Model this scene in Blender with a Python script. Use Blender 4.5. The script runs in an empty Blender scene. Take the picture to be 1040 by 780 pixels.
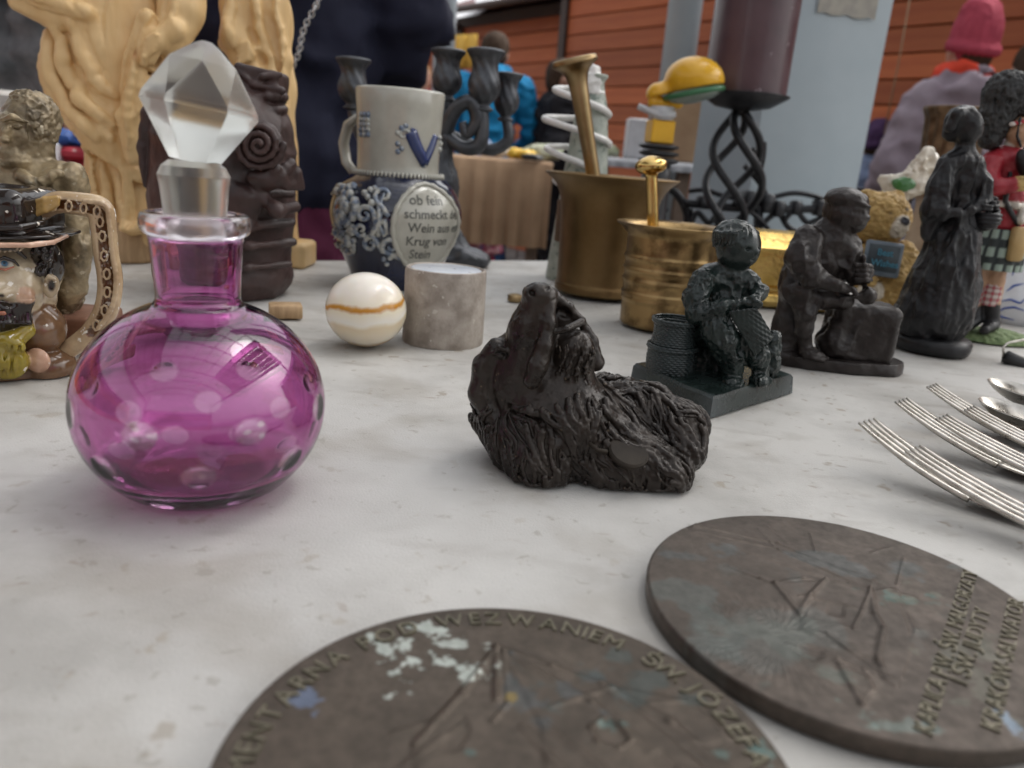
import bpy, math, random
import numpy as np
from mathutils import Vector, Matrix, Euler

random.seed(7)
RNG = np.random.RandomState(11)
sc = bpy.context.scene
COL = sc.collection
R = math.radians

# ------------------------------------------------------------------ camera
FPX, PITCH, ROLL = 785.0, R(16.4), R(4.6)
CAM = np.array((0.0, 0.0, 0.16))
FW = np.array((0, math.cos(PITCH), -math.sin(PITCH)))
U0 = np.array((0, math.sin(PITCH), math.cos(PITCH)))
R0 = np.array((1.0, 0, 0))
RT = math.cos(ROLL) * R0 + math.sin(ROLL) * U0
UP = math.cos(ROLL) * U0 - math.sin(ROLL) * R0
cd = bpy.data.cameras.new('camera')
cam = bpy.data.objects.new('camera', cd)
COL.objects.link(cam)
cam.matrix_world = Matrix(((RT[0], UP[0], -FW[0], CAM[0]), (RT[1], UP[1], -FW[1], CAM[1]),
                           (RT[2], UP[2], -FW[2], CAM[2]), (0, 0, 0, 1)))
cd.sensor_width = 36.0
cd.lens = FPX / 1040 * 36
cd.clip_start = 0.01
cd.clip_end = 500
cd.dof.use_dof = True
cd.dof.focus_distance = 0.47
cd.dof.aperture_fstop = 8.6
sc.camera = cam

# ------------------------------------------------------------------ light
wd = bpy.data.worlds.new('World')
sc.world = wd
wd.use_nodes = True
nt = wd.node_tree
nt.nodes.clear()
sky = nt.nodes.new('ShaderNodeTexSky')
sky.sky_type = 'NISHITA'
sky.sun_disc = False
sky.sun_elevation = R(52)
sky.sun_rotation = R(70)
sky.air_density = 1.5
sky.dust_density = 6.0
hs = nt.nodes.new('ShaderNodeHueSaturation')
hs.inputs['Saturation'].default_value = 0.17
bgn = nt.nodes.new('ShaderNodeBackground')
bgn.inputs['Strength'].default_value = 0.15
wo = nt.nodes.new('ShaderNodeOutputWorld')
nt.links.new(sky.outputs[0], hs.inputs['Color'])
nt.links.new(hs.outputs[0], bgn.inputs[0])
nt.links.new(bgn.outputs[0], wo.inputs[0])
sd = bpy.data.lights.new('sun', 'SUN')
sd.energy = 0.7
sd.angle = R(35)
sd.color = (1.0, 0.97, 0.93)
sun = bpy.data.objects.new('sun', sd)
COL.objects.link(sun)
az, el = R(70), R(52)          # from the right and slightly behind the things
sdir = Vector((math.sin(az) * math.cos(el), math.cos(az) * math.cos(el), math.sin(el)))
sun.rotation_euler = sdir.to_track_quat('Z', 'Y').to_euler()
sc.view_settings.view_transform = 'Standard'
sc.view_settings.look = 'None'
sc.view_settings.exposure = 1.0
sc.view_settings.gamma = 1.0
sc.cycles.max_bounces = 14
sc.cycles.transmission_bounces = 14
sc.cycles.caustics_refractive = True
sc.cycles.caustics_reflective = False

GROUND = -0.80

# ------------------------------------------------------------------ picture to place
def ray(px, py):
    return FW + (px - 520) / FPX * RT + (390 - py) / FPX * UP
def plane(px, py, z=0.0):
    r = ray(px, py)
    return CAM + r * ((z - CAM[2]) / r[2])
def at_y(px, py, Y):
    r = ray(px, py)
    return CAM + r * (Y / r[1])
def mpp(P):
    return float(np.dot(np.asarray(P) - CAM, FW)) / FPX

class Spot:
    """A standing place: B is the thing's base; calling it turns picture points into local metres."""
    def __init__(s, B):
        s.B = np.array(B, float)
        s.s = mpp(s.B)
    def __call__(s, px, py, d=0.0):
        return at_y(px, py, s.B[1] + d * s.s) - s.B
    def sc(s, P):
        return mpp(s.B + P)
def spot(px, py, z=0.0):
    return Spot(plane(px, py, z))
def spot_front(px, py, r, z=0.0):
    p = plane(px, py, z)
    h = p - CAM
    h[2] = 0
    h /= np.linalg.norm(h)
    return Spot(p + h * r * mpp(p))

# ------------------------------------------------------------------ objects
def tag(o, label=None, cat=None, group=None, kind=None):
    if label: o['label'] = label
    if cat: o['category'] = cat
    if group: o['group'] = group
    if kind: o['kind'] = kind
    return o
def thing(name, S, label, cat, group=None):
    o = bpy.data.objects.new(name, None)
    o.empty_display_size = 0.02
    COL.objects.link(o)
    o.location = S.B if isinstance(S, Spot) else S
    return tag(o, label, cat, group)
def link(name, me, parent=None, loc=None, mat=None):
    o = bpy.data.objects.new(name, me)
    COL.objects.link(o)
    if parent is not None: o.parent = parent
    if loc is not None: o.location = loc
    if mat is not None:
        me.materials.clear()
        me.materials.append(mat)
    return o
def copy_tree(o, parent=None):
    c = o.copy()
    COL.objects.link(c)
    c.parent = parent
    for ch in [x for x in bpy.data.objects if x.parent == o]:
        copy_tree(ch, c)
    return c
def mk(name, V, Fq, smooth=True, colors=None):
    """mesh from vertex array and a list/array of faces"""
    me = bpy.data.meshes.new(name)
    V = np.asarray(V, np.float32)
    if isinstance(Fq, np.ndarray):
        n, k = Fq.shape
        me.vertices.add(len(V)); me.vertices.foreach_set('co', V.ravel())
        me.loops.add(n * k); me.loops.foreach_set('vertex_index', Fq.astype(np.int32).ravel())
        me.polygons.add(n); me.polygons.foreach_set('loop_start', np.arange(0, n * k, k, dtype=np.int32))
        me.update(calc_edges=True)
    else:
        me.from_pydata([tuple(v) for v in V.tolist()], [], [tuple(f) for f in Fq])
    me.polygons.foreach_set('use_smooth', np.full(len(me.polygons), smooth))
    if colors is not None:
        a = me.color_attributes.new('Col', 'FLOAT_COLOR', 'POINT')
        c4 = np.ones((len(V), 4), np.float32)
        c4[:, :3] = colors
        a.data.foreach_set('color', c4.ravel())
    me.update()
    return me

class MB:
    """collects simple shapes into one mesh"""
    def __init__(s): s.v = []; s.f = []
    def add(s, V, Fs):
        b = len(s.v)
        s.v += [tuple(float(q) for q in v) for v in V]
        s.f += [tuple(i + b for i in f) for f in Fs]
        return s
    def box(s, c, h, rz=0.0, M=None, taper=1.0, bev=0.0):
        c = Vector(c); hx, hy, hz = h
        m = M if M is not None else Matrix.Rotation(rz, 3, 'Z')
        if bev <= 0:
            pts = [(sx * hx * (taper if sz > 0 else 1), sy * hy * (taper if sz > 0 else 1), sz * hz) for sz in (-1, 1) for sy in (-1, 1) for sx in (-1, 1)]
            return s.add([c + m @ Vector(p) for p in pts], [(0, 2, 3, 1), (4, 5, 7, 6), (0, 1, 5, 4), (2, 6, 7, 3), (0, 4, 6, 2), (1, 3, 7, 5)])
        b = bev
        rings = []
        for z, i in ((-hz, b), (-hz + b, 0), (hz - b, 0), (hz, b)):
            x, y = hx - i, hy - i
            q = b * 0.6
            rings.append([(x - q, -y, z), (x, -y + q, z), (x, y - q, z), (x - q, y, z), (-x + q, y, z), (-x, y - q, z), (-x, -y + q, z), (-x + q, -y, z)])
        V = [c + m @ Vector(p) for r_ in rings for p in r_]
        Fs = [tuple(range(7, -1, -1)), tuple(range(24, 32))]
        for k in range(3):
            for i in range(8):
                j = (i + 1) % 8
                Fs.append((k * 8 + i, k * 8 + j, k * 8 + 8 + j, k * 8 + 8 + i))
        return s.add(V, Fs)
    def tube(s, pts, rs, n=10, caps=True, flat=1.0, closed=False):
        pts = [Vector(p) for p in pts]
        if not hasattr(rs, '__len__'): rs = [rs] * len(pts)
        N = len(pts)
        up = None
        V = []
        for i, p in enumerate(pts):
            if closed: t = pts[(i + 1) % N] - pts[i - 1]
            else: t = pts[min(i + 1, N - 1)] - pts[max(i - 1, 0)]
            t.normalize()
            if up is None:
                up = Vector((0, 0, 1)) if abs(t.z) < 0.9 else Vector((0, 1, 0))
            x = t.cross(up)
            if x.length < 1e-6: x = t.orthogonal()
            x.normalize(); y = x.cross(t); y.normalize(); up = y
            for k in range(n):
                a = 2 * math.pi * k / n
                V.append(p + (x * math.cos(a) + y * math.sin(a) * flat) * rs[i])
        Fs = []
        for i in range(N if closed else N - 1):
            for k in range(n):
                a, b = i * n + k, i * n + (k + 1) % n
                c2, d2 = ((i + 1) % N) * n + (k + 1) % n, ((i + 1) % N) * n + k
                Fs.append((a, d2, c2, b))
        if caps and not closed:
            Fs.append(tuple(range(n)))
            Fs.append(tuple(reversed(range((N - 1) * n, N * n))))
        return s.add(V, Fs)
    def lathe(s, prof, c=(0, 0, 0), n=48, caps=True, fn=None, close=False):
        V = []
        for (r, z) in prof:
            for k in range(n):
                a = 2 * math.pi * k / n
                rr, zz = (r, z) if fn is None else fn(r, z, a)
                V.append((c[0] + rr * math.cos(a), c[1] + rr * math.sin(a), c[2] + zz))
        Fs = []
        m = len(prof)
        for i in range(m if close else m - 1):
            for k in range(n):
                a, b = i * n + k, i * n + (k + 1) % n
                j = (i + 1) % m
                Fs.append((a, b, j * n + (k + 1) % n, j * n + k))
        if caps and not close:
            Fs.append(tuple(reversed(range(n))))
            Fs.append(tuple(range((m - 1) * n, m * n)))
        return s.add(V, Fs)
    def ball(s, c, r, n=12, m=8, sq=(1, 1, 1)):
        V = [(c[0], c[1], c[2] - r * sq[2])]
        for i in range(1, m):
            t = -math.pi / 2 + math.pi * i / m
            for k in range(n):
                a = 2 * math.pi * k / n
                V.append((c[0] + r * sq[0] * math.cos(t) * math.cos(a), c[1] + r * sq[1] * math.cos(t) * math.sin(a), c[2] + r * sq[2] * math.sin(t)))
        V.append((c[0], c[1], c[2] + r * sq[2]))
        Fs = []
        for k in range(n):
            j = (k + 1) % n
            Fs.append((0, 1 + j, 1 + k))
            for i in range(m - 2):
                Fs.append((1 + i * n + k, 1 + i * n + j, 1 + (i + 1) * n + j, 1 + (i + 1) * n + k))
            Fs.append((1 + (m - 2) * n + k, 1 + (m - 2) * n + j, len(V) - 1))
        return s.add(V, Fs)
    def obj(s, name, mat, parent=None, smooth=True, loc=None, label=None):
        me = mk(name, s.v, s.f, smooth)
        o = link(name, me, parent, loc, mat)
        if smooth == 'auto' or smooth is True:
            pass
        if label: o['label'] = label
        return o
def sharp(o, deg=35):
    """mark edges above an angle sharp so that smooth shading keeps crisp corners"""
    import bmesh
    bm = bmesh.new(); bm.from_mesh(o.data)
    for e in bm.edges:
        if len(e.link_faces) == 2 and e.calc_face_angle(0) > R(deg): e.smooth = False
    bm.to_mesh(o.data); bm.free()
    return o

# ------------------------------------------------------------------ noise
_L = RNG.rand(32, 32, 32).astype(np.float32) * 2 - 1
def noise(P):
    P = np.asarray(P, np.float32)
    i = np.floor(P).astype(np.int32)
    f = P - i
    f = f * f * (3 - 2 * f)
    x0, y0, z0 = i[..., 0] & 31, i[..., 1] & 31, i[..., 2] & 31
    x1, y1, z1 = (x0 + 1) & 31, (y0 + 1) & 31, (z0 + 1) & 31
    u, v, w = f[..., 0], f[..., 1], f[..., 2]
    def L(a, b, t): return a + (b - a) * t
    return L(L(L(_L[x0, y0, z0], _L[x1, y0, z0], u), L(_L[x0, y1, z0], _L[x1, y1, z0], u), v),
             L(L(_L[x0, y0, z1], _L[x1, y0, z1], u), L(_L[x0, y1, z1], _L[x1, y1, z1], u), v), w)
def fbm(P, o=3):
    P = np.asarray(P, np.float32)
    t = 0; a = 1.0
    for k in range(o):
        t = t + a * noise(P + 7.3 * k); P = P * 2.03; a *= 0.5
    return t

# ------------------------------------------------------------------ sculpting on a distance field
class Sculpt:
    """Solid modelling: rounded solids blended in a distance field, then skinned with quads.
       Points are (px, py, d) through the Spot, radii in pixels at that point; with raw=True metres."""
    def __init__(s, S, vox, raw=False, k=3.0):
        s.S, s.vox, s.raw, s.k0 = S, vox, raw, k
        s.unit = 1.0 if raw else S.s
        s.ops = []
    def P(s, p):
        if isinstance(p[0], str): return np.array(p[1], float), s.S.s
        if s.raw: return np.array(p, float), 1.0
        q = s.S(*p)
        return q, s.S.sc(q)
    def ell(s, p, r, rot=(0, 0, 0), c=0, k=None, op=1):
        q, m = s.P(p)
        r = np.array(r if hasattr(r, '__len__') else (r, r, r), float) * m
        Mx = np.array(Euler([R(a) for a in rot]).to_matrix())
        s.ops.append(('e', q, r, Mx, c, (s.k0 if k is None else k) * s.unit, op, q - r.max(), q + r.max()))
        return s
    def box(s, p, h, rot=(0, 0, 0), rnd=1.0, c=0, k=None, op=1):
        q, m = s.P(p)
        h = np.array(h, float) * m
        Mx = np.array(Euler([R(a) for a in rot]).to_matrix())
        L = np.linalg.norm(h)
        s.ops.append(('b', q, (h, min(rnd * m, h.min() * .99)), Mx, c, (s.k0 if k is None else k) * s.unit, op, q - L, q + L))
        return s
    def cap(s, pts, rs, c=0, k=None, op=1, flat=None):
        if not hasattr(rs, '__len__'): rs = [rs] * len(pts)
        Q = [s.P(p) for p in pts]
        for i in range(len(pts) - 1):
            a, b = Q[i][0], Q[i + 1][0]
            ra, rb = rs[i] * Q[i][1], rs[i + 1] * Q[i + 1][1]
            lo = np.minimum(a - ra, b - rb); hi = np.maximum(a + ra, b + rb)
            s.ops.append(('c', a, (b, ra, rb), None, c, (s.k0 if k is None else k) * s.unit, op, lo, hi))
        return s
    def build(s, disp=None, palette=None, smooth_col=2, cut_z=None, relax=0):
        v = s.vox * s.unit
        pos = [o for o in s.ops if o[6] == 1]
        lo = np.min([o[7] for o in pos], 0) - 4 * v
        hi = np.max([o[8] for o in pos], 0) + 4 * v
        n = np.ceil((hi - lo) / v).astype(int) + 1
        D = np.full(n, 1e3, np.float32)
        C = np.zeros(n, np.uint8)
        ax = [lo[i] + v * np.arange(n[i], dtype=np.float32) for i in range(3)]
        ax = [a.astype(np.float32) for a in ax]
        for (t, q, r, Mx, c, k, op, l, h) in s.ops:
            k = max(k, 1e-9)
            mg = k + 3 * v
            i0 = np.maximum(np.floor((l - mg - lo) / v).astype(int), 0)
            i1 = np.minimum(np.ceil((h + mg - lo) / v).astype(int) + 1, n)
            if (i1 <= i0).any(): continue
            sl = tuple(slice(i0[j], i1[j]) for j in range(3))
            X = (ax[0][sl[0]] - np.float32(q[0]))[:, None, None]
            Y = (ax[1][sl[1]] - np.float32(q[1]))[None, :, None]
            Z = (ax[2][sl[2]] - np.float32(q[2]))[None, None, :]
            if t == 'c':
                b, ra, rb = r
                w = (b - q).astype(np.float32); L2 = max(float(w @ w), 1e-12)
                h_ = np.clip((X * w[0] + Y * w[1] + Z * w[2]) / L2, 0, 1)
                d = np.sqrt((X - h_ * w[0]) ** 2 + (Y - h_ * w[1]) ** 2 + (Z - h_ * w[2]) ** 2) - (ra + (rb - ra) * h_)
            else:
                m = Mx.astype(np.float32)
                x = X * m[0, 0] + Y * m[1, 0] + Z * m[2, 0]
                y = X * m[0, 1] + Y * m[1, 1] + Z * m[2, 1]
                z = X * m[0, 2] + Y * m[1, 2] + Z * m[2, 2]
                if t == 'e':
                    e = np.maximum(r, 1e-6)
                    k0 = np.sqrt((x / e[0]) ** 2 + (y / e[1]) ** 2 + (z / e[2]) ** 2)
                    k1 = np.sqrt((x / e[0] ** 2) ** 2 + (y / e[1] ** 2) ** 2 + (z / e[2] ** 2) ** 2)
                    d = k0 * (k0 - 1) / np.maximum(k1, 1e-9)
                else:
                    hh, rr = r
                    a = np.abs(x) - hh[0] + rr; b = np.abs(y) - hh[1] + rr; g = np.abs(z) - hh[2] + rr
                    d = np.sqrt(np.maximum(a, 0) ** 2 + np.maximum(b, 0) ** 2 + np.maximum(g, 0) ** 2) + np.minimum(np.maximum(a, np.maximum(b, g)), 0) - rr
            A = D[sl]
            if op == 1:
                cc = C[sl]; cc[d < A] = c
                hh = np.maximum(k - np.abs(A - d), 0) / k
                D[sl] = np.minimum(A, d) - hh * hh * k * 0.25
            elif op == -1:
                cc = C[sl]
                if c: cc[d < v] = c
                hh = np.maximum(k - np.abs(A + d), 0) / k
                D[sl] = np.maximum(A, -d) + hh * hh * k * 0.25
            else:                                   # paint only
                cc = C[sl]; cc[d < 0] = c
        if cut_z is not None:
            zz = ax[2][None, None, :]
            D = np.maximum(D, np.float32(cut_z) - zz)
        D[0] = D[-1] = 1; D[:, 0] = D[:, -1] = 1; D[:, :, 0] = D[:, :, -1] = 1
        I = D < 0
        S8 = sum(I[a:n[0] - 1 + a, b:n[1] - 1 + b, g:n[2] - 1 + g].astype(np.uint8) for a in (0, 1) for b in (0, 1) for g in (0, 1))
        cells = np.argwhere((S8 > 0) & (S8 < 8))
        ci, cj, ck = cells.T
        corner = {}
        for a in (0, 1):
            for b in (0, 1):
                for g in (0, 1):
                    corner[(a, b, g)] = np.clip(D[ci + a, cj + b, ck + g], -4 * v, 4 * v)
        acc = np.zeros((len(cells), 3), np.float32); cnt = np.zeros(len(cells), np.float32)
        for p0 in corner:
            for axx in range(3):
                if p0[axx]: continue
                p1 = list(p0); p1[axx] = 1; p1 = tuple(p1)
                d0, d1 = corner[p0], corner[p1]
                m = (d0 < 0) != (d1 < 0)
                t = np.where(m, d0 / np.where(m, d0 - d1, 1), 0)
                pt = np.zeros((len(cells), 3), np.float32)
                for j in range(3): pt[:, j] = p0[j]
                pt[:, axx] = t
                acc += pt * m[:, None]; cnt += m
        V = (cells + acc / cnt[:, None]) * v + lo
        idx = np.full(n, -1, np.int32)
        idx[ci, cj, ck] = np.arange(len(cells))
        quads = []
        for axx in range(3):
            sA = [slice(None)] * 3; sB = [slice(None)] * 3
            sA[axx] = slice(0, -1); sB[axx] = slice(1, None)
            a, b = I[tuple(sA)], I[tuple(sB)]
            e = np.argwhere(a != b)
            fl = a[tuple(e.T)]
            u, w = (axx + 1) % 3, (axx + 2) % 3
            def cell(du, dw):
                c2 = e.copy(); c2[:, u] -= du; c2[:, w] -= dw
                return idx[c2[:, 0], c2[:, 1], c2[:, 2]]
            q4 = np.stack([cell(1, 1), cell(0, 1), cell(0, 0), cell(1, 0)], 1)
            q4[~fl] = q4[~fl][:, ::-1]
            quads.append(q4)
        Q = np.concatenate(quads)
        Q = Q[(Q >= 0).all(1)]
        if relax: V = _relax(V, Q, relax)
        if disp is not None:
            N = vnormals(V, Q)
            V = V + N * disp(V / s.unit, N)[:, None] * s.unit
            if cut_z is not None: V[:, 2] = np.maximum(V[:, 2], cut_z)
        cols = None
        if palette is not None:
            pal = np.array(palette, np.float32)
            gi = np.clip(np.round((V - lo) / v).astype(int), 0, n - 1)
            cols = pal[np.minimum(C[gi[:, 0], gi[:, 1], gi[:, 2]], len(pal) - 1)]
            for _ in range(smooth_col):
                cols = _avg(cols, Q, len(V))
        s.V, s.Q, s.cols = V, Q, cols
        return s
    def obj(s, name, mat, parent=None, label=None, **kw):
        s.build(**kw)
        o = link(name, mk(name, s.V, s.Q, True, s.cols), parent, None, mat)
        if label: o['label'] = label
        return o
def _avg(A, Q, n):
    out = np.zeros((n, A.shape[1]), np.float64); w = np.zeros(n)
    m = A[Q].mean(1)
    for j in range(4):
        for ch in range(A.shape[1]):
            out[:, ch] += np.bincount(Q[:, j], m[:, ch], n)
        w += np.bincount(Q[:, j], minlength=n)
    return (out / np.maximum(w, 1)[:, None]).astype(np.float32)
def _relax(V, Q, it):
    for _ in range(it): V = _avg(V, Q, len(V))
    return V
def vnormals(V, Q):
    fn = np.cross(V[Q[:, 2]] - V[Q[:, 0]], V[Q[:, 3]] - V[Q[:, 1]])
    N = np.zeros((len(V), 3))
    for j in range(4):
        for ch in range(3):
            N[:, ch] += np.bincount(Q[:, j], fn[:, ch], len(V))
    return N / np.maximum(np.linalg.norm(N, axis=1), 1e-12)[:, None]

def drape(k, paths, depth=1.0):
    """lay raised folds and grooves along the front of what has been modelled so far"""
    k.build()
    V, N = k.V, vnormals(k.V, k.Q); u = k.unit
    F = np.where(N[:, 1] < 0.2)[0]
    def on(px, py):
        t = k.S(px, py, -20)
        d = np.hypot(V[F, 0] - t[0], V[F, 2] - t[2])
        c = F[np.argsort(d)[:14]]
        i = c[np.argmin(V[c, 1])]
        return V[i], N[i]
    for (pts, r_, sgn) in paths:
        P_ = []
        for a in range(len(pts) - 1):
            for t in np.linspace(0, 1, 5)[:-1]: P_.append(tuple(np.array(pts[a]) * (1 - t) + np.array(pts[a + 1]) * t))
        P_.append(pts[-1])
        Q_ = []
        for (x, y) in P_:
            v, n = on(x, y); Q_.append(('L', v + n * u * r_ * (0.25 if sgn > 0 else 0.35) * depth))
        m = len(Q_)
        k.cap(Q_, [r_ * (0.45 + 0.55 * math.sin(math.pi * (i + .5) / m)) for i in range(m)], k=r_ * .8 if sgn > 0 else r_ * .5, op=sgn)

# ------------------------------------------------------------------ materials
def M(name, col, col2=None, rough=0.5, metal=0.0, ns=40, det=6, bump=0.0, bs=200, attr=False, coat=0.0,
      lo=0.35, hi=0.65, rough2=None, speck=None, speck_s=300, speck_t=0.68, spec=0.5, aniso=None, wear=None, sheen=0.0, bdist=0.001, emis=None, vary=0.0, wr_=(0.56, 0.72)):
    m = bpy.data.materials.new(name)
    m.use_nodes = True
    T = m.node_tree; N = T.nodes; Lk = T.links
    b = N['Principled BSDF']
    b.inputs['Roughness'].default_value = rough
    b.inputs['Metallic'].default_value = metal
    b.inputs['Specular IOR Level'].default_value = spec
    b.inputs['Coat Weight'].default_value = coat
    b.inputs['Coat Roughness'].default_value = 0.08
    if sheen: b.inputs['Sheen Weight'].default_value = sheen
    tc = N.new('ShaderNodeTexCoord')
    vec = tc.outputs['Object']
    if aniso:
        mp = N.new('ShaderNodeMapping'); mp.inputs['Scale'].default_value = aniso
        Lk.new(vec, mp.inputs[0]); vec = mp.outputs[0]
    def rgb(c): return (c[0], c[1], c[2], 1)
    if attr:
        at = N.new('ShaderNodeVertexColor'); at.layer_name = 'Col'
        base = at.outputs[0]
    else:
        base = None
    nz = N.new('ShaderNodeTexNoise'); nz.inputs['Scale'].default_value = ns; nz.inputs['Detail'].default_value = det
    nz.inputs['Roughness'].default_value = 0.6
    Lk.new(vec, nz.inputs['Vector'])
    rp = N.new('ShaderNodeMapRange'); rp.inputs[1].default_value = lo; rp.inputs[2].default_value = hi
    Lk.new(nz.outputs[0], rp.inputs[0])
    def mix(f, a, b_, mode='MIX'):
        x = N.new('ShaderNodeMix'); x.data_type = 'RGBA'; x.blend_type = mode
        if hasattr(f, 'links') or hasattr(f, 'is_linked'): Lk.new(f, x.inputs[0])
        else: x.inputs[0].default_value = f
        for i, q in ((6, a), (7, b_)):
            if isinstance(q, tuple): x.inputs[i].default_value = rgb(q)
            else: Lk.new(q, x.inputs[i])
        return x.outputs[2]
    if attr:
        out = mix(rp.outputs[0], base, mix(1.0, base, tuple(col2 or (0.7, 0.7, 0.7)), 'MULTIPLY'))
    else:
        out = mix(rp.outputs[0], tuple(col), tuple(col2 or col))
    if speck:
        n2 = N.new('ShaderNodeTexNoise'); n2.inputs['Scale'].default_value = speck_s; n2.inputs['Detail'].default_value = 3
        Lk.new(tc.outputs['Object'], n2.inputs['Vector'])
        r2 = N.new('ShaderNodeMapRange'); r2.inputs[1].default_value = speck_t; r2.inputs[2].default_value = speck_t + 0.04
        Lk.new(n2.outputs[0], r2.inputs[0])
        out = mix(r2.outputs[0], out, tuple(speck))
    if wear:                                        # metal worn bright on its raised edges
        g = N.new('ShaderNodeNewGeometry')
        r3 = N.new('ShaderNodeMapRange'); r3.inputs[1].default_value = wr_[0]; r3.inputs[2].default_value = wr_[1]
        Lk.new(g.outputs['Pointiness'], r3.inputs[0])
        out = mix(r3.outputs[0], out, tuple(wear))
    if vary:
        oi = N.new('ShaderNodeObjectInfo'); r4 = N.new('ShaderNodeMapRange')
        r4.inputs[3].default_value = 1 - vary; r4.inputs[4].default_value = 1 + vary * .4
        Lk.new(oi.outputs['Random'], r4.inputs[0])
        h = N.new('ShaderNodeHueSaturation'); Lk.new(r4.outputs[0], h.inputs['Value']); Lk.new(out, h.inputs['Color'])
        out = h.outputs[0]
    Lk.new(out, b.inputs['Base Color'])
    if rough2 is not None:
        r5 = N.new('ShaderNodeMapRange'); r5.inputs[1].default_value = lo; r5.inputs[2].default_value = hi
        r5.inputs[3].default_value = rough; r5.inputs[4].default_value = rough2
        Lk.new(nz.outputs[0], r5.inputs[0]); Lk.new(r5.outputs[0], b.inputs['Roughness'])
    if bump:
        n3 = N.new('ShaderNodeTexNoise'); n3.inputs['Scale'].default_value = bs; n3.inputs['Detail'].default_value = 5
        Lk.new(vec, n3.inputs['Vector'])
        bp = N.new('ShaderNodeBump'); bp.inputs['Strength'].default_value = bump; bp.inputs['Distance'].default_value = bdist
        Lk.new(n3.outputs[0], bp.inputs['Height']); Lk.new(bp.outputs[0], b.inputs['Normal'])
    if emis:
        b.inputs['Emission Color'].default_value = rgb(emis[:3]); b.inputs['Emission Strength'].default_value = emis[3]
    return m
def glass(name, col, rough=0.0, ior=1.5):
    m = bpy.data.materials.new(name); m.use_nodes = True
    b = m.node_tree.nodes['Principled BSDF']
    b.inputs['Transmission Weight'].default_value = 1
    b.inputs['Base Color'].default_value = (*col, 1)
    b.inputs['Roughness'].default_value = rough
    b.inputs['IOR'].default_value = ior
    return m

# ------------------------------------------------------------------ lettering
def text_mesh(txt, size, depth=0.0, bold=0.0, align='CENTER', res=3):
    cu = bpy.data.curves.new('t', 'FONT')
    cu.body = txt; cu.size = size; cu.extrude = depth; cu.offset = bold
    cu.align_x = align; cu.resolution_u = res
    o = bpy.data.objects.new('t', cu)
    COL.objects.link(o)
    bpy.context.view_layer.update()
    dg = bpy.context.evaluated_depsgraph_get()
    me = bpy.data.meshes.new_from_object(o.evaluated_get(dg))
    V = np.zeros(len(me.vertices) * 3, np.float32); me.vertices.foreach_get('co', V)
    F_ = [tuple(p.vertices) for p in me.polygons]
    bpy.data.objects.remove(o); bpy.data.curves.remove(cu); bpy.data.meshes.remove(me)
    return V.reshape(-1, 3), F_

# ================================================================== SETTING
m_pave = M('paving', (0.10, 0.095, 0.09), (0.17, 0.165, 0.155), 0.8, ns=3, bump=0.4, bs=30, bdist=0.004)
mb = MB()
gx = [-60, 60]
mb.add([(-150, -60, GROUND), (150, -60, GROUND), (150, 240, GROUND), (-150, 240, GROUND)], [(0, 1, 2, 3)])
ground = mb.obj('ground', m_pave, smooth=False)
tag(ground, kind='structure')
slab_me = {}
m_slab = M('paving_slab', (0.13, 0.125, 0.12), (0.2, 0.19, 0.18), 0.8, ns=4, bump=0.3, bs=60, bdist=0.003, vary=0.25)
sb = MB().box((0, 0, 0), (0.245, 0.245, 0.02), bev=0.006)
slme = mk('paving_slab', sb.v, sb.f, False); slme.materials.append(m_slab)
for i in range(15):
    for j in range(15):
        o = link('paving_slab', slme, ground, (-3.3 + i * 0.5, 1.3 + j * 0.5, GROUND + 0.004 + random.uniform(-.002, .002)))

# --- the table and its cloth
P1, P2 = plane(300, 265), plane(545, 265)
tu = (P2 - P1); tu[2] = 0; tu /= np.linalg.norm(tu)
tv = np.array((tu[1], -tu[0], 0))                      # towards the camera
def tb(u, v, z=0.0): return P1 + u * tu + v * tv + np.array((0, 0, z))
m_cloth = M('cloth', (0.38, 0.365, 0.340), (0.54, 0.525, 0.495), 0.62, ns=7, det=10, lo=0.38, hi=0.58, bump=0.6, bs=900, rough2=0.5,
            bdist=0.0005, speck=(0.36, 0.32, 0.27), speck_s=48, speck_t=0.66)
T = m_cloth.node_tree
# rust-brown dirt in streaks and specks
def extra_stain(m, scale, lo_, hi_, col, amt=0.6, stretch=(1, 1, 1), rot=0.0):
    T = m.node_tree; N = T.nodes; b = N['Principled BSDF']
    src = b.inputs['Base Color'].links[0].from_socket
    tc = N.new('ShaderNodeTexCoord'); mp = N.new('ShaderNodeMapping')
    mp.inputs['Scale'].default_value = stretch; mp.inputs['Rotation'].default_value = (0, 0, rot)
    mp.inputs['Location'].default_value = (random.random() * 9, random.random() * 9, 0)
    n = N.new('ShaderNodeTexNoise'); n.inputs['Scale'].default_value = scale; n.inputs['Detail'].default_value = 7; n.inputs['Distortion'].default_value = 0.4
    r = N.new('ShaderNodeMapRange'); r.inputs[1].default_value = lo_; r.inputs[2].default_value = hi_; r.inputs[4].default_value = amt
    x = N.new('ShaderNodeMix'); x.data_type = 'RGBA'; x.inputs[7].default_value = (*col, 1)
    T.links.new(tc.outputs['Object'], mp.inputs[0]); T.links.new(mp.outputs[0], n.inputs['Vector']); T.links.new(n.outputs[0], r.inputs[0])
    T.links.new(r.outputs[0], x.inputs[0]); T.links.new(src, x.inputs[6]); T.links.new(x.outputs[2], b.inputs['Base Color'])
extra_stain(m_cloth, 16, 0.60, 0.72, (0.27, 0.24, 0.21), 0.55, (1, 2.4, 1), 0.7)
extra_stain(m_cloth, 60, 0.66, 0.72, (0.23, 0.15, 0.10), 0.45, (1, 1.6, 1), 0.3)
extra_stain(m_cloth, 4, 0.5, 0.62, (0.58, 0.57, 0.55), 0.6)
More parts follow.
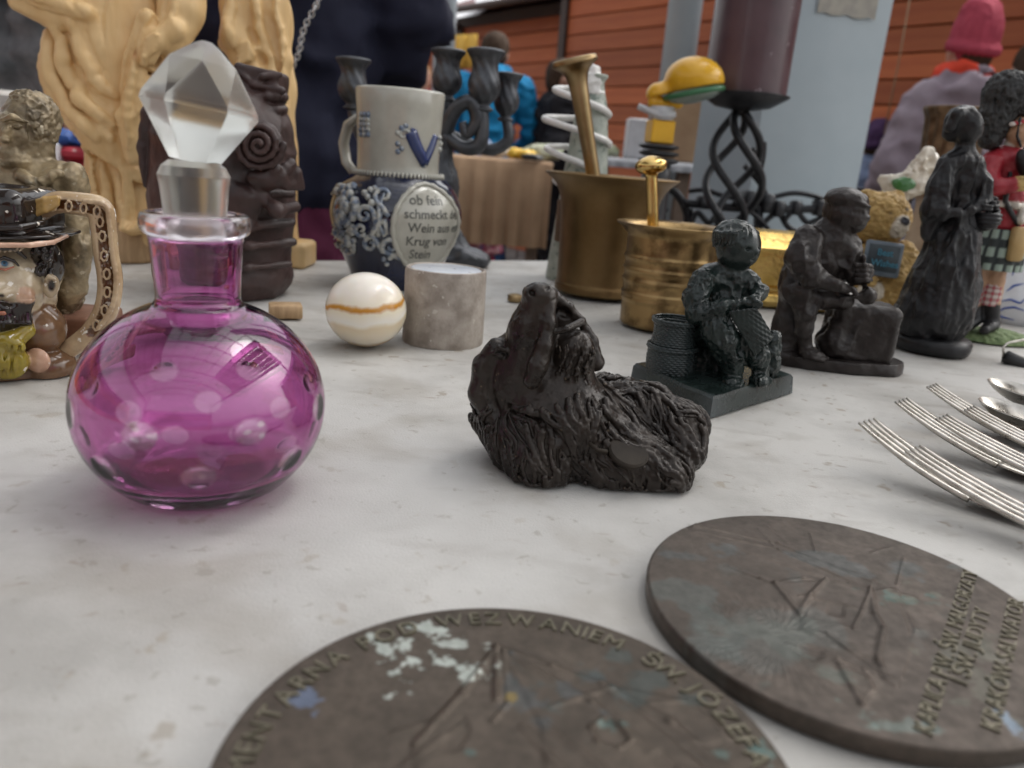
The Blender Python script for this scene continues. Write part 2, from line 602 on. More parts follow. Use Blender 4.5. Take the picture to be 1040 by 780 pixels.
extra_stain(m_cloth, 11, 0.54, 0.66, (0.34, 0.31, 0.27), 0.5, (1, 1.5, 1), 0.9)
extra_stain(m_cloth, 130, 0.64, 0.70, (0.25, 0.22, 0.18), 0.4)
us = np.concatenate([np.linspace(-1.3, -0.45, 40), np.linspace(-0.44, 0.75, 300), np.linspace(0.76, 1.5, 30)])
vs = np.concatenate([np.linspace(-0.012, 1.25, 330), np.linspace(1.26, 1.7, 16)])
UU, VV = np.meshgrid(us, vs, indexing='ij')
Pn = np.stack([UU, VV, UU * 0], -1)
zz = -np.abs(noise(Pn * (5, 9, 1) + 3)) * 0.0012 + noise(Pn * (22, 30, 1)) * 0.00035 - 0.0008
fold = np.exp(-((VV - 0.55 - 0.28 * UU) / 0.004) ** 2) * 0.0006 + np.exp(-((UU + VV * 0.5 - 0.42) / 0.005) ** 2) * 0.0005
zz = np.minimum(zz + fold, 0.0001)
G = P1 + UU[..., None] * tu + VV[..., None] * tv
G[..., 2] += zz
nu, nv = UU.shape
ids = np.arange(nu * nv).reshape(nu, nv)
Q = np.stack([ids[:-1, :-1], ids[:-1, 1:], ids[1:, 1:], ids[1:, :-1]], -1).reshape(-1, 4)
Vc = G.reshape(-1, 3)
# the far edge hangs over the table's edge
hang = []
edge = G[:, 0]
for k, (dv, dz) in enumerate([(0.003, -0.002), (0.005, -0.008), (0.006, -0.05), (0.007, -0.12)]):
    e = edge - tv * (dv + (0.006 * np.sin(us * 40) * (k > 1))[:, None]); e[:, 2] = dz
    hang.append(e)
base = len(Vc)
Vc = np.concatenate([Vc] + hang)
prev = ids[:, 0]
qs = [Q]
for k in range(4):
    cur = base + k * nu + np.arange(nu)
    qs.append(np.stack([cur[:-1], prev[:-1], prev[1:], cur[1:]], -1)); prev = cur
cloth = link('tablecloth', mk('tablecloth', Vc, np.concatenate(qs)), None, None, m_cloth)
tag(cloth, 'stained off-white tarpaulin cloth spread under all the bric-a-brac', 'tablecloth')
m_ply = M('plywood', (0.25, 0.17, 0.10), (0.35, 0.25, 0.15), 0.6, ns=8, aniso=(1, 12, 1))
m_steel = M('painted steel', (0.18, 0.19, 0.2), (0.24, 0.25, 0.26), 0.45, metal=0.4)
tabo = thing('market_table', tb(0, 0, GROUND), 'plywood trestle table under the stained white cloth', 'table')
rz = math.atan2(tu[1], tu[0])
tc_ = tb(0.1, 0.845, 0) - tabo.location
MB().box((tc_[0], tc_[1], -GROUND - 0.022), (1.4, 0.84, 0.014), rz).obj('tabletop', m_ply, tabo, False)
for (u, v) in ((-1.1, 0.1), (1.3, 0.1), (-1.1, 1.5), (1.3, 1.5)):
    q = tb(u, v, 0) - tabo.location
    MB().box((q[0], q[1], (-GROUND - 0.036) / 2), (0.02, 0.02, (-GROUND - 0.037) / 2), rz).obj('leg', m_steel, tabo, False)

# --- market cabins of red-brown boards
m_board = M('stained board', (0.42, 0.095, 0.030), (0.58, 0.165, 0.055), 0.6, ns=2.6, det=9, aniso=(1.2, 1, 10), lo=.3, hi=.7, bump=0.5, bs=10, bdist=0.006, vary=0.34)
m_dark = M('dark trim', (0.045, 0.03, 0.026), (0.07, 0.04, 0.03), 0.6)
m_snow = M('snow', (0.80, 0.80, 0.82), (0.86, 0.86, 0.87), 0.7, ns=6, bump=0.4, bs=20, bdist=0.01)
m_roof = M('roof sheet', (0.10, 0.035, 0.03), (0.16, 0.06, 0.05), 0.5)
wall_dir = Vector((1.83, -2.3, 0)).normalized()
w0 = Vector((-1.15, 9.0, 0))
wall_n = Vector((-wall_dir.y, wall_dir.x, 0))       # away from the camera side?
if wall_n.y < 0: wall_n = -wall_n
cab_label = ['red-brown boarded market cabin with snow on its roof, at the far left',
             'red-brown boarded market cabin behind the person in a blue jacket',
             'long red-brown boarded market cabin behind the grey posts and the pink beanie']
bh = 0.142
brd = MB().box((0, 0, 0), (0.5, 0.011, bh / 2 - 0.004), bev=0.005)
bme = mk('board', brd.v, brd.f, False); bme.materials.append(m_board)
def cabin(t0, t1, depth, h, set_back, lab):
    o0 = w0 + wall_dir * t0 + wall_n * set_back; o0.z = GROUND
    L = t1 - t0
    rt = thing('market_cabin', o0, lab, 'cabin', 'market cabins in a row')
    rt.rotation_euler = (0, 0, math.atan2(wall_dir.y, wall_dir.x))
    core = MB().box((L / 2, depth / 2 + 0.03, h / 2), (L / 2 - 0.02, depth / 2 - 0.02, h / 2 - 0.01)).obj('wall', m_dark, rt, False)
    nb = int(h / bh)
    seg = 2.4
    x = 0.06; cuts = []
    while x < L - 0.3:
        e = min(x + seg, L - 0.06); cuts.append((x, e)); x = e + 0.004
    for (a, b) in cuts:
        for i in range(nb):
            o = link('board', bme, core, ((a + b) / 2, 0.012, bh * (i + 0.5)))
            o.scale = ((b - a), 1, 1)
        MB().box((b + 0.002, -0.006, h / 2), (0.03, 0.01, h / 2)).obj('batten', m_board, core, False)
    for xx in (0.03, L - 0.03):
        MB().box((xx, 0.0, h / 2), (0.04, 0.03, h / 2)).obj('corner_post', m_dark, rt, False)
    MB().box((L / 2, -0.02, h - 0.04), (L / 2 + 0.02, 0.02, 0.05)).obj('fascia', m_dark, rt, False)
    r = MB()
    r.add([(-0.15, -0.35, h - 0.03), (L + 0.15, -0.35, h - 0.03), (L + 0.15, depth / 2, h + 0.75), (-0.15, depth / 2, h + 0.75), (L + 0.15, depth + 0.3, h - 0.03), (-0.15, depth + 0.3, h - 0.03),
           (-0.15, -0.35, h + 0.03), (L + 0.15, -0.35, h + 0.03), (L + 0.15, depth / 2, h + 0.81), (-0.15, depth / 2, h + 0.81), (L + 0.15, depth + 0.3, h + 0.03), (-0.15, depth + 0.3, h + 0.03)],
          [(0, 3, 2, 1), (3, 5, 4, 2), (6, 7, 8, 9), (9, 8, 10, 11), (0, 1, 7, 6), (5, 11, 10, 4), (0, 6, 9, 3), (3, 9, 11, 5), (1, 2, 8, 7), (2, 4, 10, 8)])
    ro = r.obj('roof', m_roof, rt, False)
    n = 60; V = []; Fs = []
    for i in range(n + 1):
        xx = -0.14 + (L + 0.28) * i / n
        for j in range(9):
            t = j / 8
            V.append((xx, -0.30 + 0.03 * math.sin(xx * 5) + (depth / 2 + 0.30) * t, h + 0.045 + 0.78 * t + (0.05 + 0.02 * math.sin(xx * 7 + j * 2)) * min(1, 4 * t + (0.2 if j else 0))))
    for i in range(n):
        for j in range(8):
            a = i * 9 + j; Fs.append((a, a + 9, a + 10, a + 1))
    link('snow', mk('snow', V, Fs), ro, None, m_snow)
    g = MB(); g.tube([(-0.15, -0.39, h + 0.0), (L + 0.15, -0.39, h - 0.02)], 0.035, 8)
    g.obj('gutter', m_dark, ro)
    return rt
cabin(-5.2, -0.1, 2.4, 2.28, 0.7, cab_label[0])
cabin(0.0, 2.05, 2.4, 2.34, 0.35, cab_label[1])
cabin(2.15, 9.5, 2.6, 2.70, 0.0, cab_label[2])

# --- posts
m_post = M('grey paint', (0.28, 0.33, 0.36), (0.34, 0.39, 0.42), 0.4, ns=3, bump=0.05, bs=30)
def post(px0, px1, py, Y, lab, square=False):
    a, b = at_y(px0, py, Y), at_y(px1, py, Y)
    c = (a + b) / 2; r = np.linalg.norm(b - a) / 2
    rt = thing('steel_post', (c[0], Y, GROUND), lab, 'post', 'grey steel roof posts')
    MB().lathe([(r, 0.02), (r, 4.4)], n=40).obj('shaft', m_post, rt)
    sharp(MB().lathe([(r * 1.7, 0.0), (r * 1.7, 0.025), (r * 1.02, 0.03)], n=40).obj('base_plate', m_post, rt))
    return rt
post(441, 463, 30, 6.0, 'thin grey round post left of the person in a blue jacket')
post(676, 710, 30, 4.0, 'grey round post behind the yellow lamp')
# the broad pillar: sheet-metal casing with a shaded narrow side and a wide side
m_post2 = M('pillar paint', (0.36, 0.43, 0.47), (0.42, 0.49, 0.53), 0.42, ns=5, det=3, lo=0.3, hi=0.7, bump=0.06, bs=14, bdist=0.003)
m_tape = M('old tape', (0.40, 0.38, 0.33), (0.30, 0.29, 0.26), 0.7, ns=40)
YP = 1.85
A = at_y(706, 150, YP + 0.13); Bc = at_y(768, 150, YP); D_ = at_y(878, 150, YP + 0.06)
pil = thing('broad_pillar', (Bc[0], YP, GROUND), 'broad pale blue-grey pillar behind the iron candle holder', 'pillar')
loc = np.array((Bc[0], YP, 0))
a2, b2, d2 = (A - loc)[:2], np.zeros(2), (D_ - loc)[:2]
sh = MB(); H_ = 4.4
poly = [a2, b2]
for k in range(0, 9):
    t = k / 8
    poly.append(b2 + (d2 - b2) * t + np.array((0, -0.012 * math.sin(math.pi * t))))
poly.append(d2 + (a2 - b2) + np.array((0.0, 0.12))); poly = [p for i, p in enumerate(poly) if i != 2]
n = len(poly)
V = [(p[0], p[1], z) for z in (0, H_) for p in poly]
sh.add(V, [(i, (i + 1) % n, n + (i + 1) % n, n + i) for i in range(n)] + [tuple(range(n, 2 * n)), tuple(reversed(range(n)))])
sharp(sh.obj('casing', m_post2, pil), 12)
t1, t2 = at_y(806, 6, YP + 0.02) - np.array(pil.location), at_y(862, 0, YP + 0.05) - np.array(pil.location)
zt = t1[2]
tp = MB()
for k in range(8):
    t0_, t1_ = k / 8, (k + 1) / 8
    q0 = b2 + (d2 - b2) * (0.32 + 0.52 * t0_); q1 = b2 + (d2 - b2) * (0.32 + 0.52 * t1_)
    tp.add([(q0[0], q0[1] - 0.016, zt - 0.012 + 0.003 * math.sin(k * 2)), (q1[0], q1[1] - 0.016, zt - 0.012 + 0.003 * math.sin(k * 2 + 2)), (q1[0], q1[1] - 0.016, zt + 0.03), (q0[0], q0[1] - 0.016, zt + 0.03)], [(0, 1, 2, 3)])
tp.obj('tape_remnant', m_tape, pil, False)

# --- the market roof overhead: arched rafters and purlins, with flank panels added to block skylight
m_beam = M('roof steel', (0.10, 0.11, 0.12), (0.14, 0.15, 0.16), 0.5, metal=0.3)
m_skyblock = M('sky block sheet', (0.45, 0.45, 0.44), (0.52, 0.52, 0.50), 0.6)
rt = thing('market_roof', (0, 0, 2.9), 'arched steel market roof with unseen panels added on both flanks to block skylight', 'roof')
RW, RH = 3.4, 1.5
for i in range(8):
    y = -6.0 + i * 1.25
    pts = []
    for k in range(17):
        a = math.pi * k / 16
        pts.append((-RW * math.cos(a), y, RH * math.sin(a)))
    MB().tube(pts, 0.05, 6).obj('rafter', m_beam, rt)
for k in range(1, 16):
    a = math.pi * k / 16
    MB().tube([(-RW * math.cos(a), -6.2, RH * math.sin(a) + 0.06), (-RW * math.cos(a), 3.0, RH * math.sin(a) + 0.06)], 0.022, 5).obj('purlin', m_beam, rt)
for ks in (range(0, 5), range(11, 16)):
    for k in ks:
        a, b = math.pi * (k + .04) / 16, math.pi * (k + .96) / 16
        p = [(-RW * math.cos(a), RH * math.sin(a) + .09), (-RW * math.cos(b), RH * math.sin(b) + .09)]
        V = [(p[0][0], -2.4, p[0][1]), (p[1][0], -2.4, p[1][1]), (p[1][0], 3.0, p[1][1]), (p[0][0], 3.0, p[0][1])]
        V += [(x, y, z + .012) for x, y, z in V]
        MB().add(V, [(0, 1, 2, 3), (7, 6, 5, 4), (0, 4, 5, 1), (1, 5, 6, 2), (2, 6, 7, 3), (3, 7, 4, 0)]).obj('sky_block_panel', m_skyblock, rt, False)
for x in (-RW - .05, RW + .05):
    MB().box((x, -1.6, -0.05), (0.06, 4.6, 0.10)).obj('eaves_beam', m_beam, rt, False)
    for y in (-6.0, 2.75):
        MB().box((x, y, (GROUND - 2.9 - 0.15) / 2), (0.07, 0.07, (2.9 - GROUND - 0.15) / 2)).obj('roof_post', m_beam, rt, False)
# unseen cabins, added behind and left of the camera to block low sky
def sky_block_cabin(x, y, rzd, L, lab):
    rt = thing('market_cabin', (x, y, GROUND), lab, 'cabin', 'market cabins in a row')
    rt.rotation_euler = (0, 0, R(rzd))
    c = MB().box((L / 2, 1.2, 1.3), (L / 2, 1.15, 1.3)).obj('wall', m_board, rt, False)
    MB().box((L / 2, 0.03, 1.45), (L / 2 - .5, 0.03, 0.5)).obj('hatch', m_dark, c, False)
    MB().add([(-.1, -.3, 2.62), (L + .1, -.3, 2.62), (L + .1, 1.2, 3.3), (-.1, 1.2, 3.3), (L + .1, 2.6, 2.62), (-.1, 2.6, 2.62)], [(0, 1, 2, 3), (3, 2, 4, 5), (0, 5, 4, 1), (0, 3, 5), (1, 4, 2)]).obj('roof', m_roof, rt, False)
sky_block_cabin(4.0, -6.8, 180, 8.0, 'board cabin added behind the camera, out of view, to block low sky')
sky_block_cabin(-5.2, -5.5, 90, 9.0, 'board cabin added along the left, out of view, to block low sky')

# ================================================================== TURNED AND CAST THINGS ON THE TABLE
def prof_from(S, pts, cx=None):
    """(radius px, py) pairs along the thing's upright axis -> (radius m, z m)"""
    out = []
    for r, py in pts:
        # find z on the axis that shows at picture row py
        lo_, hi_ = -0.3, 1.2
        for _ in range(40):
            z = (lo_ + hi_) / 2
            P = S.B + np.array((0, 0, z)) - CAM
            y = 390 - np.dot(P, UP) / np.dot(P, FW) * FPX
            if y > py: lo_ = z
            else: hi_ = z
        out.append((r * S.sc(np.array((0, 0, z))), z))
    return out
def smooth_prof(p, n=6):
    """Catmull-Rom through a profile"""
    p = [np.array(q, float) for q in p]
    o = []
    for i in range(len(p) - 1):
        a = p[max(i - 1, 0)]; b = p[i]; c = p[i + 1]; d = p[min(i + 2, len(p) - 1)]
        for k in range(n):
            t = k / n
            o.append(tuple(0.5 * ((2 * b) + (c - a) * t + (2 * a - 5 * b + 4 * c - d) * t * t + (3 * b - a - 3 * c + d) * t ** 3)))
    o.append(tuple(p[-1]))
    return o
def hitter(S, prof):
    """first point where the view through (px,py) meets a turned body; returns local points"""
    pr = np.array(prof); zs, rs = pr[:, 1], pr[:, 0]
    rmax = rs.max()
    def hit(px, py, off=0.0):
        px = np.atleast_1d(np.asarray(px, float)); py = np.atleast_1d(np.asarray(py, float))
        r = FW + ((px - 520) / FPX)[:, None] * RT + ((390 - py) / FPX)[:, None] * UP
        t0 = (S.B[1] - rmax * 1.3 - CAM[1]) / r[:, 1]; t1 = (S.B[1] - CAM[1]) / r[:, 1]
        out = np.zeros((len(px), 3)); done = np.zeros(len(px), bool)
        best = None; bd = np.full(len(px), 1e9)
        for k in range(240):
            t = t0 + (t1 - t0) * k / 239
            P = CAM + r * t[:, None] - S.B
            rr = np.interp(P[:, 2], zs, rs)
            d = np.hypot(P[:, 0], P[:, 1]) - rr
            m = (~done) & (d < 0)
            out[m] = P[m]; done |= m
            c = (~done) & (d < bd)
            bd[c] = d[c]
            if best is None: best = P.copy()
            best[c] = P[c]
        out[~done] = best[~done]
        rr = np.interp(out[:, 2], zs, rs); h = np.maximum(np.hypot(out[:, 0], out[:, 1]), 1e-9)
        out[:, 0] *= (rr + off) / h; out[:, 1] *= (rr + off) / h
        return out
    return hit

# --- the purple decanter
S = spot(209, 491)
bot = thing('decanter', S, 'purple cut-glass decanter with a clear faceted stopper, left foreground', 'decanter')
outer = [(0, 491), (58, 491.0), (68, 489)]
a_, b_, yc = 121.0, 103.0, 405.0
for k in range(1, 30):
    t = -1.0 + 2.18 * k / 29
    yy = yc - b_ * math.sin(t)
    rr = a_ * math.cos(t)
    if yy > 487 or rr < 44: continue
    outer.append((rr, yy))
outer += [(43.0, 307), (40.5, 301), (41.5, 285), (43.5, 262), (46, 240), (50, 237), (53, 232), (53.5, 224), (51.5, 217.5), (48, 216)]
inner = [(40, 216), (39.5, 222), (39, 250), (36.5, 285), (35, 303), (38, 310)]
for k in range(28, 0, -1):
    t = -1.0 + 2.12 * k / 29
    yy = yc + 1 - (b_ - 6) * math.sin(t); rr = (a_ - 3.5) * math.cos(t)
    if yy < 315 or yy > 466: continue
    inner.append((rr, yy))
inner += [(66, 473), (25, 477), (0, 477.5)]
po = smooth_prof(prof_from(S, outer[1:]), 3); pi_ = smooth_prof(prof_from(S, inner[:-1]), 3)
prof = po + pi_
n = 288
zlip = prof_from(S, [(1, 238.5)])[0][1]
zs_ = prof_from(S, [(1, 402), (1, 440), (1, 472)])
dots = []
zs_0 = zs_[2][1] * 1.3
s0 = S.s
for row, (zz_, off, ax_, ay_) in enumerate(((zs_[0][1] * 1.0, -3, 11.5, 8.5), (zs_[1][1], 20, 11.5, 8.8), (zs_[2][1], -3, 11, 8))):
    for k in range(8):
        dots.append((R(off + 45 * k - 90), zz_, ax_ * S.s * 1.28, ay_ * S.s * 1.4))
V = []; C_ = []; nout = len(po)
pv = np.array(prof)
ang = 2 * np.pi * np.arange(n) / n
purple = np.array((0.61, 0.16, 0.48)); pale = np.array((0.97, 0.90, 0.95))
for i, (r, z) in enumerate(prof):
    rr = np.full(n, r); cc = np.tile(purple, (n, 1))
    if i < nout:
        cc = cc * (0.86 + 0.14 * fbm(np.stack([np.cos(ang) * 2, np.sin(ang) * 2, np.full(n, z * 30)], 1), 2))[:, None]
        lowt = max(0.0, min(1.0, (zs_0 - z) / (0.6 * zs_0))); cc = cc * np.array((1, 1 - .35 * lowt, 1 - .22 * lowt))
    if z > zlip: cc[:] = (0.93, 0.88, 0.94)
    if i >= nout: cc[:] = (0.97, 0.9, 0.97) if z > 0 else cc
    if i < nout:
        for (ta, dz, da, db) in dots:
            dx = (np.angle(np.exp(1j * (ang - ta)))) * max(r, 1e-4)
            q = (dx / da) ** 2 + ((z - dz) / db) ** 2
            m = np.clip((1.12 - q) / 0.3, 0, 1)
            cc = cc * (1 - m[:, None]) + pale * m[:, None]
            rr = rr - np.clip(1 - q, 0, 1) * 1.9 * s0 - 0
    V.append(np.stack([rr * np.cos(ang), rr * np.sin(ang), np.full(n, z)], 1)); C_.append(cc)
V = np.concatenate(V); C_ = np.concatenate(C_)
m_ = len(prof)
i_ = np.arange(m_ - 1)[:, None] * n; k_ = np.arange(n)[None, :]; k2 = (k_ + 1) % n
Q = np.stack([i_ + k_, i_ + k2, i_ + n + k2, i_ + n + k_], -1).reshape(-1, 4)
# close bottom and inner bottom with centre fans
V = np.concatenate([V, [[0, 0, prof[0][1]], [0, 0, prof[-1][1]]]]); C_ = np.concatenate([C_, [purple, (1, 1, 1)]])
cb, ct = m_ * n, m_ * n + 1
f = [tuple(q) for q in Q.tolist()] + [((k + 1) % n, k, cb) for k in range(n)] + [((m_ - 1) * n + k, (m_ - 1) * n + (k + 1) % n, ct) for k in range(n)]
m_gl = glass('purple flashed glass', (0.6, 0.1, 0.5), 0.0, 1.6)
Tn = m_gl.node_tree; at = Tn.nodes.new('ShaderNodeVertexColor'); at.layer_name = 'Col'
Tn.links.new(at.outputs[0], Tn.nodes['Principled BSDF'].inputs['Base Color'])
me = mk('body', V, f, True, C_)
me.materials.append(m_gl)
m_gl2 = glass('clear inner glass', (0.97, 0.90, 0.96), 0.0, 1.6); me.materials.append(m_gl2)
nq = (m_ - 1) * n
mi_ = np.zeros(len(me.polygons), np.int32); mi_[(nout) * n:nq] = 1; mi_[nq + n:] = 1
me.polygons.foreach_set('material_index', mi_)
sg = Tn.nodes.new('ShaderNodeSeparateColor'); Tn.links.new(at.outputs[0], sg.inputs[0])
rg_ = Tn.nodes.new('ShaderNodeMapRange'); rg_.inputs[1].default_value = 0.5; rg_.inputs[2].default_value = 0.88; rg_.inputs[4].default_value = 0.16
Tn.links.new(sg.outputs[1], rg_.inputs[0]); Tn.links.new(rg_.outputs[0], Tn.nodes['Principled BSDF'].inputs['Roughness'])
link('body', me, bot)
# stopper: ground plug with a faceted head
m_clear = glass('clear glass', (0.88, 0.89, 0.84), 0.30, 1.42)
st = MB()
ps = prof_from(S, [(26, 238), (30.5, 214), (33, 190), (35, 178), (31, 169), (24, 163.5), (25.5, 160.5)])
# the wedge ring of the plug is round, the head has eight facets
plug = MB(); plug.lathe(ps[:6], n=40)
heads = prof_from(S, [(24, 164), (27, 159), (57, 110), (56, 103), (36, 62), (14, 44), (5, 39), (0.5, 38.5)])
hd = MB()
c0 = Vector((0, 0, heads[0][1]))
def facet(r, z, a): return r, z
NF = 6
Vh = []; Fh = []
tw = [0.2] * 8
for j, (r, z) in enumerate(heads):
    nn = NF
    for k in range(nn):
        a = 2 * math.pi * (k + 0.5 * (j in (4, 5))) / nn + 0.32
        Vh.append((r * math.cos(a), r * math.sin(a), z))
for j in range(len(heads) - 1):
    for k in range(NF):
        a, b = j * NF + k, j * NF + (k + 1) % NF
        c, d = b + NF, a + NF
        if j in (3,): Fh += [(a, b, d), (b, (j + 1) * NF + (k + 1) % NF, d)] if True else []
        elif j == 5: Fh += [(a, b, c), (a, c, d)]
        else: Fh.append((a, b, c, d))
Fh.append(tuple(reversed(range(NF)))); Fh.append(tuple(range((len(heads) - 1) * NF, len(heads) * NF)))
hd.add(Vh, Fh)
tilt = Matrix.Rotation(R(7), 3, 'Y') @ Matrix.Rotation(R(-3), 3, 'X')
for lst in (hd.v,):
    for i, v in enumerate(lst):
        w = tilt @ (Vector(v) - c0) + c0 + Vector((0.0004, 0, 0)); lst[i] = tuple(w)
stp = sharp(plug.obj('stopper', m_clear, bot), 25)
hd.obj('faceted_head', m_clear, stp, False)

# --- onyx ball
S = spot_front(371, 354.5, 14)
m_onyx = bpy.data.materials.new('onyx'); m_onyx.use_nodes = True
T = m_onyx.node_tree; N = T.nodes; b = N['Principled BSDF']
tc = N.new('ShaderNodeTexCoord'); mp = N.new('ShaderNodeMapping'); mp.inputs['Rotation'].default_value = (R(-8), R(5), 0)
nz = N.new('ShaderNodeTexNoise'); nz.inputs['Scale'].default_value = 30; nz.inputs['Detail'].default_value = 5
sx = N.new('ShaderNodeSeparateXYZ'); ma = N.new('ShaderNodeMath'); ma.operation = 'MULTIPLY_ADD'; ma.inputs[1].default_value = 0.016
rp = N.new('ShaderNodeMapRange'); rp.inputs[1].default_value = 0.0; rp.inputs[2].default_value = 0.072
cr = N.new('ShaderNodeValToRGB')
els = [(0.0, (0.55, 0.42, 0.25)), (0.12, (0.75, 0.66, 0.5)), (0.2, (0.5, 0.34, 0.18)), (0.27, (0.8, 0.74, 0.62)), (0.45, (0.72, 0.6, 0.42)), (0.5, (0.82, 0.78, 0.7)),
       (0.60, (0.78, 0.70, 0.55)), (0.635, (0.50, 0.22, 0.03)), (0.66, (0.55, 0.27, 0.05)), (0.69, (0.80, 0.72, 0.58)), (0.8, (0.82, 0.75, 0.66)), (1.0, (0.84, 0.8, 0.72))]
while len(cr.color_ramp.elements) < len(els): cr.color_ramp.elements.new(0.5)
for e, (p_, c_) in zip(cr.color_ramp.elements, els): e.position = p_; e.color = (*c_, 1)
T.links.new(tc.outputs['Object'], mp.inputs[0]); T.links.new(mp.outputs[0], sx.inputs[0]); T.links.new(mp.outputs[0], nz.inputs['Vector'])
T.links.new(nz.outputs[0], ma.inputs[0]); T.links.new(sx.outputs[2], ma.inputs[2]); T.links.new(ma.outputs[0], rp.inputs[0]); T.links.new(rp.outputs[0], cr.inputs[0])
T.links.new(cr.outputs[0], b.inputs['Base Color']); b.inputs['Roughness'].default_value = 0.16; b.inputs['Subsurface Weight'].default_value = 0.25
b.inputs['Subsurface Radius'].default_value = (0.006, 0.004, 0.002)
r = 40 * S.s
o = MB().ball((0, 0, 0.93 * r), r, 56, 36, (1, 1, 0.93)).obj('onyx_ball', m_onyx)
o.location = S.B
tag(o, 'cream onyx ball with an orange vein, beside the stone cylinder', 'ball')

# --- stone cylinder
S = spot_front(449, 354, 40.5)
m_stone = M('taupe stone', (0.25, 0.21, 0.175), (0.42, 0.37, 0.32), 0.6, ns=55, det=9, lo=0.36, hi=0.62, bump=0.5, bs=300, speck=(0.5, 0.46, 0.40), speck_s=120, speck_t=0.66)
m_ston2 = M('milky lid', (0.50, 0.54, 0.60), (0.60, 0.62, 0.65), 0.25, ns=60, speck=(0.3, 0.28, 0.26), speck_s=200, speck_t=0.66)
o = thing('stone_pot', S, 'round taupe stone pot with a milky top, beside the onyx ball', 'stone pot')
p = prof_from(S, [(39, 347.5), (40.5, 345), (40.6, 310), (41, 276), (40, 272.5), (38, 271.8), (36.5, 273.5), (36, 278)])
def wob(r, z, a): return r * (1 + 0.010 * math.sin(2 * a + 1) + 0.006 * math.sin(5 * a)) + 0.0002 * math.sin(z * 700 + a * 3), z
MB().lathe(p, n=64, fn=wob).obj('body', m_stone, o)
MB().lathe(prof_from(S, [(35.5, 276), (35.5, 273.3), (34, 272.6), (1, 272.2)]), n=48, fn=wob).obj('lid', m_ston2, o)
sharp(o.children[0]) if o.children else None

# --- brass mortars and pestles
def brass(name, c1, c2, rough, ns=30, **k): return M(name, c1, c2, rough, metal=1.0, ns=ns, det=8, bump=0.12, bs=120, bdist=0.0008, **k)
m_brass1 = brass('old brass', (0.15, 0.095, 0.040), (0.25, 0.165, 0.080), 0.42, 14, rough2=0.5)
m_brass2 = brass('stained brass', (0.17, 0.11, 0.050), (0.38, 0.26, 0.12), 0.32, 42, rough2=0.4, lo=0.40, hi=0.56)
m_brass3 = brass('polished brass', (0.55, 0.36, 0.11), (0.75, 0.54, 0.22), 0.22, 40)
m_brass4 = brass('pale brass', (0.27, 0.19, 0.095), (0.36, 0.26, 0.14), 0.38, 40)
S1 = spot_front(608, 307, 45)
mo = thing('brass_mortar', S1, 'large plain flared brass mortar with its tall pestle leaning left', 'mortar')
P1_ = prof_from(S1, [(45, 296), (46.5, 294.5), (46.5, 288), (45.5, 285), (46, 260), (47.5, 230), (49.5, 208), (53, 196), (59, 187), (67, 180.5), (68, 179), (66, 178.6), (58, 184), (49, 196), (44, 215), (41, 280), (20, 286)])
MB().lathe(smooth_prof(P1_, 3), n=72).obj('body', m_brass1, mo)
S2 = spot_front(671, 339, 42)
mo2 = thing('brass_mortar', S2, 'smaller ringed and blotched brass mortar with a mushroom-topped pestle', 'mortar')
rg = []
for y in range(328, 238, -2):
    base = 43 + (328 - y) / 90 * 3.5
    bump_ = sum(1.9 * math.exp(-((y - q) / 1.7) ** 2) for q in (303, 298, 285, 274, 262))
    rg.append((base + bump_, y))
P2_ = prof_from(S2, [(41, 330)] + rg + [(50, 237), (54, 232.5), (58.5, 229.6), (59, 228.4), (57, 228), (50, 231), (44, 240), (42, 320), (20, 324)])
b2_ = MB().lathe(P2_, n=80).obj('body', m_brass2, mo2)
h2 = hitter(S2, P2_)
lug = [h2(658, y, 2.2 * S2.s * q)[0] for y, q in ((268, .4), (271, 1.2), (276, 1.5), (281, 1.2), (285, .4))]
MB().tube(lug, [2.4 * S2.s, 3.4 * S2.s, 3.6 * S2.s, 3.4 * S2.s, 2.4 * S2.s], 10).obj('lug', m_steel, mo2)
def pestle(Sx, top, bottom, dtop, prof, lab, mat):
    """a turned rod standing in the mortar: prof (t along rod, radius px)"""
    A = Sx(bottom[0], bottom[1], bottom[2]); B = Sx(top[0], top[1], dtop)
    ax_ = B - A; L = np.linalg.norm(ax_); m = mpp(Sx.B + B)
    o = MB()
    o.lathe(smooth_prof([(r * m, t * L) for t, r in prof], 4), n=40)
    ob = o.obj('pestle', mat)
    ob.location = Sx.B + A
    ob.rotation_euler = Vector(ax_).to_track_quat('Z', 'Y').to_euler()
    tag(ob, lab, 'pestle')
    return ob
pestle(S1, (583, 59), (618, 272, 10), -4, [(0, 12), (0.05, 14), (0.12, 10), (0.3, 7.5), (0.6, 7.8), (0.82, 9.2), (0.9, 10.5), (0.945, 14.5), (0.972, 22.5), (0.985, 23.5), (1.0, 22), (1.001, 17), (0.992, 14), (1.0, 4)],
       'tall brass pestle with a flared flat top, leaning in the large mortar', m_brass4)
pestle(S2, (661, 158), (666, 318, 6), 2, [(0, 10), (0.05, 11.5), (0.14, 7), (0.4, 6), (0.8, 6.2), (0.885, 6.6), (0.90, 12), (0.93, 16.2), (0.96, 15.5), (0.985, 10), (1.0, 3)],
       'short polished brass pestle with a mushroom top, in the ringed mortar', m_brass3)

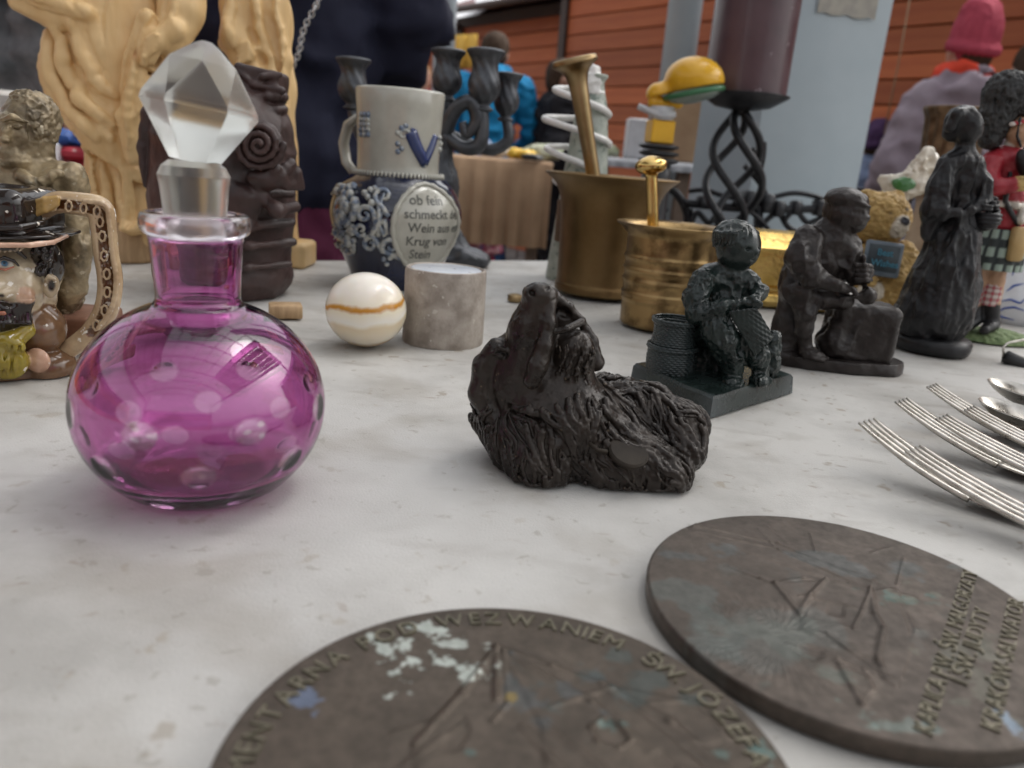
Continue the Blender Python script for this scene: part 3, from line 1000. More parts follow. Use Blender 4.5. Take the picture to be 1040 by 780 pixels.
# --- brass trough-shaped box behind the small figures
S = spot(790, 322)
S = Spot(plane(790, 322) + np.array((0, 0.06, 0)))
bx = thing('brass_box', S, 'bright embossed brass box behind the seated dark figures', 'box')
def yz(py, d): q = S(790, py, d); return (q[1], q[2])
m_ = S.s
pf = [(0, 16), (-6, 13), (-9, 8), (-7, 3), (-2, 0), (-2, -4), (-5, -8), (-6, -14), (-3, -48), (-4, -56), (2, -60), (12, -72), (22, -74), (26, -70), (26, 16)]
pts = [(d * m_, max(0.0, (14 - h + 0) * m_)) for d, h in [(a, b) for a, b in pf]]
pts = [((d) * m_, z) for (d, _), z in zip(pf, [0.0, .003, .010, .017, .022, .026, .030, .036, .068, .075, .080, .093, .096, .092, 0.0])]
x0, x1 = S(736, 322)[0], S(846, 322)[0]
nseg = 40
Vb = []; Fb = []
for i in range(nseg + 1):
    x = x0 + (x1 - x0) * i / nseg
    for (y, z) in pts: Vb.append((x, y, z))
k = len(pts)
for i in range(nseg):
    for j in range(k):
        a, b = i * k + j, i * k + (j + 1) % k
        Fb.append((a, b, b + k, a + k))
Fb += [tuple(reversed(range(k))), tuple(range(nseg * k, (nseg + 1) * k))]
m_emb = M('embossed brass', (0.50, 0.33, 0.09), (0.72, 0.50, 0.18), 0.26, metal=1, ns=40, bump=0.5, bs=90, bdist=0.002)
ob = MB().add(Vb, Fb).obj('body', m_emb, bx); sharp(ob, 28)
st = MB()
for row in range(2):
    for i in range(13):
        x = x0 + 0.006 + (x1 - x0 - 0.012) * i / 12
        y = (6 + row * 7) * m_; z = 0.0835 + row * 0.0085
        st.ball((x, y, z), 0.0032, 8, 5, (1, 0.6, 0.6))
st.obj('embossing', m_emb, bx)['kind'] = 'stuff'

# --- the two bronze plaques (medals)
def seg_d(P, a, b):
    a = np.array(a); b = np.array(b); w = b - a
    t = np.clip(((P - a) @ w) / max(w @ w, 1e-12), 0, 1)
    return np.linalg.norm(P - a - t[..., None] * w, axis=-1)
def in_poly(P, poly):
    x, y = P[..., 0], P[..., 1]; r = np.zeros(x.shape, bool); n = len(poly)
    for i in range(n):
        (x1, y1), (x2, y2) = poly[i], poly[(i + 1) % n]
        r ^= ((y1 > y) != (y2 > y)) & (x < (x2 - x1) * (y - y1) / ((y2 - y1) if abs(y2 - y1) > 1e-12 else 1e-12) + x1)
    return r
TH = 0.0072
def medal(name, lab, c, rad, lines, polys, stains, base, extra=None):
    o = thing(name, (c[0], c[1], 0), lab, 'plaque', 'bronze plaques in the foreground')
    NR, NA = 210, 800
    rr = np.concatenate([np.linspace(0.002, rad * 0.985, NR), [rad * 0.993, rad * 0.998, rad, rad * 0.999, rad * 0.993]])
    zz = np.concatenate([np.full(NR, TH), [TH - 0.0002, TH - 0.0007, TH - 0.0015, 0.0012, 0.0002]])
    a = 2 * np.pi * np.arange(NA) / NA
    X = rr[:, None] * np.cos(a); Y = rr[:, None] * np.sin(a); Z = np.repeat(zz[:, None], NA, 1)
    P = np.stack([X, Y], -1); top = np.zeros(X.shape, bool); top[:NR] = True
    def loc(p): q = plane(p[0], p[1], TH); return (q[0] - c[0], q[1] - c[1])
    H = np.zeros(X.shape)
    for pl, h in polys:
        L_ = [loc(p) for p in pl]
        H += sum(in_poly(P + np.array((ox, oy)) * 0.0007, L_).astype(float) for ox in (-1, -.33, .33, 1) for oy in (-1, -.33, .33, 1)) / 16 * h * 0.0011
    for (*ps, w, h) in lines:
        for i in range(len(ps) - 1):
            d = seg_d(P, loc(ps[i]), loc(ps[i + 1]))
            H = H + h * 0.001 * np.exp(-(d / (w * 0.0010)) ** 2) * .8
    if extra: H += extra(P, loc)
    P3 = np.stack([X, Y, X * 0], -1)
    H += fbm(P3 * 160, 3) * 0.00008 + fbm(P3 * 40, 2) * 0.00012
    Z = Z + H * top
    C = np.tile(np.array(base), X.shape + (1,)) * (1 + 0.18 * fbm(P3 * 60, 4))[..., None]
    for (pp, r_, colr, amt, sc_, th) in stains:
        q = np.array(loc(pp)); d = np.linalg.norm((P - q) / (np.array(r_) * 0.001), axis=-1)
        m = np.clip((fbm(P3 * sc_ + 3, 4) * 1.1 + (1 - d) * .9 - th) * 3.2, 0, 1) * amt * (d < 1.6)
        C = C * (1 - m[..., None]) + np.array(colr) * m[..., None]
    V = np.stack([X, Y, Z], -1).reshape(-1, 3); C = C.reshape(-1, 3)
    n_ = len(rr)
    i_ = np.arange(n_ - 1)[:, None] * NA; k_ = np.arange(NA)[None, :]; k2 = (k_ + 1) % NA
    Q = np.stack([i_ + k_, i_ + NA + k_, i_ + NA + k2, i_ + k2], -1).reshape(-1, 4)
    V = np.concatenate([V, [[0, 0, V[0, 2]], [0, 0, 0.0002]]]); C = np.concatenate([C, [base, base]])
    # centre closed by quads of pairs
    cq = np.stack([np.full(NA // 2, len(V) - 2), np.arange(0, NA, 2), np.arange(1, NA, 2), (np.arange(2, NA + 2, 2)) % NA], 1)
    bq = np.stack([np.full(NA // 2, len(V) - 1), (n_ - 1) * NA + (np.arange(2, NA + 2, 2)) % NA, (n_ - 1) * NA + np.arange(1, NA, 2), (n_ - 1) * NA + np.arange(0, NA, 2)], 1)
    d_ = link('disc', mk('disc', V, np.concatenate([Q, cq, bq]), True, C), o, None, m_medal)
    return o
m_medal = M('patinated bronze', (0, 0, 0), (0.72, 0.74, 0.74), 0.42, metal=0.55, ns=220, det=6, bump=0.25, bs=700, attr=True, rough2=0.55, bdist=0.0004, wear=None)
m_letter = M('worn bronze letters', (0.10, 0.09, 0.06), (0.21, 0.19, 0.135), 0.42, metal=0.6, ns=200, bump=0.2, bs=500, bdist=0.0003)
cL, rL = (0.0078, 0.1636), 0.0764
cR, rR = (0.1332, 0.2606), 0.0752
lnL = [((504, 657), (470, 705), (421, 756), (410, 790), 1.2, 0.7), ((504, 657), (504, 712), 0.9, 0.8), ((511, 664), (516, 716), (500, 735), 0.8, 0.5), ((504, 660), (560, 678), (611, 695), 1.4, 0.7), ((611, 695), (680, 735), (745, 790), 1.6, 0.7),
       ((520, 668), (600, 715), (690, 790), 1.2, 0.5), ((622, 700), (560, 720), 1.0, 0.4), ((530, 740), (575, 790), 1.3, 0.6), ((548, 735), (620, 790), 1.2, 0.5), ((600, 742), (612, 733), (630, 738), (640, 755), (628, 762), (606, 756), (600, 742), 0.9, 0.6),
       ((420, 757), (414, 790), 1.6, -0.8), ((450, 730), (400, 745), 1.3, 0.4), ((395, 790), (470, 735), 1.0, 0.3), ((660, 716), (700, 712), (735, 745), 1.0, 0.35)]
plL = [([(504, 657), (421, 757), (404, 830), (560, 830), (548, 735)], 0.45), ([(504, 657), (611, 695), (775, 830), (560, 830), (548, 735)], 0.85), ([(611, 695), (700, 712), (745, 752), (690, 760)], 0.4),
       ([(604, 742), (612, 733), (630, 738), (641, 756), (628, 763), (608, 757)], -0.5), ([(452, 742), (470, 728), (478, 742), (466, 764), (450, 764)], -0.4), ([(660, 770), (672, 764), (690, 778), (680, 790)], -0.4), ([(500, 668), (509, 668), (509, 716), (500, 716)], 0.4)]
white, blue, teal = (0.50, 0.53, 0.48), (0.16, 0.19, 0.27), (0.12, 0.20, 0.185)
stL = [((372, 662), (15, 8), white, 0.9, 170, 0.55), ((405, 672), (14, 11), white, 0.95, 190, 0.45), ((432, 656), (13, 7), white, 0.95, 200, 0.55), ((458, 672), (12, 9), white, 0.95, 210, 0.5), ((470, 657), (9, 4), white, 0.8, 230, 0.55),
       ((436, 640), (8, 4), white, 0.9, 230, 0.6), ((316, 711), (5, 5), blue, 0.9, 200, 0.35), ((620, 745), (9, 6), teal, 0.5, 240, 0.85), ((735, 760), (14, 6), teal, 0.45, 240, 0.85), ((778, 767), (7, 4), teal, 0.6, 240, 0.8),
       ((560, 700), (22, 12), (0.09, 0.095, 0.095), 0.7, 120, 0.5), ((640, 690), (30, 14), (0.075, 0.095, 0.09), 0.6, 90, 0.5), ((515, 712), (4, 3), (0.25, 0.18, 0.06), 0.8, 200, 0.5), ((470, 765), (3, 2), teal, 0.5, 200, 0.7)]
mL = medal('bronze_plaque', 'round bronze plaque with white corrosion spots and ring lettering, nearest the camera', cL, rL, lnL, plL, stL, (0.092, 0.071, 0.054))
lnR = [((705, 535), (790, 552), (885, 592), 0.8, 0.7), ((708, 541), (790, 559), (882, 600), 0.7, 0.6), ((700, 538), (670, 534), 0.7, 0.4), ((742, 577), (772, 588), (786, 593), 0.7, 0.7), ((786, 593), (815, 588), (838, 590), 0.9, 0.6), ((786, 593), (812, 625), 0.9, 0.8),
       ((812, 625), (822, 607), (838, 590), 1.0, 0.9), ((838, 590), (862, 594), (884, 600), 0.7, 0.6), ((884, 600), (888, 625), (897, 640), (891, 672), (896, 680), 1.1, 0.9), ((884, 600), (876, 620), (866, 640), 0.7, 0.6), ((812, 607), (868, 618), 0.6, 0.5), ((808, 628), (868, 640), 0.7, 0.6),
       ((800, 640), (840, 645), (905, 690), 0.9, 0.5), ((800, 655), (850, 668), (900, 690), 0.8, 0.5), ((850, 672), (875, 716), 0.9, 0.9), ((875, 716), (886, 700), (878, 680), 0.9, 0.7), ((838, 645), (860, 660), 0.7, 0.5), ((780, 535), (800, 552), 0.7, 0.4), ((770, 537), (786, 555), 0.6, 0.4), ((823, 542), (828, 560), 0.6, 0.5),
       ((918, 567), (911, 594), 0.6, 0.4), ((905, 556), (885, 562), 0.6, 0.4), ((910, 600), (930, 640), (915, 690), 0.6, 0.35), ((890, 595), (930, 608), 1.2, 0.5)]
plR = [([(884, 600), (910, 597), (926, 650), (912, 700), (896, 690), (891, 672), (897, 640)], 0.5), ([(705, 531), (890, 588), (884, 604), (700, 541)], 0.45), ([(815, 652), (838, 660), (830, 672), (806, 662)], -0.4), ([(850, 672), (884, 690), (876, 716)], 0.5), ([(842, 612), (858, 614), (856, 628), (840, 624)], -0.4), ([(786, 593), (838, 590), (812, 625)], 0.6), ([(838, 590), (884, 600), (897, 640), (891, 672), (812, 640), (822, 607)], 0.55)]
bc = [(735, 655), (700, 545), (775, 560), (800, 650)]
def burst(P, loc):
    H = 0
    for (p, r1) in (((790, 652), 0.040), ((735, 640), 0.026), ((712, 548), 0.016), ((895, 570), 0.016)):
        q = np.array(loc(p)); d = P - q; rr = np.linalg.norm(d, axis=-1); an = np.arctan2(d[..., 1], d[..., 0])
        w = np.clip(1 - rr / r1, 0, 1) * (rr > 0.004)
        w = w * (noise(np.stack([P[..., 0] * 90, P[..., 1] * 90, rr * 0], -1)) * 0.5 + 0.6).clip(0, 1)
        H = H + 0.00015 * w ** 0.5 * (np.sin(an * 46 + 1.5 * noise(np.stack([rr * 300, an * 4, an * 0], -1))) * 0.5 + 0.3)
    return H
grn = (0.135, 0.150, 0.128)
stR = [((760, 655), (34, 15), grn, 0.6, 90, 0.5), ((700, 600), (14, 30), (0.12, 0.135, 0.125), 0.55, 60, 0.5), ((830, 570), (60, 9), (0.11, 0.12, 0.118), 0.6, 80, 0.4), ((920, 610), (14, 6), (0.09, 0.15, 0.13), 0.7, 160, 0.5), ((900, 725), (14, 5), (0.2, 0.26, 0.23), 0.8, 160, 0.5),
       ((925, 740), (16, 4), (0.17, 0.2, 0.18), 0.7, 180, 0.55), ((968, 660), (12, 42), (0.15, 0.145, 0.115), 0.55, 150, 0.45), ((1034, 690), (8, 40), (0.15, 0.145, 0.115), 0.5, 150, 0.45), ((1036, 738), (7, 7), (0.2, 0.26, 0.33), 0.8, 160, 0.5), ((860, 640), (44, 30), (0.125, 0.13, 0.12), 0.45, 50, 0.4)]
mR = medal('bronze_plaque', 'round bronze plaque showing a chapel with its lettering at the right, behind the corroded one', cR, rR, lnR, plR, stR, (0.100, 0.079, 0.064), burst)
def join_text(parts, name, parent, mat):
    V = []; Fs = []
    for v, f in parts:
        b = len(V); V += [tuple(q) for q in v]; Fs += [tuple(i + b for i in q) for q in f]
    return link(name, mk(name, V, Fs, False), parent, None, mat)
txt = 'KAPLICA CMENTARNA POD WEZWANIEM ŚW. JÓZEFA'
def angL(px, py): q = plane(px, py, TH); return math.atan2(q[1] - cL[1], q[0] - cL[0])
idxE = txt.index('MENT') + 1
marks = [(idxE, angL(240, 760)), (txt.index('POD'), angL(368, 652)), (txt.index('WEZ'), angL(456, 629)), (txt.index('IEM') + 2, angL(620, 657)), (txt.index('ŚW'), angL(661, 671)), (txt.index('JÓZ'), angL(712, 696)), (txt.index('FA'), angL(776, 752))]
sl = (marks[2][1] - marks[0][1]) / (marks[2][0] - marks[0][0])
def adv(c):
    if c == ' ': return .45
    v, _ = text_mesh(c, 1.0); return float(v[:, 0].max() - v[:, 0].min()) + .12
wd = [adv(c) for c in txt]; uc = [sum(wd[:i]) + wd[i] / 2 for i in range(len(txt))]
mi = [uc[m[0]] for m in marks]; ma_ = [m[1] for m in marks]
sl = (ma_[3] - ma_[0]) / (mi[3] - mi[0])
parts = []
for i, ch in enumerate(txt):
    if ch == ' ': continue
    if uc[i] < mi[0]: a = ma_[0] + (uc[i] - mi[0]) * sl
    elif uc[i] > mi[-1]: a = ma_[-1] + (uc[i] - mi[-1]) * sl
    else: a = float(np.interp(uc[i], mi, ma_))
    v, f = text_mesh(ch, 0.0092, 0.00035, 0.0)
    rot = a - math.pi / 2
    ca, sa = math.cos(rot), math.sin(rot); rb = 0.0655
    w = np.stack([v[:, 0] * ca - v[:, 1] * sa + rb * math.cos(a), v[:, 0] * sa + v[:, 1] * ca + rb * math.sin(a), v[:, 2] + TH + 0.0003], 1)
    parts.append((w, f))
join_text(parts, 'lettering', mL, m_letter)
parts = []
for (s_, p0, p1, sz) in (('KAPLICA P.W. ŚW. MAŁGORZATY', (947, 748), (993, 583), 0.0078), ('I ŚW. JUDYTY', (983, 697), (1006, 622), 0.0078), ('KRAKÓW-SALWATOR', (1016, 745), (1040, 612), 0.0078)):
    A = plane(*p0, TH); B = plane(*p1, TH)
    v, f = text_mesh(s_, sz, 0.00035, 0.0)
    d = (B - A)[:2]; L = np.linalg.norm(d); d /= L
    wx = v[:, 0].max() - v[:, 0].min()
    nrm = np.array((-d[1], d[0])); mid = (A + B)[:2] / 2 - np.array(cR)
    xs_ = (v[:, 0] - (v[:, 0].max() + v[:, 0].min()) / 2) * (L / wx)
    w = np.stack([mid[0] + d[0] * xs_ + nrm[0] * (v[:, 1]), mid[1] + d[1] * xs_ + nrm[1] * (v[:, 1]), v[:, 2] + TH + 0.0003], 1)
    keep = np.hypot(w[:, 0], w[:, 1]) < 1
    parts.append((w, f))
join_text(parts, 'lettering', mR, m_letter)

# --- cutlery
m_silver = M('worn silver plate', (0.48, 0.45, 0.40), (0.66, 0.63, 0.58), 0.24, metal=1.0, ns=120, det=7, rough2=0.38, bump=0.05, bs=400, bdist=0.0003)
def fork(tip, hd, zt, lab, lift=0.0, tw=0.0):
    A = plane(tip[0], tip[1], zt + lift)
    h = np.array((math.cos(R(hd)), math.sin(R(hd)), 0.0))
    sd = np.array((-h[1], h[0], 0.0))
    o = thing('fork', (A[0], A[1], 0), lab, 'fork', 'silver forks fanned out at the right')
    TL = 0.066
    def zc(s):                                   # side curve of the fork: tips up, low at the shoulders, handle rising a little
        s = max(s, 0)
        if s < 0.085: t = s / 0.085; return lift + 0.0025 + (zt - 0.0025) * (1 - t) ** 1.7
        if s < 0.12: t = (s - 0.085) / 0.035; return lift + 0.0025 + 0.008 * (3 * t * t - 2 * t ** 3)
        t = (s - 0.12) / 0.085; return lift + 0.0105 - 0.0085 * t * t
    for k in range(4):
        w0 = (k - 1.5) * 0.0062
        V = []; n = 18
        for i in range(n + 1):
            s = TL * i / n
            hw = 0.0009 + 0.0012 * min(1, i / 8); th = 0.0008 + 0.0009 * min(1, i / 9)
            off = w0 * (0.94 + 0.06 * i / n)
            c = h * s + sd * off + np.array((0, 0, zc(s) + tw * off))
            V += [c - sd * hw * .7 + (0, 0, -th), c + sd * hw * .7 + (0, 0, -th), c + sd * hw, c + sd * hw * .7 + (0, 0, th * .8), c - sd * hw * .7 + (0, 0, th * .8), c - sd * hw]
        Fs = []
        for i in range(n):
            for j in range(6):
                a, b = i * 6 + j, i * 6 + (j + 1) % 6
                Fs.append((a, b, b + 6, a + 6))
        Fs += [(5, 4, 3, 2, 1, 0), tuple(n * 6 + j for j in range(6))]
        MB().add(V, Fs).obj('tine', m_silver, o)
    V = []; n = 44; Fs = []
    ss = np.linspace(TL - 0.0005, 0.205, n)
    for s in ss:
        if s < 0.088: hw = 0.0108 - 0.0022 * ((s - TL) / 0.022) ** 2
        elif s < 0.105: t = (s - 0.088) / 0.017; hw = 0.0086 - 0.006 * (3 * t * t - 2 * t ** 3)
        else: t = (s - 0.105) / 0.1; hw = 0.0026 + 0.0075 * t ** 1.6 - (0.006 * max(0, (t - 0.93) / 0.07) ** 2)
        th = 0.0013 + 0.0006 * math.exp(-((s - 0.11) / 0.02) ** 2)
        c = h * s + np.array((0, 0, zc(s)))
        cup = 0.0006
        V += [c - sd * hw + (0, 0, cup), c - sd * hw * .6 + (0, 0, -th), c + sd * hw * .6 + (0, 0, -th), c + sd * hw + (0, 0, cup), c + sd * hw * .6 + (0, 0, th * .8), c - sd * hw * .6 + (0, 0, th * .8)]
    for i in range(n - 1):
        for j in range(6):
            a, b = i * 6 + j, i * 6 + (j + 1) % 6
            Fs.append((a, b, b + 6, a + 6))
    Fs += [tuple(reversed(range(6))), tuple((n - 1) * 6 + j for j in range(6))]
    MB().add(V, Fs).obj('handle', m_silver, o)
    return o
fork((880, 427), -50, 0.026, 'lowest fork of the nearest pair, its tips farthest left of all the forks', 0.0)
fork((927, 455), -49, 0.020, 'fork lying on top of the nearest fork, four bright tines towards the plaques', 0.006)
fork((915, 406), -48, 0.025, 'lower fork of the middle pair, tips left of the crossing fork', 0.0)
fork((956, 423), -47, 0.020, 'upper fork of the middle pair, tines crossing over the one below', 0.007)
fork((946, 391), -46, 0.025, 'farthest of the forks, tips pointing at the seated boy figure', 0.0)
fork((984, 414), -46, 0.020, 'fork stacked on the farthest fork, beside the spoons', 0.006)
def spoon(tip, end, lab, lift):
    A = plane(tip[0], tip[1], 0.017 + lift)
    h = np.array((math.cos(R(end)), math.sin(R(end)), 0.0)); sd = np.array((-h[1], h[0], 0.0))
    o = thing('spoon', (A[0], A[1], 0), lab, 'spoon', 'silver spoons beside the forks')
    n, m = 36, 9; V = []; Fs = []
    for side in (0, 1):
        for i in range(n):
            s = 0.066 * i / (n - 1)
            u = s / 0.066
            hw = 0.0195 * math.sqrt(max(1e-4, 1 - ((u - 0.46) / (0.46 if u < 0.46 else 0.56)) ** 2)) + 0.0008
            for j in range(m):
                w = -1 + 2 * j / (m - 1)
                dep = 0.0125 * (1 - w * w) * (1 - ((u - 0.5) / 0.5) ** 2) ** 0.8 if 0 < u < 1 else 0
                z = 0.017 - dep - (0.0065 * math.sin(u * 1.3)) + lift - (0.001 if side else 0)
                V.append(h * s + sd * hw * w + np.array((0, 0, z)))
    for i in range(n - 1):
        for j in range(m - 1):
            a = i * m + j; Fs.append((a, a + m, a + m + 1, a + 1))
            a += n * m; Fs.append((a, a + 1, a + m + 1, a + m))
    for i in range(n - 1):
        for j in (0, m - 1):
            a = i * m + j; b = a + n * m
            Fs.append((a, b, b + m, a + m) if j else (a, a + m, b + m, b))
    MB().add(V, Fs).obj('bowl', m_silver, o)
    hb = MB()
    hb.tube([h * s + np.array((0, 0, z + lift)) for s, z in ((0.064, 0.0085), (0.075, 0.010), (0.09, 0.0115), (0.12, 0.010), (0.16, 0.006), (0.20, 0.003))], [0.002, 0.0022, 0.0022, 0.0032, 0.0055, 0.007], 12, flat=0.35)
    hb.obj('handle', m_silver, o)
spoon((994, 404), -34, 'nearer of two silver spoons at the right edge', 0.004)
spoon((1003, 385), -28, 'farther of two silver spoons, next to the black handles', 0.004)
m_plas = M('black plastic', (0.012, 0.012, 0.013), (0.02, 0.02, 0.02), 0.3, ns=60)
S = spot(1019, 368)
o = thing('can_opener', S, 'black-handled tool with a bent chrome wire, at the right edge above the spoons', 'opener')
MB().tube([S(1019, 361, 0), S(1021, 362, 0), S(1040, 371, -6), S(1075, 388, -14), S(1077, 389, -14)], [0.002, 0.0066, 0.007, 0.0066, 0.002], 18).obj('handle', m_plas, o)
MB().tube([S(1031, 396, 0), S(1033, 393, -8), S(1045, 397, -14), S(1080, 412, -24), S(1082, 413, -24)], [0.003, 0.008, 0.0085, 0.008, 0.002], 18).obj('handle', m_plas, o)
MB().tube([S(1019, 362, 0), S(1019, 352, 0), S(1024, 348, 2), S(1045, 344, 6), S(1075, 346, 8)], 0.0012, 8).obj('wire_bail', m_silver, o)

# ================================================================== FIGURES AND CARVINGS
def ridge(P, o=2): return (1 - np.abs(fbm(P, o))) * 2 - 1
# --- bronze dog
S = spot(595, 478)
dog = thing('bronze_dog', S, 'dark bronze shaggy dog lying with its muzzle raised, in the middle of the cloth', 'dog figurine')
m_dog = M('dark bronze', (0.016, 0.012, 0.010), (0.034, 0.026, 0.021), 0.24, metal=0.3, ns=60, det=8, bump=0.3, bs=500, bdist=0.0005, wear=(0.15, 0.11, 0.07), rough2=0.36, spec=0.42, wr_=(0.55, 0.66))
m_dog2 = M('dark bronze tag', (0.020, 0.016, 0.013), (0.036, 0.029, 0.022), 0.6, spec=0.15, ns=60, bump=0.3, bs=300, bdist=0.0005)
k = Sculpt(S, 0.85, k=10)
k.ell((576, 438, 28), (84, 62, 50), k=14)
k.ell((628, 468, -2), (66, 42, 36), k=14)
k.ell((560, 430, 0), (48, 40, 52), k=14)
k.cap([(508, 420, 24), (524, 446, 0), (545, 466, -22)], [28, 27, 29], k=8)
k.ell((549, 474, -26), (30, 26, 26), k=4)
k.cap([(612, 396, 52), (655, 418, 44), (688, 436, 24), (692, 456, 6)], [16, 27, 27, 22], k=7)
k.ell((668, 482, -18), (32, 24, 24), k=8)
k.cap([(560, 395, 18), (575, 425, 10)], [42, 50], k=16)                 # neck
k.ell((529, 386, 20), (37, 38, 38), k=10)                               # skull
k.ell((520, 366, 14), (25, 22, 29), k=10)
k.cap([(535, 370, 8), (541, 335, 0), (547, 309, -4)], [31, 23.5, 18.5], k=8)   # muzzle
k.ell((548, 299, -8), (18, 15, 12.5), k=3)                              # nose pad
k.ell((584, 358, -2), (20, 19, 22), k=6); k.cap([(581, 354, 0), (577, 386, 4)], [19, 28], k=7)   # lower jaw and chin
k.cap([(560, 300, 4), (577, 312, 10), (590, 326, 12), (601, 346, 13), (605, 368, 12)], [8, 5, 4.6, 6, 9], k=3)   # far lip
k.ell((572, 324, 16), (15, 9, 17), k=3)
k.ell((574, 322, -8), (14, 21, 8.6), rot=(0, 26, 0), k=1.5, op=-1)      # open mouth
k.cap([(558, 306, -14), (557, 328, -20), (553, 350, -25), (546, 372, -28), (541, 386, -28)], [7, 7, 8, 10, 9.5], k=4)  # near lip hanging
k.cap([(567, 342, -24), (564, 356, -29), (558, 374, -35), (553, 390, -34)], [1.6, 2.6, 3.4, 2.4], k=2, op=-1)
k.cap([(535, 330, -28), (530, 352, -30), (532, 378, -30)], [1.2, 2.0, 1.4], k=5, op=-1)
k.cap([(561, 338, -18), (575, 334, -18), (591, 327, -4)], 3.6, k=1.5)   # lower lip
k.ell((540, 298, -23), (4.6, 9, 3.6), rot=(0, 35, 0), k=1.2, op=-1)     # nostrils
k.ell((557, 293, -21), (4.2, 9, 2.8), rot=(0, -20, 0), k=1.2, op=-1)
k.cap([(530, 306, -16), (540, 311, -26), (556, 309, -26), (566, 303, -16)], 1.3, k=2, op=-1); k.cap([(548, 300, -25), (550, 312, -27)], 0.9, k=1.5, op=-1)
for i in range(34):
    x = 566 + (i * 7.7) % 36; y = 346 + (i * 5.3) % 34; d_ = -2 - 21 * math.sqrt(max(0.0, 1 - ((x - 583) / 23) ** 2))
    k.cap([(x, y, d_ - .5), (x - 1 + 2 * math.sin(i), y + 6, d_ - 1.2), (x + 2 * math.sin(i * 2), y + 12, d_ + 1)], [.8, 1.4, .6], k=1.2)
k.cap([(503, 352, 2), (492, 372, 6), (489, 400, 6), (497, 422, 0)], [9, 12, 13, 10], k=5)     # ear
k.ell((508, 360, -10), (8, 5, 4), rot=(0, -10, 0), k=3, op=-1); k.ell((508, 361, -7), (5.5, 4, 3), k=1.5); k.cap([(499, 360, -6), (507, 353, -11), (517, 357, -12)], [1.6, 2.2, 1.6], k=2)               # eyelid
for (x, y, d) in ((531, 489, -44), (545, 494, -50), (561, 492, -48)):
    k.cap([(x, y - 14, d + 8), (x + 2, y + 2, d)], [1.5, 1.6], k=4, op=-1)
k.cap([(655, 488, -40), (652, 500, -38)], 1.6, k=4, op=-1); k.cap([(674, 486, -40), (673, 500, -38)], 1.6, k=4, op=-1)
k.cap([(520, 414, -14), (548, 426, -34), (570, 446, -46), (578, 470, -52), (579, 496, -52)], [3, 4.5, 5, 5.5, 5], k=6, op=-1)
cz = S(566, 372, 10)
k.build(cut_z=0.0)
V0, N0 = k.V, vnormals(k.V, k.Q)
rs_ = np.random.RandomState(5)
cand = np.where((V0[:, 2] < S(560, 391)[2] - np.clip(S(580, 400)[0] - V0[:, 0], 0, 1) * 0.28) & (V0[:, 2] > 2 * S.s) & (N0[:, 1] < 0.55))[0]
kk = S.s
paw = S(549, 446, -20)
for li in range(420):
    i0 = cand[rs_.randint(len(cand))]
    p = V0[i0].copy(); n_ = N0[i0]; pts = []
    for st_ in range(8):
        pts.append(('L', p + n_ * kk * (2.1 - 0.28 * st_)))
        wp = 1.0 / (1 + math.exp(-(paw[0] + 34 * kk - p[0]) / (6 * kk)))
        d = (p - cz) * (1 - wp) + (p - (paw + np.array((-22 * kk, 40 * kk, 95 * kk)))) * wp; d = d / max(np.linalg.norm(d), 1e-9) + (1 - wp) * np.array((.35, -.1, -.75)); d -= n_ * np.dot(d, n_); L = np.linalg.norm(d)
        if L < 1e-6: break
        d /= L; sd_ = np.cross(n_, d)
        sw = 1.0 * float(noise((p / kk / 24)[None])[0]) + .35 * math.sin(st_ * 1.1 + li)
        d = d * math.cos(sw) + sd_ * math.sin(sw); q_ = p + d * 6.5 * kk
        i1 = int(np.argmin(((V0 - q_) ** 2).sum(1))); p = V0[i1].copy(); n_ = N0[i1]
    if len(pts) > 3:
        w_ = rs_.uniform(3.4, 4.8) if li < 110 else rs_.uniform(1.3, 2.6); n8 = len(pts)
        k.cap(pts, [w_ * (.5 + .5 * math.sin(math.pi * min(1, (a + .6) / n8)) ** .7) * (1 - .5 * a / n8) for a in range(n8)], k=1.2 if li < 110 else .7)
k.obj('body', m_dog, dog, disp=lambda P, N: 0.45 * fbm(P / 6, 3), cut_z=0.0)
tg = MB().lathe([(0.2 * S.s, 3.0 * S.s), (18 * S.s, 3 * S.s), (20 * S.s, 1.5 * S.s), (20 * S.s, -1.5 * S.s), (0.2 * S.s, -2 * S.s)], n=36).obj('name_tag', m_dog2, dog)
sharp(tg); tg.location = S(638, 459, -38); tg.rotation_euler = (R(27), R(10), 0)
MB().tube([S(598, 450, -43), S(607, 457, -44), S(617, 459, -44)], 2.2 * S.s, 8).obj('collar_cord', m_dog2, dog)

# --- seated girl with weaving and basket
S = spot(735, 398)
m_green = M('green-black resin', (0.008, 0.013, 0.012), (0.018, 0.028, 0.026), 0.2, ns=70, det=7, bump=0.35, bs=420, bdist=0.0006, wear=(0.12, 0.14, 0.15), spec=0.4, rough2=0.34)
girl = thing('seated_girl_figurine', S, 'glossy green-black figurine of a seated child weaving beside a basket', 'figurine')
A, B, C = plane(640, 388), plane(721, 425), plane(804, 399)
D_ = A + C - B
z0 = [S.B[2]]
q = [p - S.B for p in (A, B, C, D_)]
hgt = 0.0150
cen = sum(q) / 4
bs_ = MB(); Vb = []
for z, f_ in ((0, 1.0), (hgt - 0.002, 0.985), (hgt, 0.955)):
    for i in range(4):
        for t in np.linspace(0, 1, 9)[:-1]:
            p = q[i] * (1 - t) + q[(i + 1) % 4] * t
            p = cen + (p - cen) * (f_ + 0.012 * float(noise(np.array([[p[0] * 90, p[1] * 90, z * 80]]))[0]))
            Vb.append((p[0], p[1], z + 0.0007 * float(noise(np.array([[p[0] * 120, p[1] * 120, 3.]]))[0]) * (z > 0)))
nb_ = 32
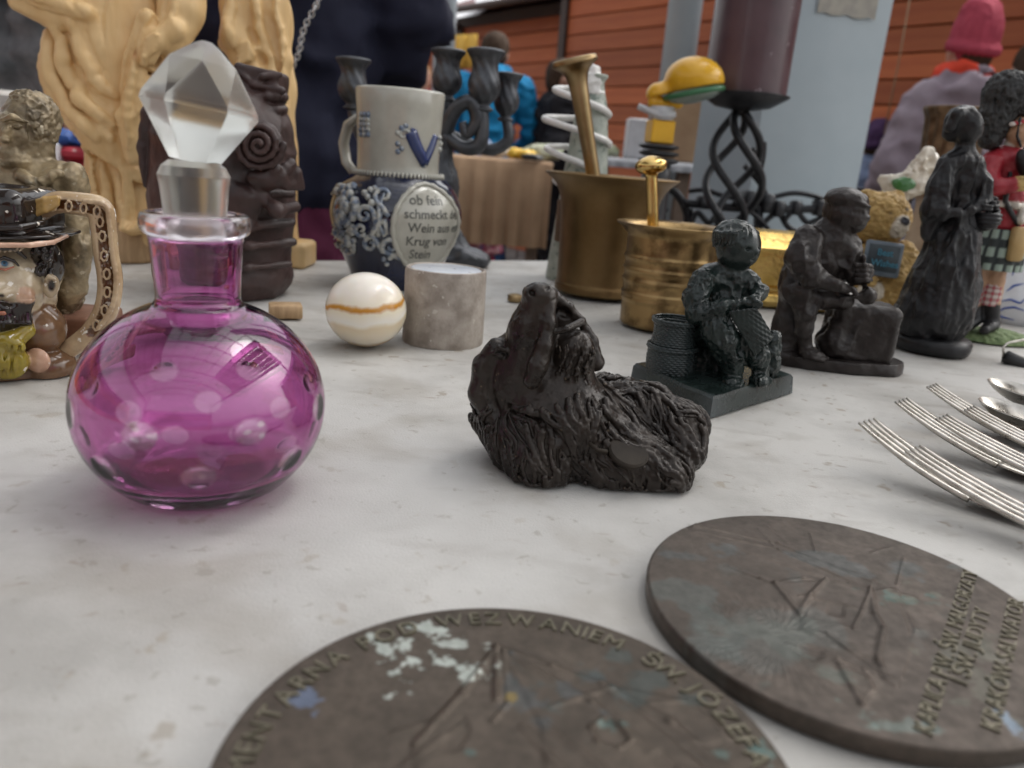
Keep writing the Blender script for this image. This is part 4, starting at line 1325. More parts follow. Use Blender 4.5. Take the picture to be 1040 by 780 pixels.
Fb = [(a * nb_ + i, a * nb_ + (i + 1) % nb_, (a + 1) * nb_ + (i + 1) % nb_, (a + 1) * nb_ + i) for a in range(2) for i in range(nb_)] + [tuple(range(2 * nb_, 3 * nb_)), tuple(reversed(range(nb_)))]
sharp(bs_.add(Vb, Fb).obj('base', m_green, girl), 30)
k = Sculpt(S, 0.75, k=5)
k.ell((738, 305, 6), (25, 24, 36), rot=(0, 10, 0))                       # torso
k.ell((724, 283, 4), (19, 19, 16)); k.ell((748, 283, 2), (15, 16, 14))
k.cap([(740, 276, 2), (749, 262, 0)], [15, 13])                          # neck
k.ell((750, 251, -3), (22, 21, 24), rot=(0, 16, 0), k=3)                 # head
k.ell((746, 241, 2), (22.5, 22, 18), k=3)                                # hair cap
k.ell((759, 257, -12), (11, 9, 13), k=4)                                 # face
k.ell((768, 256, -18), (3, 3, 3.2), k=2)                                 # nose
k.ell((760, 253, -22), (3.2, 2.5, 1.6), k=2, op=-1); k.ell((771, 253, -15), (2.6, 2.5, 1.6), k=2, op=-1); k.ell((765, 264, -19), (3.5, 1.5, .8), k=1.5, op=-1)
for i in range(26):
    a = i / 26 * 4.4 - 3.4; k.cap([(746 + 4 * math.cos(a * 1.3), 229, 2 + 8 * math.sin(a)), (748 + 21 * math.cos(a), 237, 2 + 20 * math.sin(a)), (747 + 22.5 * math.cos(a), 248 + 2 * math.sin(i * 2.1), 2 + 22 * math.sin(a))], [1.6, 2.3, 1.2], k=1.2)
k.cap([(714, 284, -8), (706, 302, -14), (708, 318, -22)], [12, 12, 11], k=4)     # near arm
k.cap([(708, 318, -22), (735, 313, -32), (760, 308, -34)], [11, 9, 7], k=3)
k.ell((765, 306, -35), (8, 7, 6), k=3)                                   # hands
for i in range(4): k.cap([(762 + i * 2.2, 301 + i * .3, -38), (767 + i * 1.8, 306 + i, -42), (765 + i * 1.4, 311 + i * .5, -41)], [2.1, 2, 1.6], k=1)
k.cap([(760, 284, -4), (772, 296, -14), (768, 304, -28)], [10, 8, 6], k=4)
k.ell((728, 334, 2), (30, 28, 20))                                       # lap
k.cap([(722, 332, -4), (730, 335, -28), (735, 345, -30)], [19, 16, 15], k=5)
k.cap([(735, 345, -30), (741, 362, -28), (744, 380, -26)], [15, 14, 11], k=5)
k.cap([(750, 336, -2), (760, 342, -24)], [16, 14], k=5)
k.cap([(760, 342, -24), (767, 360, -24), (772, 376, -20)], [14, 13, 9.5], k=5)
k.ell((744, 389, -34), (12, 17, 8), rot=(0, 0, -15), k=3); k.ell((772, 385, -28), (12, 16, 7.5), rot=(0, 0, -15), k=3)
k.box((716, 362, 22), (24, 20, 24), rnd=4, k=5)                          # stool
k.cap([(785, 344, 4), (780, 372, 4)], [9, 12], k=7)
k.ell((722, 388, -4), (26, 24, 7), k=5)
k.cap([(699, 372, 0), (699, 345, 2)], [7, 6], k=4)
gh = S(748, 247, 0) / S.s
def fold(P, N):
    hair = np.clip((P[:, 2] - (gh[2] - 6)) / 8, 0, 1) * np.clip(((gh[0] + 8) - P[:, 0] - (P[:, 1] - gh[1]) * 0) / 8 + 0.4, 0, 1)
    body = np.clip((gh[2] - 22 - P[:, 2]) / 10, 0, 1)
    return hair * 0.7 * ridge(np.stack([P[:, 0] / 5, P[:, 1] / 5, P[:, 2] / 9], 1), 1) + body * (1.5 * ridge(P / np.array((8, 8, 13)), 2) - 0.9 + 0.5 * fbm(P / 3, 2))
k.obj('figure', m_green, girl, disp=fold)
# the woven mat on the lap
mat_ = MB(); n1, n2 = 22, 18
c0, c1, c2, c3 = S(739, 316, -40), S(768, 312, -42), S(786, 342, -34), S(766, 362, -42)
Vm = []
for i in range(n1 + 1):
    for j in range(n2 + 1):
        u, v = i / n1, j / n2
        p = (c0 * (1 - u) + c1 * u) * (1 - v) + (c3 * (1 - u) + c2 * u) * v
        Vm.append(p + np.array((0, -1, 0.2)) * S.s * (1.2 * (((i // 2) + (j // 2)) % 2) + 3 * math.sin(math.pi * u)))
nv_ = n2 + 1; nn = len(Vm)
Vm += [p + np.array((0.001, 0.0035, -0.001)) for p in Vm]
Fm = [(i * nv_ + j, (i + 1) * nv_ + j, (i + 1) * nv_ + j + 1, i * nv_ + j + 1) for i in range(n1) for j in range(n2)]
Fm += [tuple(reversed([a + nn for a in f_])) for f_ in Fm]
rim_ = [i * nv_ for i in range(n1 + 1)] + [n1 * nv_ + j for j in range(1, nv_)] + [i * nv_ + n2 for i in range(n1 - 1, -1, -1)] + [j for j in range(n2 - 1, 0, -1)]
Fm += [(rim_[i], rim_[i - 1], rim_[i - 1] + nn, rim_[i] + nn) for i in range(len(rim_))]
mat_.add(Vm, Fm).obj('woven_mat', m_green, girl)
# basket of coiled rings
pb_ = S(679, 380, -4); pb_[2] = 0.013
bk = MB(); u_ = S.s
for i in range(26):
    z = pb_[2] + i * 2.15 * u_
    r = (21 + 2.0 * math.sin(i * 0.24) + (2.6 if i in (12, 13) else 0) + (1.8 if i > 23 else 0)) * u_
    if i > 24: r -= 0
    ring = [(pb_[0] + r * math.cos(a), pb_[1] + r * math.sin(a), z + 0.25 * u_ * math.sin(a * 24 + i * math.pi)) for a in np.linspace(0, 2 * math.pi, 48, endpoint=False)]
    bk.tube(ring, [1.55 * u_ * (1 + 0.25 * math.sin(j * 3.1 + i * math.pi)) for j in range(48)], 6, closed=True)
bk.lathe([(0.5 * u_, 3 * u_), (19 * u_, 3 * u_), (20 * u_, 50 * u_), (18.5 * u_, 50 * u_), (17.5 * u_, 34 * u_), (0.5 * u_, 34 * u_)], tuple(pb_), 32)
bk.obj('basket', m_green, girl)

# --- seated boy with a hammer at a block of stone
S = spot(848, 372)
m_brown = M('brown-black bronze', (0.017, 0.013, 0.012), (0.033, 0.027, 0.025), 0.32, metal=0.1, ns=60, det=7, bump=0.35, bs=380, bdist=0.0007, wear=(0.12, 0.105, 0.095), spec=0.36, rough2=0.45)
boy = thing('seated_boy_figurine', S, 'dark brown figurine of a boy in a cap hammering on a stone block', 'figurine')
k = Sculpt(S, 0.9, k=4)
k.cap([(815, 362, 6), (855, 370, 4), (888, 374, 2)], [31, 33, 27])
zt_ = 11 * S.s
k.build(disp=lambda P, N: 1.2 * fbm(P / 12, 2))
V = k.V.copy(); V[:, 2] = np.where(V[:, 2] > zt_, zt_ + (V[:, 2] - zt_) * 0.02, V[:, 2]); V[:, 2] = np.maximum(V[:, 2], 0)
link('base', mk('base', V, k.Q, True), boy, None, m_brown)
k = Sculpt(S, 0.85, k=5)
k.box((872, 336, 6), (33, 24, 30), rot=(0, 2, -8), rnd=9, k=4)           # stone block
k.ell((848, 350, 2), (20, 22, 18), k=6); k.ell((848, 304, -12), (18, 17, 9), k=5); k.ell((806, 338, 4), (14, 14, 26), k=6)
k.ell((833, 262, 8), (30, 26, 40), rot=(0, 24, 0))                       # torso bent forward
k.ell((818, 285, 8), (25, 26, 28)); k.ell((845, 240, 4), (20, 22, 18))
k.ell((858, 262, -2), (15, 18, 26), k=5)
k.cap([(846, 232, 2), (856, 224, -2)], [12, 12])
k.ell((861, 217, -4), (20, 19, 21), rot=(0, 12, 0), k=3); k.ell((853, 214, 4), (17, 17, 16), k=3); k.cap([(846, 236, 2), (856, 226, 0)], [16, 15])               # head
k.ell((870, 224, -12), (11, 9, 12), k=3); k.ell((880, 222, -15), (3, 3, 3.5), k=2)
k.cap([(868, 216, -22), (876, 216, -20)], 1.5, k=2, op=-1); k.cap([(872, 231, -20), (878, 230, -18)], 1.0, k=1, op=-1)
k.ell((860, 204, -1), (22, 21, 13), rot=(0, 8, 0), k=1.5)              # cap
k.ell((873, 207, -13), (12, 10, 3.2), rot=(0, 14, 0), k=1.5)
k.cap([(820, 244, -12), (814, 262, -22), (824, 280, -28)], [16, 15, 12.5], k=5)  # near arm, sleeve
k.cap([(824, 278, -28), (840, 286, -32), (850, 290, -32)], [9.5, 7.5, 6.5], k=2)
k.ell((856, 292, -31), (9, 8, 5.5), rot=(0, 20, 0), k=2)
for i in range(4): k.cap([(858 + i * .5, 288 + i * 2, -36 + i * 3), (865 + i, 292 + i * 1.2, -36 + i * 3), (869 - i * .6, 299 + i, -35 + i * 3)], [2.3, 2.1, 1.7], k=0.8)
k.cap([(856, 262, -8), (868, 282, -14), (874, 284, -18)], [10, 8, 7], k=3)
k.ell((877, 278, -18), (8.5, 9, 10), k=2)
for i in range(4): k.cap([(870, 270 + i * 4.6, -24), (878, 270 + i * 4.6, -28), (885, 271 + i * 4.6, -20)], [2.4, 2.5, 2.1], k=0.7)
k.cap([(877, 262, -16), (877, 296, -20)], [3, 2.4], k=1)                 # chisel
k.ell((881, 300, -22), (9.5, 9.5, 8.8), k=1.2); k.cap([(854, 303, -26), (876, 300, -24)], [3, 3.2], k=1)   # hammer
k.ell((814, 296, -2), (22, 24, 15)); k.cap([(812, 298, -6), (836, 302, -14)], [15, 13], k=5)     # hips, shorts
k.cap([(816, 300, -14), (818, 318, -18)], [13.5, 11], k=4)
k.cap([(817, 316, -18), (817, 336, -16), (819, 352, -14)], [9.5, 8.5, 7], k=2)
k.ell((827, 361, -20), (15, 11, 6.5), rot=(0, 6, 0), k=3)
k.cap([(806, 306, 8), (797, 330, 10), (794, 352, 4)], [14, 12, 12], k=6)
k.ell((800, 360, 0), (18, 16, 7), k=4)
hb = S(862, 203, 0) / S.s
def fold2(P, N):
    body = np.clip((hb[2] - 26 - P[:, 2]) / 10, 0, 1) * np.clip((18 - P[:, 0]) / 12, 0.25, 1)
    return body * (2.2 * ridge(P / np.array((11, 11, 17)) + fbm(P / 30, 1)[:, None], 1) - 1.2) + 0.6 * fbm(P / 6, 3)
k.obj('figure', m_brown, boy, disp=fold2)

# --- standing woman with a basket
S = spot(944, 356)
m_blk = M('black patinated metal', (0.010, 0.010, 0.011), (0.022, 0.022, 0.024), 0.28, metal=0.1, ns=70, det=7, bump=0.3, bs=300, bdist=0.0008, wear=(0.10, 0.10, 0.10), spec=0.36, rough2=0.5)
wom = thing('standing_woman_figurine', S, 'tall black figurine of a standing woman in a long dress with a basket', 'figurine')
fn_ = lambda r, z, a: (r * (1 + 0.02 * math.sin(3 * a)), z)
pr_ = prof_from(S, [(35, 355), (37, 351), (37.5, 345), (35, 341), (20, 339)])
MB().lathe(pr_, n=48, fn=fn_).obj('base', m_blk, wom)
k = Sculpt(S, 0.95, k=6)
k.cap([(975, 205, 0), (968, 245, 0), (958, 290, 0), (948, 318, 0)], [15, 24, 33, 36], k=5)
k.cap([(958, 290, 0), (926, 322, 0)], [26, 18], k=6); k.ell((946, 326, 0), (37, 30, 12), k=5)
k.ell((977, 180, 0), (16, 16, 26), rot=(0, 4, 0)); k.ell((975, 163, 0), (18, 17, 11))
k.cap([(979, 160, 0), (981, 144, 0)], [10, 9], k=5)
k.ell((984, 130, -2), (13, 13, 17), k=2); k.ell((977, 123, 3), (16.5, 16, 15.5), k=2); k.ell((967, 134, 6), (9.5, 9, 10), k=3); k.cap([(986, 114, -2), (972, 116, -8), (966, 128, -6)], [5, 6, 6], k=2)
k.ell((993, 133, -6), (4, 3, 5.5), k=3); k.ell((997, 131, -5), (2.4, 2, 2.2), k=1.5)
k.cap([(962, 168, -6), (954, 190, -10), (950, 212, -12)], [10, 11, 13], k=5)
k.cap([(950, 212, -12), (960, 216, -20), (972, 216, -22)], [11, 7, 5], k=3); k.ell((975, 219, -22), (6, 5, 5.5), k=2)
k.cap([(948, 214, -10), (942, 238, -8)], [10, 7], k=6)
k.cap([(990, 168, -4), (998, 190, -8), (1000, 206, -12)], [9, 9, 8], k=4); k.cap([(1000, 206, -12), (984, 214, -20)], [7, 5], k=3)
k.cap([(976, 225, -18), (962, 270, -26), (950, 318, -26)], [5, 7, 9], k=6)
k.cap([(985, 228, -10), (980, 275, -22), (976, 322, -22)], [6, 8, 9], k=6)
k.obj('figure', m_blk, wom, disp=lambda P, N: np.clip((S(975, 150)[2] / S.s - P[:, 2]) / 10, 0.2, 1) * (1.7 * ridge(P / np.array((9, 9, 34)), 2) - 0.8) + 0.5 * fbm(P / 5, 2))
k = Sculpt(S, 0.95, k=2)
k.ell((1003, 222, -14), (13, 13, 12)); k.ell((1003, 212, -14), (10, 10, 8), op=-1)
for i in range(9):
    a = i * 0.7; k.ell((1003 + 7 * math.cos(a), 210 + 2 * math.sin(i * 2.1), -14 + 7 * math.sin(a)), 4, k=1)
k.cap([(991, 215, -14), (994, 202, -14), (1003, 198, -14), (1012, 203, -14), (1014, 214, -14)], 1.8, k=1)
k.obj('basket', m_blk, wom, disp=lambda P, N: 0.6 * np.sin(P[:, 2] * 1.6))

# --- highland guardsman
S = spot(1008, 346)
S = Spot(S.B + np.array((0, 0.0, 0)))
grd = thing('guardsman_figurine', S, 'painted guardsman figurine in a tall black fur hat, red tunic and tartan kilt', 'figurine')
m_pt = M('painted resin', (0, 0, 0), (0.75, 0.75, 0.75), 0.35, ns=90, bump=0.25, bs=300, attr=True, bdist=0.0006, rough2=0.5)
m_furh = M('black fur hat', (0.010, 0.011, 0.011), (0.04, 0.042, 0.042), 0.55, ns=140, bump=0.6, bs=260, bdist=0.0015, wear=(0.16, 0.17, 0.16))
m_turf = M('green resin turf', (0.10, 0.15, 0.06), (0.20, 0.26, 0.12), 0.8, ns=160, bump=0.8, bs=300, bdist=0.001)
k = Sculpt(S, 1.0); k.ell((1006, 347, 6), (42, 30, 14)); k.obj('turf_base', m_turf, grd, cut_z=0, disp=lambda P, N: 0.8 * fbm(P / 3, 2))
k = Sculpt(S, 0.9, k=4)
RED, SKIN, BLK, WHT, YEL = 1, 2, 3, 4, 5
pal = [(.5, .5, .5), (0.36, 0.022, 0.035), (0.55, 0.33, 0.20), (0.015, 0.015, 0.017), (0.62, 0.58, 0.5), (0.55, 0.38, 0.13), (0.3, 0.02, 0.03)]
k.cap([(990, 305, 6), (990, 322, 4)], [6.5, 7.5], c=BLK); k.cap([(990, 325, 2), (980, 333, -8)], [7, 5], c=BLK, k=2)
k.cap([(1007, 303, 0), (1008, 325, -2)], [7, 7.5], c=BLK); k.cap([(1008, 330, -4), (1000, 335, -14)], [7, 5], c=BLK, k=2)
k.cap([(995, 268, 6), (991, 296, 6), (990, 308, 6)], [11, 8.5, 7.5], c=SKIN, k=2)
k.cap([(1012, 268, 0), (1009, 296, 0), (1008, 306, 0)], [11, 8.5, 7.5], c=SKIN, k=2)
k.ell((1020, 222, 0), (22, 18, 16), c=RED); k.cap([(1022, 165, 0), (1021, 200, 0), (1020, 224, 0)], [18, 18.5, 20], c=RED)
k.ell((1018, 162, 0), (18, 17, 12), c=RED)
k.cap([(1025, 154, -2), (1028, 146, -3)], [8, 7.5], c=WHT, k=1)
k.ell((1036, 133, -5), (13, 13, 17), c=SKIN, k=1.5); k.ell((1048, 134, -10), (3.4, 3, 4), c=SKIN, k=2)
k.cap([(1006, 166, -8), (1003, 182, -16), (1010, 190, -22)], [11, 10, 8.5], c=RED); k.cap([(1010, 190, -22), (1028, 188, -28)], [8.5, 8], c=RED)
k.ell((1033, 187, -29), (8, 7, 7.5), c=YEL, k=1.5)
for i in range(4): k.cap([(1036, 181 + i * 3.8, -33), (1043, 181 + i * 3.8, -34), (1044, 183 + i * 3.8, -28)], [2.1, 2.1, 1.8], c=YEL, k=0.6)
k.cap([(1020, 207, -17), (1032, 209, -20), (1044, 209, -17), (1050, 209, -8)], 3.4, c=WHT, k=.6); k.cap([(1001, 207, -10), (1010, 207, -16), (1020, 207, -18)], 3.4, c=WHT, k=.6)
k.cap([(1026, 176, -18), (1021, 205, -20), (1034, 228, -22)], 2.4, c=BLK, k=.5)
k.cap([(1036, 120, -17), (1033, 138, -17), (1037, 149, -14)], 1.3, c=BLK, k=.4)
k.cap([(1038, 214, -20), (1036, 224, -22)], [3.5, 4.5], c=WHT, k=1)
k.ell((1042, 168, -24), (8, 8, 18), rot=(0, -30, 0), c=BLK, k=2)          # pipe bag
k.obj('figure', m_pt, grd, palette=pal, disp=lambda P, N: 0.5 * fbm(P / 6, 3), smooth_col=1)
# tartan kilt with box pleats
m_kilt = bpy.data.materials.new('tartan'); m_kilt.use_nodes = True
T = m_kilt.node_tree; b = T.nodes['Principled BSDF']; b.inputs['Roughness'].default_value = 0.6
at = T.nodes.new('ShaderNodeVertexColor'); at.layer_name = 'Col'; T.links.new(at.outputs[0], b.inputs['Base Color'])
def tartan(name, axis, prof, base, stripe, nu_, nv_, par, wide=.42, cross=None):
    n, m = 96, 40
    pr = smooth_prof(prof, 12); zs = np.array(pr); L = len(pr)
    V = []; C = []
    for i, (r, z) in enumerate(pr):
        v = i / (L - 1)
        for j in range(n):
            a = 2 * math.pi * j / n; u = j / n
            rr = r * (1 + (0.03 if base[1] > base[0] else 0.0) * math.sin(a * 16))
            V.append((axis[0] + rr * math.cos(a), axis[1] + rr * math.sin(a), z))
            su = (u * nu_) % 1 < wide; sv = (v * nv_) % 1 < wide
            c = stripe if (su and sv) else (tuple((x + y) / 2 * .8 for x, y in zip(base, stripe)) if (su or sv) and cross else base)
            C.append(c)
    Fs = [(i * n + j, i * n + (j + 1) % n, (i + 1) * n + (j + 1) % n, (i + 1) * n + j) for i in range(L - 1) for j in range(n)]
    Fs += [tuple(reversed(range(n))), tuple(range((L - 1) * n, L * n))]
    return link(name, mk(name, V, Fs, True, C), par, None, m_kilt)
ku = S.s
a0 = S(1012, 250, 0)
tartan('kilt', a0, [(26 * ku, S(1012, 273)[2]), (25 * ku, S(1012, 255)[2]), (21 * ku, S(1016, 232)[2])], (0.022, 0.03, 0.03), (0.30, 0.38, 0.32), 16, 2.6, grd, .55)
for (x, y, dd) in ((989, 298, 6), (1007, 297, 0)):
    a1 = S(x, y, dd)
    tartan('tartan_sock', a1, [(8.2 * ku, S(x, 310, dd)[2]), (9.6 * ku, S(x, 298, dd)[2]), (9.0 * ku, S(x + 1, 288, dd)[2])], (0.62, 0.55, 0.5), (0.40, 0.05, 0.07), 9, 4, grd, .35, True)
k = Sculpt(S, 1.0, k=5)
k.cap([(1022, 96, 0), (1012, 118, 0), (1006, 140, 0)], [20, 15, 11]); k.cap([(1022, 94, 0), (1036, 98, -2)], [20, 19]); k.ell((1040, 112, -2), (13, 13, 10))
k.obj('fur_hat', m_furh, grd, disp=lambda P, N: 1.6 * ridge(P / np.array((3.4, 3.4, 7)), 2))
k = Sculpt(S, 0.8, k=.6)
for i in range(7): k.cap([(1027 + i * 3.2, 126 - i * .8, -14 - i * .4), (1029 + i * 3.2, 126 - i * .8, -15 - i * .4)], 2.2, c=(i % 2) * 1)
k.obj('checked_band', m_pt, grd, palette=[(0.7, 0.65, 0.6), (0.45, 0.03, 0.04)], smooth_col=0)
MB().box(S(1033, 248, -26), (6.5 * ku, 5 * ku, 16 * ku), bev=2 * ku).obj('pouch', M('tan leather', (0.45, 0.30, 0.12), (0.52, 0.36, 0.16), 0.5), grd)

# --- bear with a slate
S = spot(893, 322)
S = Spot(plane(900, 332) + np.array((0, 0.02, 0)))
m_bear = M('painted bear', (0, 0, 0), (0.62, 0.58, 0.52), 0.6, ns=130, bump=0.5, bs=240, attr=True, bdist=0.0012)
bear = thing('teddy_bear_figurine', S, 'golden teddy bear figurine holding a small dark slate', 'bear figurine')
FURC, CRM, NOS = 0, 1, 2
k = Sculpt(S, 0.95, k=5)
k.ell((898, 285, 0), (29, 26, 38)); k.ell((895, 222, 0), (28, 26, 26), k=4); k.ell((880, 202, 4), (9, 6, 9)); k.ell((910, 202, 4), (8, 6, 8))
k.ell((911, 229, -18), (11, 11, 12), c=CRM, k=1.5); k.ell((918, 225, -26), (4.5, 4, 4), c=NOS, k=.8); k.ell((904, 217, -22), (2.6, 2.6, 3), c=NOS, k=.5); k.ell((919, 214, -18), (2.2, 2.2, 2.6), c=NOS, k=.5)
k.cap([(918, 255, -4), (928, 275, -14), (914, 284, -26)], [10, 11, 8.5]); k.cap([(876, 258, -4), (872, 275, -16), (882, 284, -26)], [10, 10, 8])
k.cap([(884, 310, -8), (874, 314, -22)], [15, 13]); k.cap([(912, 310, -8), (918, 315, -22)], [15, 13])
k.ell((874, 304, -30), (10, 5, 13), c=CRM, k=1.5); k.ell((884, 296, -20), (12, 10, 12), c=CRM, k=2)
k.obj('bear', m_bear, bear, palette=[(0.50, 0.33, 0.11), (0.66, 0.60, 0.50), (0.02, 0.02, 0.03)], disp=lambda P, N: 1.3 * ridge(P / 5, 2), cut_z=0)
m_slate = M('slate', (0.020, 0.032, 0.040), (0.035, 0.05, 0.06), 0.5, ns=80)
m_sfr = M('slate frame', (0.09, 0.12, 0.15), (0.13, 0.16, 0.19), 0.45, ns=80)
m_chalk = M('blue chalk', (0.10, 0.36, 0.50), (0.16, 0.44, 0.58), 0.8, ns=90)
c_ = S(896, 263, -30)
sl_ = MB().box((0, 0, 0), (17.5 * S.s, 2 * S.s, 16.5 * S.s), bev=1.5 * S.s).obj('slate_frame', m_sfr, bear)
sl_.location = c_; sl_.rotation_euler = (R(-8), R(3), R(-4))
MB().box((0, -1.3 * S.s, 0.6 * S.s), (14.5 * S.s, 1.6 * S.s, 12.8 * S.s), bev=1 * S.s).obj('slate', m_slate, sl_)
for t_, x_, z_ in (('Best', -7, 3), ('Wishes', 2, -7)):
    v, f = text_mesh(t_, 8.5 * S.s, 0.0001, 0.0002, 'LEFT' if x_ < 0 else 'CENTER')
    w = np.stack([v[:, 0] + x_ * S.s, np.full(len(v), -3.3 * S.s), v[:, 1] + z_ * S.s], 1)
    link('chalk_writing', mk('chalk_writing', w, f, False), sl_, None, m_chalk)

# --- white porcelain frame with a leaf
S = Spot(plane(925, 322) + np.array((0, 0.06, 0)))
fr = thing('porcelain_frame', S, 'cream porcelain oval frame with ruffled edge and a green leaf, behind the bear', 'frame')
m_cream = M('cream glaze', (0.62, 0.56, 0.45), (0.72, 0.67, 0.57), 0.25, ns=60, bump=0.15, bs=100, coat=0.3)
k = Sculpt(S, 1.1, k=6)
ctr = (930, 232)
for i in range(26):
    a = 2 * math.pi * i / 26
    rx, ry = 25, 40
    x, y = ctr[0] + rx * 1.25 * math.cos(a) + 6 * math.sin(a), ctr[1] - ry * 1.2 * math.sin(a)
    k.ell((x, y, -4 + 3 * math.sin(i * 2.1)), (11, 9, 10 + 3 * math.sin(i * 1.7)), rot=(0, math.degrees(-a), 0), k=5)
for (x, y, r) in ((935, 172, 13), (928, 184, 15), (943, 162, 10), (948, 178, 12), (912, 190, 12), (903, 186, 8), (898, 182, 5), (940, 155, 6), (925, 270, 15), (915, 288, 14), (940, 285, 15), (928, 300, 22), (950, 300, 16)):
    k.ell((x, y, -3), (r, r * .7, r * .9))
for i in range(9):
    k.cap([(930 + 9 * math.sin(i), 166 + i * 3, -12), (936 + 10 * math.cos(i * 1.3), 160 + i * 4, -14)], [2.5, 1.5], k=2)
k.ell((929, 230, -4), (18, 40, 30), op=-1, k=4)
k.obj('ruffled_frame', m_cream, fr, disp=lambda P, N: 2.2 * ridge(P / 11, 2) - 1, cut_z=0)
k = Sculpt(S, 1.3); k.ell((929, 230, 4), (24, 3, 38)); k.obj('back_plate', M('tan glaze', (0.33, 0.24, 0.16), (0.42, 0.32, 0.22), 0.3), fr)
k = Sculpt(S, 1.0); k.ell((919, 228, -2), (5, 3, 28), rot=(0, 8, 0)); k.obj('inner_strip', M('grey glaze', (0.11, 0.11, 0.15), (0.15, 0.15, 0.2), 0.3), fr)
k = Sculpt(S, 0.8); k.ell((918, 187, -14), (12.5, 4, 7), rot=(0, 4, 0), k=1); k.cap([(908, 189, -19), (930, 184, -19)], [.6, .5], op=-1, k=1)
k.obj('leaf', M('green glaze', (0.03, 0.13, 0.03), (0.06, 0.20, 0.05), 0.25, coat=.3), fr, disp=lambda P, N: 0.8 * fbm(P / 4, 2))

# --- ribbed bronze vase behind
S = Spot(plane(948, 300) + np.array((0, 0.05, 0)))
rv = thing('ribbed_bronze_vase', S, 'tall bronze vase with upright ribs, behind the black standing woman', 'vase')
m_rib = M('brown bronze', (0.09, 0.055, 0.03), (0.22, 0.15, 0.09), 0.4, metal=0.7, ns=60, bump=0.2, bs=150)
def prof_any(S, pts): return prof_from(S, pts)
u_ = S.s
pz = prof_any(S, [(30, 292), (32, 288), (24, 270), (22, 220), (25, 170), (28, 124), (31, 118), (33, 113), (33, 110), (30, 109.5), (25, 116), (20, 200)])
MB().lathe(pz, n=120, fn=lambda r, z, a: (r * (1 + (0.07 * abs(math.sin(a * 8)) if pz[2][1] < z < pz[6][1] else 0.015 * math.sin(a * 16))), z)).obj('body', m_rib, rv)

# --- white and blue porcelain vessel at the right edge
S = Spot(plane(1052, 330) + np.array((0, 0.05, 0)))
pv_ = thing('blue_white_vessel', S, 'white porcelain vessel with blue brushed lines, at the right edge behind the guardsman', 'porcelain')
pr = prof_from(S, [(30, 330), (44, 327), (52, 316), (54, 300), (46, 282), (36, 262), (33, 244), (36, 236), (34, 236), (30, 250)])
m_porc = M('white porcelain', (0.66, 0.68, 0.72), (0.72, 0.74, 0.77), 0.15, coat=.5)
m_blu = M('cobalt line', (0.03, 0.07, 0.30), (0.05, 0.11, 0.40), 0.2)
sp_ = smooth_prof(pr, 5)
MB().lathe(sp_, n=64).obj('body', m_porc, pv_)
h_ = hitter(S, sp_)
bl = MB()
for pts in ([(1012, 318), (1020, 313), (1030, 312), (1042, 316)], [(1016, 306), (1026, 304), (1036, 308), (1046, 300)], [(1022, 296), (1030, 290), (1040, 288)], [(1028, 280), (1032, 270), (1034, 258)], [(1006, 312), (1012, 318), (1018, 322), (1030, 325)]):
    xs = np.interp(np.linspace(0, 1, 20), np.linspace(0, 1, len(pts)), [p[0] for p in pts]); ys = np.interp(np.linspace(0, 1, 20), np.linspace(0, 1, len(pts)), [p[1] for p in pts])
    bl.tube(h_(xs, ys, 0.0002), [0.0004 + 0.0011 * math.sin(math.pi * i / 19) for i in range(20)], 6)
bl.obj('blue_lines', m_blu, pv_)

# ================================================================== LEFT GROUP, JUG, CANDLE HOLDERS
def smooth3(P, n=6):
    P = [np.array(p) for p in P]; o = []
    for i in range(len(P) - 1):
        a = P[max(i - 1, 0)]; b = P[i]; c = P[i + 1]; d = P[min(i + 2, len(P) - 1)]
        for j in range(n):
            t = j / n
            o.append(0.5 * ((2 * b) + (c - a) * t + (2 * a - 5 * b + 4 * c - d) * t * t + (3 * b - a - 3 * c + d) * t ** 3))
    o.append(P[-1]); return o
m_wood = M('carved pale wood', (0.66, 0.43, 0.19), (0.75, 0.54, 0.28), 0.5, ns=22, det=9, aniso=(1.8, 1.8, 0.25), lo=.3, hi=.7, bump=0.5, bs=60, bdist=0.0012, spec=0.4, rough2=0.42, speck=(0.40, 0.20, 0.07), speck_s=14, speck_t=0.66)
m_wood2 = M('sawn wood', (0.36, 0.23, 0.12), (0.50, 0.34, 0.19), 0.65, ns=30, aniso=(6, 6, 0.8), bump=0.5, bs=60)
S = spot(134, 264)
st1 = thing('wooden_statue', S, 'large pale carved wooden figure in a draped robe, headless at the top picture edge', 'wooden statue', 'pair of carved wooden statues')
MB().lathe([(a * S.s, b * S.s) for a, b in ((25, 0), (26, 3), (24.5, 20), (25, 36), (23, 39))], n=28, fn=lambda r, z, a: (r * (1 + .05 * math.sin(3 * a) + .03 * math.sin(7 * a + z * 40)), z)).obj('pedestal', m_wood2, st1)
k = Sculpt(S, 1.5, k=10)
k.ell((112, 20, 0), (58, 44, 60)); k.ell((115, -50, 0), (58, 42, 60)); k.ell((112, -95, 0), (62, 38, 26))
k.cap([(121, 60, 0), (122, 130, 0), (128, 160, 0)], [50, 40, 36], k=10)
k.ell((80, 70, -12), (32, 30, 52), rot=(0, 8, 0)); k.ell((106, 122, -20), (30, 30, 48), rot=(0, -14, 0), k=8)
k.box((100, 216, 0), (120, 70, 60), rot=(0, 30, 0), rnd=2, k=3, op=-1)                          # the cloak ends in a slanting hem
k.cap([(124, 120, 14), (126, 180, 12), (134, 236, 4)], [34, 34, 26], k=1.2)
k.cap([(92, 20, -40), (74, 60, -40), (84, 100, -42), (112, 140, -44)], [7, 7, 6, 4], k=3)       # overlapping cloak edge
